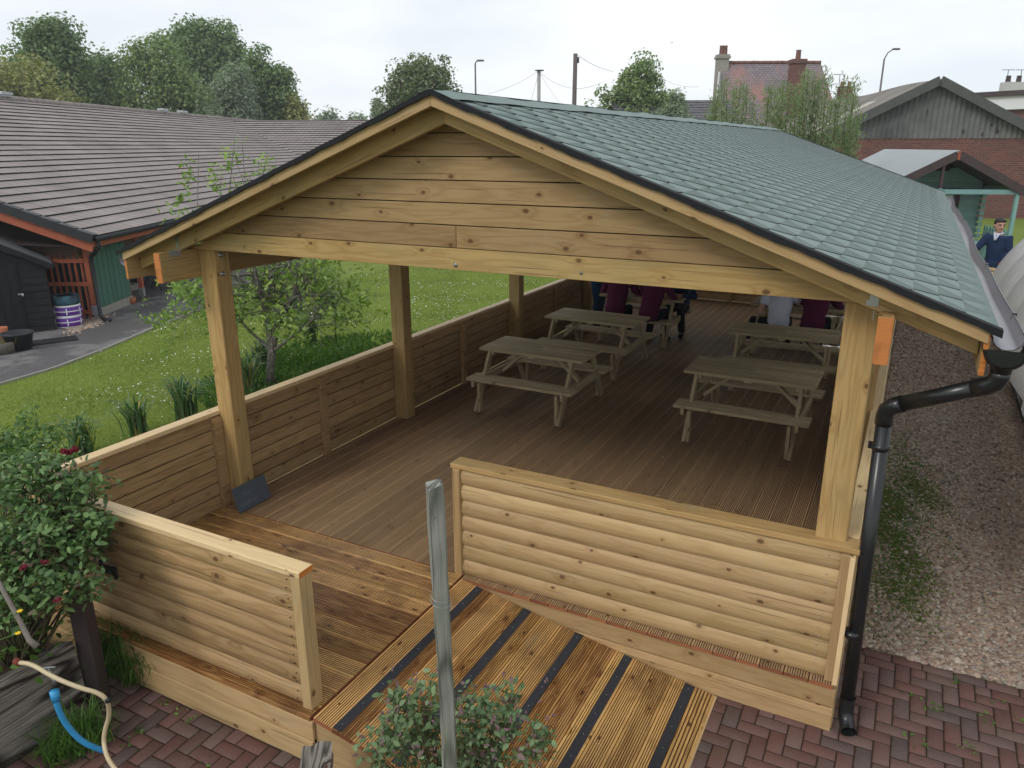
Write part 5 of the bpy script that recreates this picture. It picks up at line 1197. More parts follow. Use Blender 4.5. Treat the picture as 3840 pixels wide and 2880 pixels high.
mt = MB(); a = onp(130, 1290); mt.box((0, 0, .01), (1.1, .42, .02)); o = mt.build('rubber_mat', m_slates('mat_grid', (.03, .03, .032, 1), (.02, .02, .022, 1)), None, loc=onp(170, 1285)); o.rotation_euler = (0, 0, rad(62)); setp(o, 'dark ribbed rubber mat in front of the shed door', 'mat')
c_ = onp(365, 1215)
x = RNG.normal(0, .33, 1500)*1.1; y = RNG.normal(0, .12, 1500); ca, sa = math.cos(rad(57)), math.sin(rad(57)); pxx = -9.98+x*-.55-y*.8; pyy = 5.38+x*.8-y*.5
s__ = RNG.uniform(.015, .03, 1500); V, F = scatter_shapes(pb, pf, np.stack([pxx, pyy, np.full(1500, G+.02)], 1), np.stack([s__*1.3, s__, s__*.6], 1), RNG.uniform(0, 6, 1500)); T = np.repeat(RNG.random((1500, 3)), 12, 0)
setp(npmesh('pebble_patch', V, F, M['pebble'], T, smooth=True), 'patch of loose pebbles between the shed and the tarmac path', 'pebbles', kind='stuff')
tyre(onp(480, 1092), .26, .18, M['stonegrey'], None, 'pale stone coloured tyre planter under the canopy', 'tyres under the canopy')
tyre(onp(487, 1065)+V3(-.35, .5, .0), .33, .24, M['rubber'], None, 'dark tyre lying on the ground under the canopy behind the stone coloured one', 'tyres under the canopy'); tyre(onp(487, 1065)+V3(-.35, .5, .38), .33, .24, M['rubber'], None, 'blue-green stained tyre stacked higher under the canopy', 'tyres under the canopy')
q = onp(497, 1140); fp = thing('plant_pot', 'small red clay pot at the end of the green boarded wall', 'pot', q); mb = MB(); mb.lathe([(0, 0), (.07, 0), (.10, .15), (.085, .15), (.06, .03), (0, .03)]); mb.build('pot', M['terracotta'], fp)
ft = thing('folding_table', 'small dark folding table with crossed legs under the canopy', 'table', onp(588, 1085), rad(20)); mb = MB(); mb.box((0, 0, .68), (.75, .5, .03)); mb.build('table_top', M['darkplastic'], ft)
for s_ in (-1, 1):
    mb = MB(); mb.tube([(s_*.3, -.22, 0), (-s_*.15, -.22, .67)], .014, 6); mb.build('leg', M['black_plastic'], ft); mb = MB(); mb.tube([(s_*.3, .22, 0), (-s_*.15, .22, .67)], .014, 6); mb.build('leg', M['black_plastic'], ft)

# --- cement-sheet barn on the right
WA = YAW-rad(6.8); wr_, wf_ = frame(WA)
def pl(u, v, D): return Vector(at(u, v, D))
ap = pl(3515, 301, 28); wh = thing('barn', 'brick barn with a grey corrugated cement-sheet gable and mossy roof', 'barn', (ap.x, ap.y, .7)); wz = ap.z-.7; zb = pl(3515, 517, 28).z-.7
slp = 2.02/4.05; Lft, Rgt = -4.55, 6.2
def zt(x): return wz-.13-abs(x)*slp
mb = MB(); xs_ = np.arange(Lft, Rgt, .045); V_ = []; F_ = []
for i, x in enumerate(xs_):
    y = .045*math.sin(2*math.pi*x/.18); V_ += [wr_*x+wf_*y+V3(0, 0, zb-.02), wr_*x+wf_*y+V3(0, 0, max(zt(x), zb))]
    if i: F_.append((2*i-2, 2*i, 2*i+1, 2*i-1))
mb.add(V_, F_, None, None, 0, True); mb.build('corrugated_gable', M['corr'], wh)
mb = MB(); wallbox(mb, wr_*(Lft+.05), wr_*Rgt, -.9, zb, .25); wallbox(mb, wr_*(Lft+.1)+wf_*.1, wr_*(Lft+.1)+wf_*13, -.9, zb+.1, .25); mb.v = [(p[0]+wf_.x*.15, p[1]+wf_.y*.15, p[2]) for p in mb.v]; mb.build('brick_wall', M['brick'], wh)
mb = MB()
for s_ in (-1, 1):
    V_ = []; F_ = []; E_ = abs(Lft)+.25 if s_ < 0 else Rgt; ys = np.arange(-.25, 13.0, .05)
    for i, y in enumerate(ys):
        h = .025*math.sin(2*math.pi*y/.15); sag = .05*math.sin(y*.6)
        V_ += [wf_*y+V3(0, 0, wz+h+sag), wf_*y+wr_*s_*E_+V3(0, 0, wz-E_*slp+h)]
        if i: F_.append((2*i-2, 2*i-1, 2*i+1, 2*i) if s_ < 0 else (2*i-2, 2*i, 2*i+1, 2*i-1))
    mb.add(V_, F_, None, None, 0, True)
    mb.bar(V3(0, 0, wz-.04)+wf_*-.25, wr_*s_*E_+V3(0, 0, wz-.04-E_*slp)+wf_*-.25, .05, .22)
mb.build('sheet_roof', M['corr_roof'], wh)
mb = MB()
for s_ in (-1, 1): E_ = abs(Lft)+.25 if s_ < 0 else Rgt; mb.bar(V3(0, 0, wz-.02)+wf_*-.29, wr_*s_*E_+V3(0, 0, wz-.02-E_*slp)+wf_*-.29, .03, .30)
mb.build('verge_trim', plain('barn_verge', (.085, .088, .085, 1), .9, var=.35, nsc=4), wh)
mb = MB(); mb.add([wr_*-1.2+V3(0, 0, wz-1.2*slp+.06)+wf_*2.2, wr_*-4.3+V3(0, 0, wz-4.3*slp+.06)+wf_*2.2, wr_*-4.3+V3(0, 0, wz-4.3*slp+.06)+wf_*3.1, wr_*-1.2+V3(0, 0, wz-1.2*slp+.06)+wf_*3.1], [(0, 1, 2, 3)]); mb.build('rooflight', plain('rooflight_sheet', (.42, .40, .33, 1), .6), wh)
mb = MB()
for x in (1.75, 2.2, 2.25, 1.1, -.2, 2.0):
    z = random.uniform(zb+.1, zt(x)-.3); mb.ball(wr_*x+V3(0, 0, z)-wf_*.03, (.035, .02, .06+random.random()*.07), 6, 5)
mb.build('broken_holes', M['brownpaint'], wh)
# --- brick building with white fascia far right
b0 = pl(3610, 352, 46); b1 = pl(3960, 300, 42); fb = thing('brick_building', 'flat-roofed red brick building with white fascia behind the barn at the right edge', 'building', (b0.x, b0.y, 0)); d_ = Vector((b1.x-b0.x, b1.y-b0.y, 0)); dd_ = d_.normalized(); nrm_ = Vector((dd_.y, -dd_.x, 0)); zt_ = b0.z
mb = MB(); wallbox(mb, (0, 0), d_*1.5, 0, zt_-.9, .3); mb.build('wall', M['brick'], fb)
mb = MB(); wallbox(mb, Vector((0, 0, 0))+nrm_*.25, d_*1.5+nrm_*.25, zt_-.95, zt_-.25, .3); mb.build('fascia', M['white'], fb)
mb = MB(); wallbox(mb, Vector((0, 0, 0))+nrm_*.1, d_*1.5+nrm_*.1, zt_-.25, zt_, 1.0); mb.build('roof_edge', M['brownpaint'], fb)
mb = MB(); c_ = d_*.69+nrm_*.17; wallbox(mb, c_, c_+dd_*1.6, zt_-3.3, zt_-1.6, .05); w_ = mb.build('window', M['white'], fb); mb = MB(); wallbox(mb, c_+nrm_*.04+dd_*.08, c_+nrm_*.04+dd_*1.52, zt_-3.2, zt_-1.7, .02); mb.build('pane', M['glass'], w_)
for (u_, v_) in ((3782, 262), (3832, 262)):
    p = pl(u_, v_, 46); q = pl(u_-8, 325, 46); t = thing('tv_aerial', 'television aerial on a thin mast at the right edge above the brick building' if u_ < 3800 else 'television aerial on the mast nearest the right edge of the picture', 'aerial', q, 0, 'television aerials'); mb = MB(); r = p-q; mb.tube([(0, 0, -.4), r], .02, 5); mb.build('mast', M['metalgrey'], t); mb = MB(); mb.bar(r-Vector(RGT0)*.35, r+Vector(RGT0)*.35, .03, .03)
    for k in range(6): mb.bar(r+Vector(RGT0)*(-.3+k*.12)-V3(0, .15, 0), r+Vector(RGT0)*(-.3+k*.12)+V3(0, .15, 0), .015, .015)
    mb.build('antenna', M['metalgrey'], t)
q = pl(3795, 330, 46); t = thing('chimney_stack', 'low pale chimney with two dark pots on the flat-roofed building', 'chimney', q); mb = MB(); mb.box((0, 0, .05), (1.1, .6, .5), Matrix.Rotation(YAW, 3, 'Z')); mb.build('stack', M['render_white'], t)
for s_ in (-1, 1): mb = MB(); mb.lathe([(.14, .3), (.12, .62), (.13, .65)], c=(s_*.3*cy, s_*.3*sy, 0), n=10); mb.build('pot', M['brownpaint'], t)
# --- old house with the slate roof
DH = 55; hr, hf = frame(YAW+rad(4)); A_ = pl(2705, 237, DH); B_ = pl(3078, 234, DH); gz = 0; ho = thing('old_house', 'tall old house with a patched red and grey slate roof, two chimneys and rendered gable', 'house', (A_.x, A_.y, 0)); L = (B_-A_).length; zr = A_.z; ze = pl(2700, 520, DH).z; dpt = 3.2
hr = Vector((B_.x-A_.x, B_.y-A_.y, 0)).normalized(); hf = Vector((-hr.y, hr.x, 0))
mb = MB(); quaduv(mb, [hr*0-hf*dpt+V3(0, 0, ze), hr*(L+.9)-hf*dpt+V3(0, 0, ze), hr*L+V3(0, 0, zr), V3(0, 0, zr)], 1, 1); quaduv(mb, [hf*dpt+hr*L+V3(0, 0, ze), hf*dpt+V3(0, 0, ze), V3(0, 0, zr), hr*L+V3(0, 0, zr)], 1, 1); mb.build('slate_roof', M['slates_red'], ho)
mb = MB()
for k in range(16): mb.tube([hr*(L*k/16)+V3(0, 0, zr+.03+random.uniform(0, .03)), hr*(L*(k+1)/16)+V3(0, 0, zr+.04)], .11, 6)
mb.build('ridge_tiles', M['oldpot'], ho)
mb = MB(); mb.add([-hf*dpt, hf*dpt, hf*dpt+V3(0, 0, ze), V3(0, 0, zr-.05), -hf*dpt+V3(0, 0, ze)], [(0, 1, 2, 3, 4)]); mb.add([-hf*dpt-hr*1.1, -hf*dpt, -hf*dpt+V3(0, 0, ze), V3(0, 0, zr-.05), V3(0, 0, zr-.05)-hr*.15, -hf*dpt-hr*1.1+V3(0, 0, ze)], [(0, 1, 2, 3, 4, 5)])
wallbox(mb, -hf*(dpt-.2), -hf*(dpt-.2)+hr*L, 0, ze, .3); mb.build('rendered_wall', M['render_white'], ho)
def chim(x, y, z0, z1, wd, mat, pots):
    mb = MB(); c = hr*x+hf*y; Rm = Matrix((hr, hf, (0, 0, 1))).transposed(); mb.box(c+V3(0, 0, (z0+z1)/2), (wd, wd*.9, z1-z0), Rm, ax=0); mb.box(c+V3(0, 0, z1-.15), (wd+.18, wd+.1, .12), Rm, ax=0); mb.box(c+V3(0, 0, z1-.02), (wd+.08, wd+.05, .12), Rm, ax=0); o = mb.build('chimney', mat, ho)
    for p in pots: mb = MB(); q = c+hr*p; mb.lathe([(.17, z1), (.15, z1+.55), (.18, z1+.6), (.0, z1+.6)], c=(q.x, q.y, 0), n=10); mb.build('chimney_pot', M['oldpot'], o)
zc1 = pl(2720, 208, DH).z; chim(.05, 0, zr-3.5, zc1, .75, M['stonegrey'], (-.08, .14))
zc2 = pl(2955, 238, DH).z; chim((2950-2705)/373*L, -2.1, zr-3.4, zc2, .85, M['brick'], (0,))
# small chimney and aerial behind, right of the house
q = pl(3168, 350, 50); t = thing('chimney_stack', 'small brick chimney with two pots between the willow and the barn roof', 'chimney', q); mb = MB(); mb.box((0, 0, -.9), (.75, .6, 2.6), Matrix.Rotation(YAW, 3, 'Z'), ax=0); mb.build('stack', M['brick'], t)
for s_ in (-1, 1): mb = MB(); mb.lathe([(.13, .35), (.11, .68)], c=(s_*.22*cy, s_*.22*sy, 0), n=10); mb.build('pot', M['oldpot'], t)
q = pl(3148, 330, 50); p = pl(3150, 279, 50); t = thing('tv_aerial', 'television aerial above the small brick chimney', 'aerial', q, 0, 'television aerials'); mb = MB(); r = p-q; mb.tube([(0, 0, -1), r], .02, 5); mb.build('mast', M['metalgrey'], t); mb = MB(); mb.bar(r-Vector(RGT0)*.35, r+Vector(RGT0)*.2, .03, .03); mb.build('antenna', M['metalgrey'], t)
# --- low house with dark tiled roof behind the ridge
DL = 50; A_ = pl(2330, 377, DL); B_ = pl(2655, 377, DL); lr = Vector((B_.x-A_.x, B_.y-A_.y, 0)).normalized(); lf = Vector((-lr.y, lr.x, 0)); L = (B_-A_).length; hl = thing('low_house', 'low house with dark tiled roof seen just above the green shingle ridge', 'house', (A_.x, A_.y, 0)); zr = A_.z; ze = zr-1.9
mb = MB(); tiled(mb, lr*-.6-lf*3.6+V3(0, 0, ze), lr, (lf*3.6+V3(0, 0, 1.9)).normalized(), L+2.0, math.hypot(3.6, 1.9), .34, .03); mb.build('roof_tiles', [M['slates_dk'], M['bitumen']], hl)
mb = MB(); mb.add([-lf*3.6+V3(0, 0, ze)-lr*.6, V3(0, 0, zr), lf*3.6+V3(0, 0, ze)-lr*.6, lf*3.6-lr*.6, -lf*3.6-lr*.6], [(0, 1, 2, 3, 4)]); wallbox(mb, -lf*3.2, -lf*3.2+lr*L, 0, ze, .2); mb.build('wall', plain('buff_wall', (.30, .24, .19, 1), .9), hl)
# gabled porch of that house
q = pl(2350, 405, DL-4.2)
# --- poles, lamps and wires
def lamp(u, v0, v1, D, label, arm):
    b = pl(u[0], v1, D); p = pl(u[1], v0, D); t = thing('street_lamp', label, 'street lamp', (b.x, b.y, 0), 0, 'street lamps'); r = p-Vector((b.x, b.y, 0)); mb = MB(); mb.tube([(0, 0, 0), (r.x*.9, r.y*.9, r.z*.5), r], [.10, .08, .06], 8)
    pts = [r, r+Vector(RGT0)*arm*.25+V3(0, 0, arm*.55), r+Vector(RGT0)*arm*.7+V3(0, 0, arm*.85)]; mb.tube(pts, .045, 6); mb.build('column', M['metalgrey'], t)
    e = pts[-1]; mb = MB(); Rm = Matrix.Rotation(YAW, 3, 'Z'); mb.box(e+Vector(RGT0)*.22+V3(0, 0, .02), (.5, .22, .12), Rm); mb.build('lantern', M['metalgrey'], t, .03)
lamp((1785, 1782), 240, 352, 60, 'slim street lamp with a short arm just right of the chestnut tree', .25)
lamp((3300, 3316), 222, 345, 58, 'street lamp with a curved neck rising above the barn roof', .75)
b = pl(2022, 380, 62); p = pl(2021, 266, 62); t = thing('telegraph_pole', 'pale telegraph pole with a flat ring top left of the dark wooden pole', 'pole', (b.x, b.y, 0), 0, 'telegraph poles'); mb = MB(); mb.tube([(0, 0, 0), (p-Vector((b.x, b.y, 0)))], .14, 8); mb.build('shaft', plain('pale_pole', (.33, .32, .31, 1), .8), t); mb = MB(); mb.lathe([(0, p.z), (.34, p.z), (.34, p.z+.07), (0, p.z+.07)], n=12); mb.build('ring_head', M['metalgrey'], t); P1 = p
b = pl(2152, 395, 48); p = pl(2158, 201, 48); t = thing('telegraph_pole', 'taller dark wooden telegraph pole with a cable box near its top', 'pole', (b.x, b.y, 0), 0, 'telegraph poles'); mb = MB(); mb.tube([(0, 0, 0), (p-Vector((b.x, b.y, 0)))], [.17, .13], 8); mb.build('shaft', M['polewood'], t); mb = MB(); r = p-Vector((b.x, b.y, 0)); mb.box(r+Vector(RGT0)*.16-V3(0, 0, .35), (.10, .12, .32)); mb.build('cable_box', M['darkplastic'], t); P2 = p
def wire(a, b, sag, label):
    a = Vector(a); b = Vector(b); mb = MB(); mb.tube([a*(1-k/14)+b*(k/14)-V3(0, 0, sag*4*(k/14)*(1-k/14))-a for k in range(15)], .012, 4); setp(mb.build('overhead_wire', M['wire'], None, loc=a), label, 'wire', 'overhead wires')
wire(P2, pl(2300, 268, 50), .15, 'overhead wire running right from the dark pole into the maple')
wire(P1, P2-V3(0, 0, 1.9), .25, 'overhead wire from the pale pole to the dark wooden pole')
wire(P1, pl(1830, 352, 66), .2, 'overhead wire falling left from the pale pole to the roof ridge')
wire(P1, pl(2098, 385, 60), .1, 'overhead wire dropping steeply right from the pale pole')
wire(P1, pl(1990, 385, 60), .05, 'overhead wire dropping steeply left from the pale pole')
wire(P2-V3(0, 0, 1.9), pl(2252, 310, 50), .1, 'overhead wire leaving the dark pole low to the right')
wire(pl(2480, 293, 56), pl(2620, 325, 56), .2, 'overhead wire between the maple and the willow wands')
o = leaf_mesh('fallen_leaves', litter_pts, .028, leafmat('dry_leaf', (.16, .10, .04, 1), (.28, .20, .09, 1)), None, .5, None, 2.5); setp(o, 'few small dry leaves blown onto the grooved deck', 'leaves', kind='stuff')
# --- bird in the sky
mb = MB(); mb.add([(-.18, .05, 0), (0, 0, .02), (.2, .1, .1), (0, .06, .02)], [(0, 1, 2, 3)]); mb.tube([(-.03, 0, 0), (.12, .04, .03)], .02, 5); o = mb.build('bird', M['metalgrey'], None, loc=pl(2517, 161, 60)); setp(o, 'small grey bird high in the white sky', 'bird')

# --- summerhouse
D0 = 17; ap = pl(3595, 572, D0); sm = thing('summerhouse', 'mint green summerhouse with grey felt roof and dark brown veranda gable', 'summerhouse', (ap.x, ap.y, .30)); zr = ap.z-.30; hw = 1.62; dz = .84; dpb = 4.6
def Q(x, y, z): return wr_*x+wf_*y+V3(0, 0, z)
mb = MB()
for s_ in (-1, 1):
    p = [Q(0, 0, zr), Q(0, dpb, zr), Q(s_*hw, dpb, zr-dz), Q(s_*hw, 0, zr-dz)]; u_ = V3(0, 0, .05); mb.add(p+[a+u_ for a in p], [(0, 1, 2, 3), (7, 6, 5, 4), (0, 3, 7, 4), (3, 2, 6, 7), (2, 1, 5, 6)])
mb.build('felt_roof', M['felt'], sm)
mb = MB()
for s_ in (-1, 1):
    p = [Q(0, .03, zr-.01), Q(0, dpb-.1, zr-.01), Q(s_*(hw-.02), dpb-.1, zr-dz-.01), Q(s_*(hw-.02), .03, zr-dz-.01)]; mb.add(p, [(0, 1, 2, 3)])
mb.build('roof_lining', M['brownpaint'], sm)
for s_ in (-1, 1): mb = MB(); mb.bar(Q(s_*.02, -.03, zr-.05), Q(s_*(hw+.03), -.03, zr-.05-dz*(hw+.03)/hw), .03, .17); mb.build('barge_board', M['brownpaint'], sm)
mb = MB(); mb.bar(Q(0, -.052, zr+.03), Q(0, -.052, zr-.15), .02, .05, up=wr_); mb.build('apex_cap', M['orange'], sm)
mb = MB(); mb.bar(Q(-.24, .05, -.2), Q(-.24, .05, zr-.75), .07, .07, up=wr_); mb.build('post', M['mint'], sm); mb = MB(); mb.bar(Q(-.24, .05, zr-.75), Q(-.24, .05, zr-.12), .06, .06, up=wr_); mb.build('post_head', M['brownpaint'], sm)
mb = MB(); p = [Q(-hw+.03, 1.58, zr-dz), Q(hw-.03, 1.58, zr-dz), Q(0, 1.58, zr-.02), Q(-hw+.03, 1.62, zr-dz), Q(hw-.03, 1.62, zr-dz), Q(0, 1.62, zr-.02)]; mb.add(p, [(0, 1, 2), (5, 4, 3), (0, 3, 4, 1), (1, 4, 5, 2), (2, 5, 3, 0)]); mb.build('gable_panel', M['brownpaint'], sm)
mb = MB(); mb.bar(Q(1.36, .05, -.2), Q(1.36, .05, zr-dz+.14), .075, .075, up=wr_); mb.build('post', M['mint'], sm)
mb = MB(); zz = -.1
while zz < zr-.5: mb.bar(Q(-1.3, 1.5, zz+.065), Q(1.27, 1.5, zz+.065), .05, .126); zz += .132
mb.add([Q(.35, 1.47, zr-.62), Q(1.25, 1.47, zr-.62), Q(1.05, 1.47, zr-.50), Q(.75, 1.47, zr-.34), Q(.50, 1.47, zr-.36)], [(0, 1, 2, 3, 4)]); mb.build('boarded_wall', M['mintwall'], sm)
mb = MB()
for k in range(16): mb.bar(Q(1.31, 1.42, -.05+k*.132), Q(1.31, 1.42, .045+k*.132), .09, .10, up=wr_)
mb.build('log_ends', M['mint'], sm)
mb = MB(); mb.bar(Q(-1.3, .05, zr-dz+.02), Q(1.4, .05, zr-dz+.02), .05, .10); mb.bar(Q(1.36, .05, zr-dz+.02), Q(1.33, 1.45, zr-dz+.02), .05, .12); mb.build('top_beam', M['mintwall'], sm)
mb = MB()
for x in (.12, .74): mb.bar(Q(x, 1.45, .55), Q(x, 1.45, 1.95), .05, .10, up=wr_)
for z in (.55, 1.95): mb.bar(Q(.10, 1.44, z), Q(.76, 1.44, z), .05, .10)
wn = mb.build('window', M['brownpaint'], sm); mb = MB(); mb.bar(Q(.14, 1.452, 1.25), Q(.72, 1.452, 1.25), .01, 1.4); mb.build('pane', M['glass'], wn); mb = MB(); mb.bar(Q(.22, 1.448, 1.45), Q(.60, 1.448, 1.45), .004, .8); mb.build('curtain', M['white'], wn)
mb = MB(); mb.bar(Q(-.3, .05, .92), Q(1.36, .05, .92), .05, .07); mb.bar(Q(-.3, .05, .38), Q(1.36, .05, .38), .05, .07); mb.build('rail', M['mint'], sm)
mb = MB()
for k in range(9):
    t_ = k/9; x = 1.36; y = .15+1.2*t_; mb.prism([(-.045, 0), (.045, 0), (.045, .98), (0, 1.06), (-.045, .98)], Q(x, y, .15), wf_, (0, 0, 1), wr_*.02)
for z in (.45, .95): mb.bar(Q(1.40, .1, z), Q(1.40, 1.38, z), .03, .06)
mb.build('picket_side', M['mint'], sm)
mb = MB(); mb.bar(Q(-1.4, .75, -.02), Q(1.45, .75, -.02), 1.5, .08); mb.build('floor', M['deck'], sm)
# raised timber planter next to the boy
q = at(3722, 1022, 13.0); tpn = thing('timber_planter', 'raised planter with a pale new timber rim below the boy', 'planter', (q[0], q[1], float(ground_z(q[0], q[1]))), YAW); hz = q[2]-float(ground_z(q[0], q[1]))
mb = MB(); mb.box((0, .3, hz/2-.04), (.55, .6, hz-.06)); mb.build('box', M['brownpaint'], tpn); mb = MB(); mb.box((0, 0, hz-.015), (.62, .10, .04)); mb.box((0, .6, hz-.015), (.62, .10, .04)); mb.box((.26, .3, hz-.012), (.10, .5, .035)); mb.box((-.26, .3, hz-.012), (.10, .5, .035)); mb.build('rim', M['top'], tpn)

# --- polytunnel
pt = thing('polytunnel', 'white polythene tunnel with bulging segments between hoops at the right edge beside the gravel', 'polytunnel', (9.1, 0, G))
hoops = [10.7-k*1.22 for k in range(9)]; cx_ = 9.0
def tun(a, y, bulge):
    # a 0..pi over the arch; straight leaning foot below
    rx, rz = 2.26+bulge, 1.80+bulge*1.1; return (-rx*math.cos(a), y, 1.12+rz*math.sin(a))
mb = MB(); ys = []; 
for k in range(8):
    for j in range(8): ys.append((hoops[k]-1.22*j/8, .13*math.sin(math.pi*j/8)**.75))
V_ = []; F_ = []; na = 36
endr = [(10.7+.55, -.95), (10.7+.5, -.55), (10.7+.38, -.3), (10.7+.2, -.1)]
for i, (y, b_) in enumerate(endr+ys):
    row = [(-1.86, y, 0.0), (-1.95, y, .55)]+[tun(math.pi*q/na, y, b_) for q in range(na+1)]+[(1.95, y, .55), (1.86, y, 0)]; V_ += row; m_ = len(row)
    if i:
        for q in range(m_-1): F_.append(((i-1)*m_+q, i*m_+q, i*m_+q+1, (i-1)*m_+q+1))
mb.add(V_, F_, None, None, 0, True); mb.build('polythene', M['poly'], pt)
for y in hoops[:8]:
    mb = MB(); mb.tube([(-1.86, y, 0)]+[tun(math.pi*q/24, y, -.012) for q in range(25)]+[(1.86, y, 0)], .022, 6); mb.build('hoop', M['steel'], pt)
mb = MB(); mb.bar((-1.87, 10.9, .03), (-1.87, 1.5, .03), .03, .10); mb.build('base_rail', M['darkplastic'], pt)

# ------------------------------------------------------------------ near garden
q = onz(3455, 1232, G); mb = MB(); mb.box((0, 0, .07), (.42, .2, .16)); o = mb.build('stone_block', M['stonegrey'], None, .02, loc=(q[0], q[1], G)); o.rotation_euler = (0, 0, .5); setp(o, 'pale rough stone block on the gravel beside the shelter wall', 'block')
# young pear tree
tr = thing('pear_tree', 'young pear tree with lichened grey stems and fresh leaves behind the left boarded wall', 'tree', (-3.25, 3.92, G)); mb = MB(); tips = []
random.seed(21)
f1 = V3(.03, .05, .55); mb.tube([(0, 0, -.05), (-.01, 0, .2), f1], [.085, .068, .062], 10)
for (e, r, L_) in (((-.25, .10, 1.75), .062, 1.0), ((.42, .25, 1.45), .055, 1.0), ((-.62, -.15, 1.25), .026, .8), ((.9, .1, 1.15), .024, .7)):
    e = Vector(e); md = (f1+e)/2+V3(random.gauss(0, .04), random.gauss(0, .04), 0); mb.tube([f1, md, e], [r, r*.85, r*.7], 8, cap=False)
    for k in range(10):
        t_ = .2+.8*k/9; p = md*(1-t_)+e*t_; a = random.uniform(0, 6.28); d = V3(math.cos(a), math.sin(a), random.uniform(-.05, .7)).normalized(); grow(mb, p, d, random.uniform(.55, .95)*L_, r*.42, 2, tips, .75, 3, .08)
    grow(mb, e, V3(e.x*.3, e.y*.2, 1).normalized(), .8, r*.65, 2, tips, .6, 3, .3)
for q in range(10):
    b0_ = V3(random.uniform(-1.1, .9), random.uniform(-.5, .6), 2.1); tp_ = b0_+V3(random.gauss(0, .25), random.gauss(0, .25), random.uniform(1.0, 1.75)); mb.tube([V3(b0_.x*.4, b0_.y*.4, 1.5), b0_, tp_], [.02, .013, .004], 5, cap=False); tips += [tuple(b0_+(tp_-b0_)*k/9) for k in range(2, 10) for _ in (0, 1)]
mb.build('trunk', M['bark'], tr); P = np.array(tips); P = P[RNG.integers(0, len(P), 800)]; P *= np.array([1.22, 1.22, 1]); V, d = clumps(P, .14, 8, .9); V = V[(V[:, 2] > .75)]; leaf_mesh('crown', V, .076, M['leaf_pear'], tr, .55, None, .5, droop=.4)
# leafy branch reaching out to the left of the corner post
def leafy(name, label, cat, pts, n, size, mat, r=.012, spread=.12, group=None):
    o = Vector(pts[0]); t = thing(name, label, cat, o, 0, group); mb = MB(); q = [Vector(p)-o for p in pts]; mb.tube(q, [r]+[r*.6]*(len(q)-2)+[r*.3] if len(q) > 2 else [r, r*.4], 6); mb.build('stem', M['stem'], t)
    s = RNG.uniform(.15, 1, n)*(len(q)-1); i = np.minimum(s.astype(int), len(q)-2); f = (s-i)[:, None]; A = np.array(q); P = A[i]*(1-f)+A[i+1]*f+RNG.normal(0, spread, (n, 3)); leaf_mesh('leaves', P, size, mat, t, .55, None, .5, droop=.3); return t
# spiky iris / daffodil clumps along the wall
def iris(loc, n, h, label):
    t = thing('iris_clump', label, 'plant', loc, 0, 'strap-leaved clumps along the outside of the left wall'); az = RNG.uniform(0, 6.28, n); L = RNG.uniform(.15, .95, n); hh = h*RNG.uniform(.6, 1.15, n); V_ = []; F_ = []; T_ = []
    for i in range(n):
        d = np.array([math.cos(az[i]), math.sin(az[i]), 0]); s = np.array([-d[1], d[0], 0]); b = RNG.normal(0, .06, 3)*np.array([1, 1, 0]); w0 = .010*random.uniform(.8, 1.4); tn = RNG.random(3); base_ = len(V_)
        for k, (o_, z_, w_) in enumerate(((0, 0, 1), (.12, .45, 1.1), (.42, .82, .9), (.85, 1.0-.25*L[i], .12))):
            c = b+d*o_*L[i]*hh[i]+np.array([0, 0, z_*hh[i]]); V_ += [c-s*w0*w_, c+s*w0*w_]; T_ += [tn, tn]
            if k: a = base_+2*k-2; F_.append((a, a+1, a+3, a+2))
    npmesh('blades', np.array(V_), np.array(F_), M['iris'], np.array(T_), t)
for u_, v_, n, h, lb_ in ((318, 1700, 70, .52, 'strap-leaved clump nearest the rose bush outside the left wall'), (520, 1630, 70, .55, 'strap-leaved clump with some yellowing blades outside the left wall'), (700, 1575, 120, .62, 'largest dark strap-leaved clump left of the corner post'), (925, 1470, 100, .62, 'strap-leaved clump just right of the corner post'), (985, 1385, 80, .55, 'strap-leaved clump at the foot of the young pear tree'), (1165, 1290, 110, .60, 'strap-leaved clump right of the young pear tree'), (1120, 1175, 70, .6, 'strap-leaved clump in the shade farther behind the pear tree')):
    q = onz(u_, v_, G); iris((q[0], q[1], G), n, h, lb_)
# bird feeder pole in the tree shade
q = onz(1262, 1290, G); bf = thing('bird_feeder', 'bird feeder pole with a green domed lid in the shade of the pear tree', 'bird feeder', (q[0], q[1], G)); mb = MB(); mb.tube([(0, 0, 0), (0, 0, .75)], .012, 6); mb.build('pole', M['darkplastic'], bf); mb = MB(); mb.lathe([(.05, .72), (.05, .96)], n=10); mb.build('seed_tube', M['glass'], bf); mb = MB(); mb.lathe([(.10, .96), (.08, 1.0), (.0, 1.03)], n=14); mb.build('lid', M['greenpaint'], bf)
q = onz(1180, 1235, G); pt_ = thing('bird_feeder', 'small pale tube feeder hanging low behind the pear tree', 'bird feeder', (q[0], q[1], G)); mb = MB(); mb.lathe([(.0, .10), (.045, .10), (.045, .36), (0, .36)], n=10); mb.build('seed_tube', M['white'], pt_); mb = MB(); mb.lathe([(0, 0), (.05, 0), (.05, .10), (0, .10)], n=10); mb.build('base', M['darkplastic'], pt_)

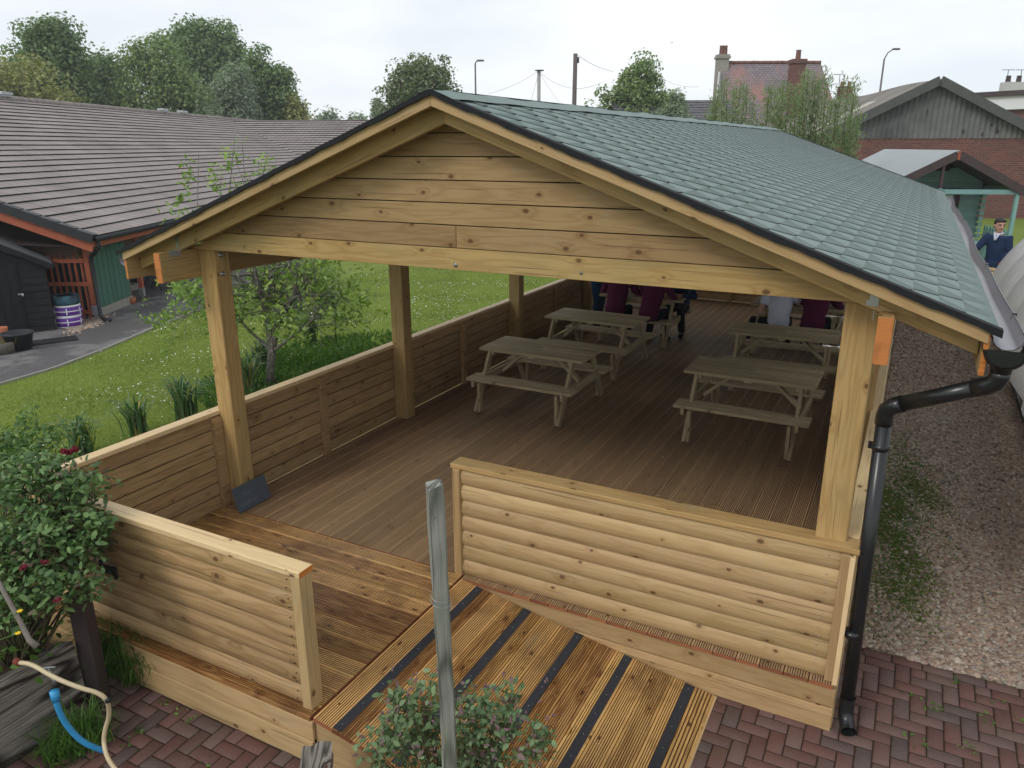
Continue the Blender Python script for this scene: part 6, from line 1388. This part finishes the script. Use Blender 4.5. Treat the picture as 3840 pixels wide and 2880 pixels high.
# old sleepers edging the left planter
def rough_beam(mb, a, b, w_, h_, seg=14):
    a = Vector(a); b = Vector(b); d = (b-a); L = d.length; d.normalize(); s = d.cross(V3(0, 0, 1)).normalized(); n0 = len(mb.v); V_ = []; F_ = []; U_ = []; uo = random.random()*40
    ring = [(-.5, -.5), (-.5, -.15), (-.5, .2), (-.5, .5), (-.15, .5), (.2, .5), (.5, .5), (.5, .15), (.5, -.2), (.5, -.5), (0, -.5)]
    m_ = len(ring); jit = [random.uniform(-.02, .02) for _ in ring]
    for k in range(seg+1):
        p = a+d*L*k/seg
        for j, (x, z) in enumerate(ring):
            jj = jit[j]+random.uniform(-.005, .005); V_.append(p+s*(x*w_+jj*x)+V3(0, 0, z*h_+jj*z)+(d*random.uniform(-.02, .02) if k in (0, seg) else d*0))
        if k:
            for j in range(m_): F_.append(((k-1)*m_+j, (k-1)*m_+(j+1) % m_, k*m_+(j+1) % m_, k*m_+j)); U_.append([(L*(k-1)/seg+uo, j*.06), (L*(k-1)/seg+uo, (j+1)*.06), (L*k/seg+uo, (j+1)*.06), (L*k/seg+uo, j*.06)])
    F_.append(tuple(range(m_))[::-1]); U_.append([(ring[j][0]*w_, ring[j][1]*h_) for j in range(m_)][::-1]); F_.append(tuple(range(seg*m_, seg*m_+m_))); U_.append([(ring[j][0]*w_, ring[j][1]*h_) for j in range(m_)])
    mb.add(V_, F_, U_)
mb = MB(); rough_beam(mb, (0, 0, 0), (.02, -2.9, 0), .13, .56, 30); o = mb.build('railway_sleeper', M['oldwood'], None, loc=(.945, -2.16, -.085)); setp(o, 'big split weathered grey sleeper on edge at the bottom left with the hose over it', 'sleeper', 'old railway sleepers')
mb = MB(); mb.box((0, 0, 0), (2.6, 2.8, .42)); o = mb.build('planter_soil', M['soil'], None, loc=(-.42, -3.58, -.16)); setp(o, kind='structure')
bpst = thing('timber_post', 'short dark brown post with a red-brown top beside the rose bush', 'post', (1.0, -2.06, G), rad(25)); mb = MB(); mb.box((0, 0, .44), (.105, .105, .90), ax=2); mb.build('shaft', M['brownpaint'], bpst, .004); mb = MB(); mb.box((0, 0, .893), (.107, .107, .008)); mb.build('cut_top', M['redtop'], bpst)
def smooth(pts, it=2):
    for _ in range(it):
        q = [pts[0]]
        for a, b in zip(pts[:-1], pts[1:]): q += [a*.75+b*.25, a*.25+b*.75]
        pts = q+[pts[-1]]
    return pts
# tap, blue pipe and cream hose in front of the sleeper
xf_ = 1.035
tp2 = thing('garden_tap', 'small metal garden tap fixed to the weathered sleeper', 'tap', Vector(ray(205, 2560, 4.36))-V3(.075, 0, -.045)); mb = MB(); mb.tube([(0, 0, 0), (.05, 0, .0), (.075, 0, -.02), (.075, 0, -.05)], [.011, .012, .012, .010], 8); mb.ball((.045, 0, .012), (.016, .016, .016)); mb.tube([(.045, 0, .02), (.045, 0, .045)], .006, 6); mb.tube([(.02, -.02, .048), (.075, .02, .048)], .006, 6); mb.build('tap', M['steel'], tp2)
bq = [Vector(ray(*q)) for q in ((205, 2600, 4.33), (212, 2640, 4.34), (232, 2690, 4.38), (262, 2735, 4.42), (300, 2775, 4.46), (345, 2800, 4.5), (390, 2815, 4.55))]
bpp = thing('water_pipe', 'bright blue plastic water pipe with a ribbed connector curving down to the paving', 'pipe', bq[0]); mb = MB()
mb.tube([p-bq[0] for p in smooth(bq)], .0165, 12); mb.build('pipe', M['bluepipe'], bpp); mb = MB(); mb.tube([(0, 0, .015), (0, 0, -.05)], [.026, .024], 12); mb.build('connector', M['bluepipe'], bpp)
hp = []
for u_, v_, d_ in ((70, 2484, 4.30), (120, 2490, 4.28), (200, 2540, 4.25), (300, 2580, 4.25), (370, 2598, 4.28), (403, 2625, 4.30), (412, 2680, 4.40), (392, 2740, 4.46), (388, 2790, 4.48), (405, 2850, 4.4), (450, 2905, 4.3), (520, 2960, 4.2)):
    r = RGT*(u_-1920)/FPX-UPV*(v_-1440)/FPX+FWD; hp.append(Vector(CAM+r*d_))
hs_ = thing('garden_hose', 'cream coloured garden hose looping over the sleeper down to the paving', 'hose', hp[0]); mb = MB(); mb.tube([p-hp[0] for p in smooth(hp)], .0125, 10); mb.build('tube', M['hose'], hs_); mb = MB(); mb.tube([V3(-.03, 0, 0), V3(.01, 0, 0)], .02, 10); mb.build('end_fitting', M['redtop'], hs_); mb = MB(); a = hp[5]-hp[0]; mb.tube([a+V3(0, 0, .012), a-V3(0, 0, .012)], .016, 10); mb.build('joiner', M['darkplastic'], hs_)
# rose bush: arching canes with clusters of leaflets
def bush(name, label, cat, blobs, ncl, per, cr, ls, mat, canes, asp=.55, r=.010, root=(0, 0, 0), extra=None, shell=.2, loc=(0, 0, 0)):
    t = thing(name, label, cat, loc); L0 = np.array(loc); C = []
    tot = sum(b[1][0]*b[1][1]*b[1][2] for b in blobs)
    for c, rr in blobs: C.append(ellipsoid_pts(np.array(c)-L0, rr, max(6, int(ncl*(rr[0]*rr[1]*rr[2])/tot)), shell))
    C = np.concatenate(C); mb = MB(); R0 = Vector(root)-Vector(loc)
    for p in C[RNG.integers(0, len(C), canes)]:
        p = Vector(p); md = (p+R0)/2+V3(random.gauss(0, .04), random.gauss(0, .04), .07); mb.tube([R0+V3(random.gauss(0, .05), random.gauss(0, .05), 0), md, p], [r, r*.7, r*.25], 5, cap=False)
    mb.build('stems', M['stem'], t); V, d = clumps(C, cr, per, .6); leaf_mesh('leaves', V, ls, mat, t, asp, None, .7, droop=.2); return t
def B_(u, v, d, *r): return (tuple(ray(u, v, d)), r)
rb = bush('rose_bush', 'large rose bush with dark green leaves spilling over the left wall corner', 'bush', [B_(120, 1820, 4.9, .30, .26, .20), B_(290, 1830, 4.95, .22, .20, .15), B_(60, 2050, 4.6, .26, .26, .26), B_(250, 2020, 4.7, .24, .22, .22), B_(345, 1950, 4.85, .14, .12, .12), B_(180, 2190, 4.55, .26, .2, .18), B_(330, 2180, 4.62, .12, .12, .12), B_(240, 1990, 5.1, .3, .25, .3), B_(40, 2250, 4.6, .2, .2, .2)], 620, 13, .09, .047, M['leaf_rose'], 140, root=(.6, -2.3, -.1), loc=(.6, -2.3, -.1))
for (u_, v_, d_) in ((262, 1695, 4.9), (88, 2132, 4.35), (168, 2110, 4.35), (215, 2255, 4.3)):
    p = Vector(ray(u_, v_, d_))-Vector(rb.location); mb = MB(); big = 1.0 if v_ < 1800 else .45
    for k in range(18): a = random.uniform(0, 6.28); d = V3(math.cos(a), math.sin(a), random.uniform(-.2, 1.3)).normalized(); mb.bar(p, p+d*.055*big, .003, .018*big)
    mb.ball(p, (.018*big, .018*big, .022*big)); mb.build('red_shoot', M['rosered'], rb)
bush('leafy_shrub', 'loose pale green shrub rising behind the rose bush against the lawn', 'bush', [B_(60, 1620, 6.2, .28, .25, .16), B_(190, 1640, 6.3, .22, .2, .10), B_(60, 1740, 6.0, .4, .3, .2), B_(230, 1720, 6.2, .2, .2, .12)], 170, 12, .09, .046, M['leaf_rose2'], 34, .45, .010, (-.3, -1.95, G), loc=(-.3, -1.95, G))
sb = bush('flowering_shrub', 'small shrub with greyish and dark green leaves around the weathered post in the foreground', 'bush', [B_(1560, 2680, 3.5, .16, .14, .13), B_(1450, 2800, 3.5, .12, .12, .09), B_(1800, 2700, 3.45, .20, .16, .14), B_(1980, 2760, 3.4, .13, .12, .10), B_(1620, 2540, 3.5, .06, .06, .08), B_(1700, 2850, 3.5, .34, .16, .14), B_(1940, 2620, 3.5, .06, .06, .07), B_(1480, 2620, 3.5, .05, .05, .07)], 330, 9, .055, .032, M['leaf_shrub'], 190, .6, .0035, (4.0, -2.3, .1), loc=(4.0, -2.3, .1))
mb = MB()
for k in range(60):
    p = Vector(ray(random.uniform(1400, 2080), random.uniform(2500, 2880), random.uniform(3.2, 3.5)))-Vector(sb.location)
    for q in range(4): mb.ball(p+V3(random.gauss(0, .005), random.gauss(0, .005), random.gauss(0, .005)), (.005, .005, .006), 5, 3)
o = mb.build('faded_flowers', plain('faded_flower', (.20, .12, .13, 1), .8), sb); o['kind'] = 'stuff'
o = MB(); rough_beam(o, (0, 0, 0), (.30, -.42, .0), .16, .16, 6); q = o.build('railway_sleeper', M['oldwood'], None, loc=(2.93, -2.02, .02)); setp(q, 'rounded end of a grey weathered log at the bottom edge left of the small shrub', 'sleeper', 'old railway sleepers')
# yellow buttercups, leaves at the left edge
bc = thing('buttercup_plant', 'buttercup plant with yellow flowers and lobed leaves at the bottom left edge', 'plant', (.55, -2.55, .1)); mb = MB(); fl = MB()
for (u_, v_, d_) in ((75, 2292, 4.0), (68, 2375, 3.95)):
    r = RGT*(u_-1920)/FPX-UPV*(v_-1440)/FPX+FWD; p = Vector(CAM+r*d_)-Vector(bc.location); mb.tube([(0, 0, 0), (p.x*.5, p.y*.6, p.z*.6), p], .003, 5)
    for k in range(5): a = k*1.257; fl.ball(p+V3(.008*math.cos(a), .008*math.sin(a), .002), (.008, .008, .004), 6, 4)
mb.build('stems', M['weed'], bc); fl.build('flowers', M['yellow'], bc); P = np.array([0.0, 0, 0])+RNG.normal(0, 1, (260, 3))*np.array([.28, .16, .10])+np.array([-.05, .15, .22]); leaf_mesh('leaves', P, .055, M['weed'], bc, .8, None, .8)
q = [Vector(CAM+(RGT*(u_-1920)/FPX-UPV*(v_-1440)/FPX+FWD)*4.25) for u_, v_ in ((-40, 2120), (20, 2230), (75, 2330), (110, 2400), (140, 2425))]; mb = MB(); mb.tube([p-q[0] for p in q], [.012, .013, .014, .016, .02], 8); o = mb.build('dead_branch', M['deadwood'], None, loc=q[0]); setp(o, 'bare grey dead branch slanting down at the left edge', 'branch')
# weeds and grass tufts around the paving
def tuft(loc, n, h, label, mat=None, broad=0, lean=1.0, grp='weeds in the paving'):
    t = thing('grass_tuft', label, 'weeds', loc, 0, grp); C = np.zeros((n, 3)); C[:, :2] = RNG.normal(0, .05+.02*h, (n, 2)); n_ = n
    az = RNG.uniform(0, 6.28, n); V_ = []; F_ = []; T_ = []
    for i in range(n):
        d = np.array([math.cos(az[i]), math.sin(az[i]), 0]); s = np.array([-d[1], d[0], 0]); hh = h*random.uniform(.5, 1.2); l_ = lean*random.uniform(.2, 1); w0 = random.uniform(.002, .0045); base_ = len(V_); tn = RNG.random(3)
        for k, (o_, z_, w_) in enumerate(((0, 0, 1), (.2, .5, 1.1), (.55, .8, .8), (1.0, 1.0-.35*l_, .1))):
            c = C[i]+d*o_*l_*hh+np.array([0, 0, z_*hh]); V_ += [c-s*w0*w_, c+s*w0*w_]; T_ += [tn, tn]
            if k: a = base_+2*k-2; F_.append((a, a+1, a+3, a+2))
    npmesh('blades', np.array(V_), np.array(F_), mat or M['blade_dark'], np.array(T_), t)
    if broad: P = RNG.normal(0, 1, (broad, 3))*np.array([.07, .07, .03])+np.array([0, 0, .05]); leaf_mesh('leaves', P, .06, M['weed'], t, .5, None, .9)
for u_, v_, n, h, br, lb_ in ((470, 2500, 900, .46, 20, 'big dark grass tuft against the foot of the left front wall'), (540, 2540, 500, .34, 0, 'grass tuft between the brown post and the left front wall'), (330, 2790, 260, .28, 30, 'grass and dandelion leaves round the foot of the blue pipe'), (230, 2840, 180, .22, 24, 'broad weeds at the bottom left edge of the paving')):
    q = onz(u_, v_, G); tuft((q[0], q[1], G), n, h, lb_, None, br)
P = []
for (u_, v_) in ((620, 2630), (680, 2660), (530, 2740), (700, 2700), (3405, 2600), (3620, 2790), (3500, 2650), (3750, 2640), (3300, 2430), (3340, 2440), (3640, 2830), (3700, 2700), (3840, 2700), (3460, 2790), (480, 2790), (760, 2870), (3590, 2560), (3230, 2450)):
    q = onz(u_, v_, G+.008); n = random.randint(5, 18); P.append(np.array([q[0], q[1], G+.012])+RNG.normal(0, 1, (n, 3))*np.array([.03, .03, .006]))
o = leaf_mesh('paving_weeds', np.concatenate(P), .030, M['weed'], None, .45, None, 1.2); setp(o, 'tiny green weeds in the joints of the block paving', 'weeds', kind='stuff')
# foreground weathered post
wp = thing('weathered_post', 'tall grey weathered post with lichen and thin wire round it in the foreground', 'post', (4.04, -2.36, G)); mb = MB(); a = V3(0, 0, 0); V_ = []; F_ = []; U_ = []; ns = 26; Hp = 2.44
rg = [(-1, -.8), (-.8, -1), (.75, -1), (1, -.7), (1, .7), (.7, 1), (-.8, 1), (-1, .8)]
for k in range(ns+1):
    z = Hp*k/ns; hw_ = .028+.0035*z/Hp; sx_ = .010*math.sin(z*1.3)
    for j, (x, y) in enumerate(rg): V_.append(V3(x*hw_+sx_+random.uniform(-.0025, .0025), y*hw_*.95+random.uniform(-.0025, .0025)-.018*z, z+(random.uniform(-.012, .012) if k == ns else 0)))
    if k:
        for j in range(8): F_.append(((k-1)*8+j, (k-1)*8+(j+1) % 8, k*8+(j+1) % 8, k*8+j)); U_.append([(Hp*(k-1)/ns, j*.02), (Hp*(k-1)/ns, (j+1)*.02), (Hp*k/ns, (j+1)*.02), (Hp*k/ns, j*.02)])
b = ns*8; V_.append(V3(.008, -.018*Hp, Hp+.018))
for j in range(8): F_.append((b+j, b+(j+1) % 8, b+8)); U_.append([(3, j*.02), (3, j*.02+.02), (3.03, j*.02)])
mb.add(V_, F_, U_); Rz = Matrix.Rotation(rad(42), 3, 'Z'); mb.v = [tuple(Rz @ Vector((p[0], p[1]+.018*p[2], 0))+V3(0, -.018*p[2], p[2])) for p in mb.v]; mb.build('shaft', M['greypole'], wp)
mb = MB()
for z in (1.91,): mb.tube([V3(.040*math.cos(a)+.01*math.sin(z*1.3), .040*math.sin(a)-.018*z, z+.012*math.sin(a+z*9)+a*.004) for a in np.linspace(0, 12.5, 36)], .0012, 5)
mb.build('wire', M['steel'], wp); mb = MB(); mb.tube([(.03, -.05-.018*2.3, 2.33), (.045, -.085-.018*2.3, 2.34)], .003, 6); mb.build('nail', M['metalgrey'], wp)
# leaning slate with faint chalk writing
cs = [Vector(p) for p in (onz(899, 1930, .012), )]
b0 = Vector(onz(898+0, 1927, .01)); b1 = Vector(onz(1017, 1863, .01)); ln_ = b1-b0; e = ln_.normalized(); ht = .24
# top edge leans back against the post
tl = None
best = None
for k in range(5, 86):
    a = rad(k); nb_ = Vector((-e.y, e.x, 0)); nb_ = nb_ if nb_.x < 0 else -nb_; upd = (V3(0, 0, 1)*math.sin(a)+nb_*math.cos(a))
    p = b0+upd*.30; r = np.array(p)-CAM; u_ = 1920+FPX*(r@RGT)/(r@FWD); v_ = 1440-FPX*(r@UPV)/(r@FWD); er = abs(u_-860)+abs(v_-1838)
    if best is None or er < best[0]: best = (er, a, upd)
upd = best[2]
# length so that the top left corner lands where it leans
Ls_ = min(np.arange(.15, .5, .01), key=lambda L: (lambda r: abs(1440-FPX*(r@UPV)/(r@FWD)-1838))(np.array(b0+upd*L)-CAM))
st = thing('slate_sign', 'square dark slate with faint chalk writing leaning on the foot of the left front post', 'sign', b0); nrm = e.cross(upd).normalized(); nrm = nrm if nrm.y < 0 or nrm.x > 0 else -nrm
mb = MB(); Mx = Matrix((e, upd, nrm)).transposed(); mb.box(e*ln_.length/2+upd*Ls_/2, (ln_.length, Ls_, .007), Mx); mb.build('slate', M['slate'], st, .001)
def text(body, size, pos, mat, parent):
    cu = bpy.data.curves.new('t', 'FONT'); cu.body = body; cu.size = size; cu.extrude = .0004; cu.shear = .15; ob = bpy.data.objects.new('tmp', cu); scene.collection.objects.link(ob); bpy.context.view_layer.update()
    me = bpy.data.meshes.new_from_object(ob.evaluated_get(bpy.context.evaluated_depsgraph_get())); bpy.data.objects.remove(ob); o = bpy.data.objects.new('chalk_writing', me); scene.collection.objects.link(o); me.materials.clear(); me.materials.append(mat); o.parent = parent
    ex = e; n2 = ex.cross(upd); o.matrix_local = Matrix(((ex.x, upd.x, n2.x, pos.x), (ex.y, upd.y, n2.y, pos.y), (ex.z, upd.z, n2.z, pos.z), (0, 0, 0, 1))); return o
n2 = e.cross(upd); sg = 1 if n2.dot(Vector(CAM)-b0) > 0 else -1
text('No', .07, e*.09+upd*(Ls_*.55)+n2*.0042*sg, M['chalk'], st); text('Smoking', .062, e*.03+upd*.045+n2*.0042*sg, M['chalk'], st)

# ------------------------------------------------------------------ air
hm = bpy.data.materials.new('haze_air'); hm.use_nodes = True; ht_ = hm.node_tree; ht_.nodes.clear(); pv = ht_.nodes.new('ShaderNodeVolumePrincipled'); pv.inputs['Color'].default_value = (.90, .94, 1.0, 1); pv.inputs['Density'].default_value = .0009
ho_ = ht_.nodes.new('ShaderNodeOutputMaterial'); ht_.links.new(pv.outputs[0], ho_.inputs['Volume'])
mb = MB(); mb.box((0, 32, 10), (220, 100, 28)); o = mb.build('haze', hm); setp(o, 'thin pale haze in the air over the whole place', 'haze', kind='stuff')
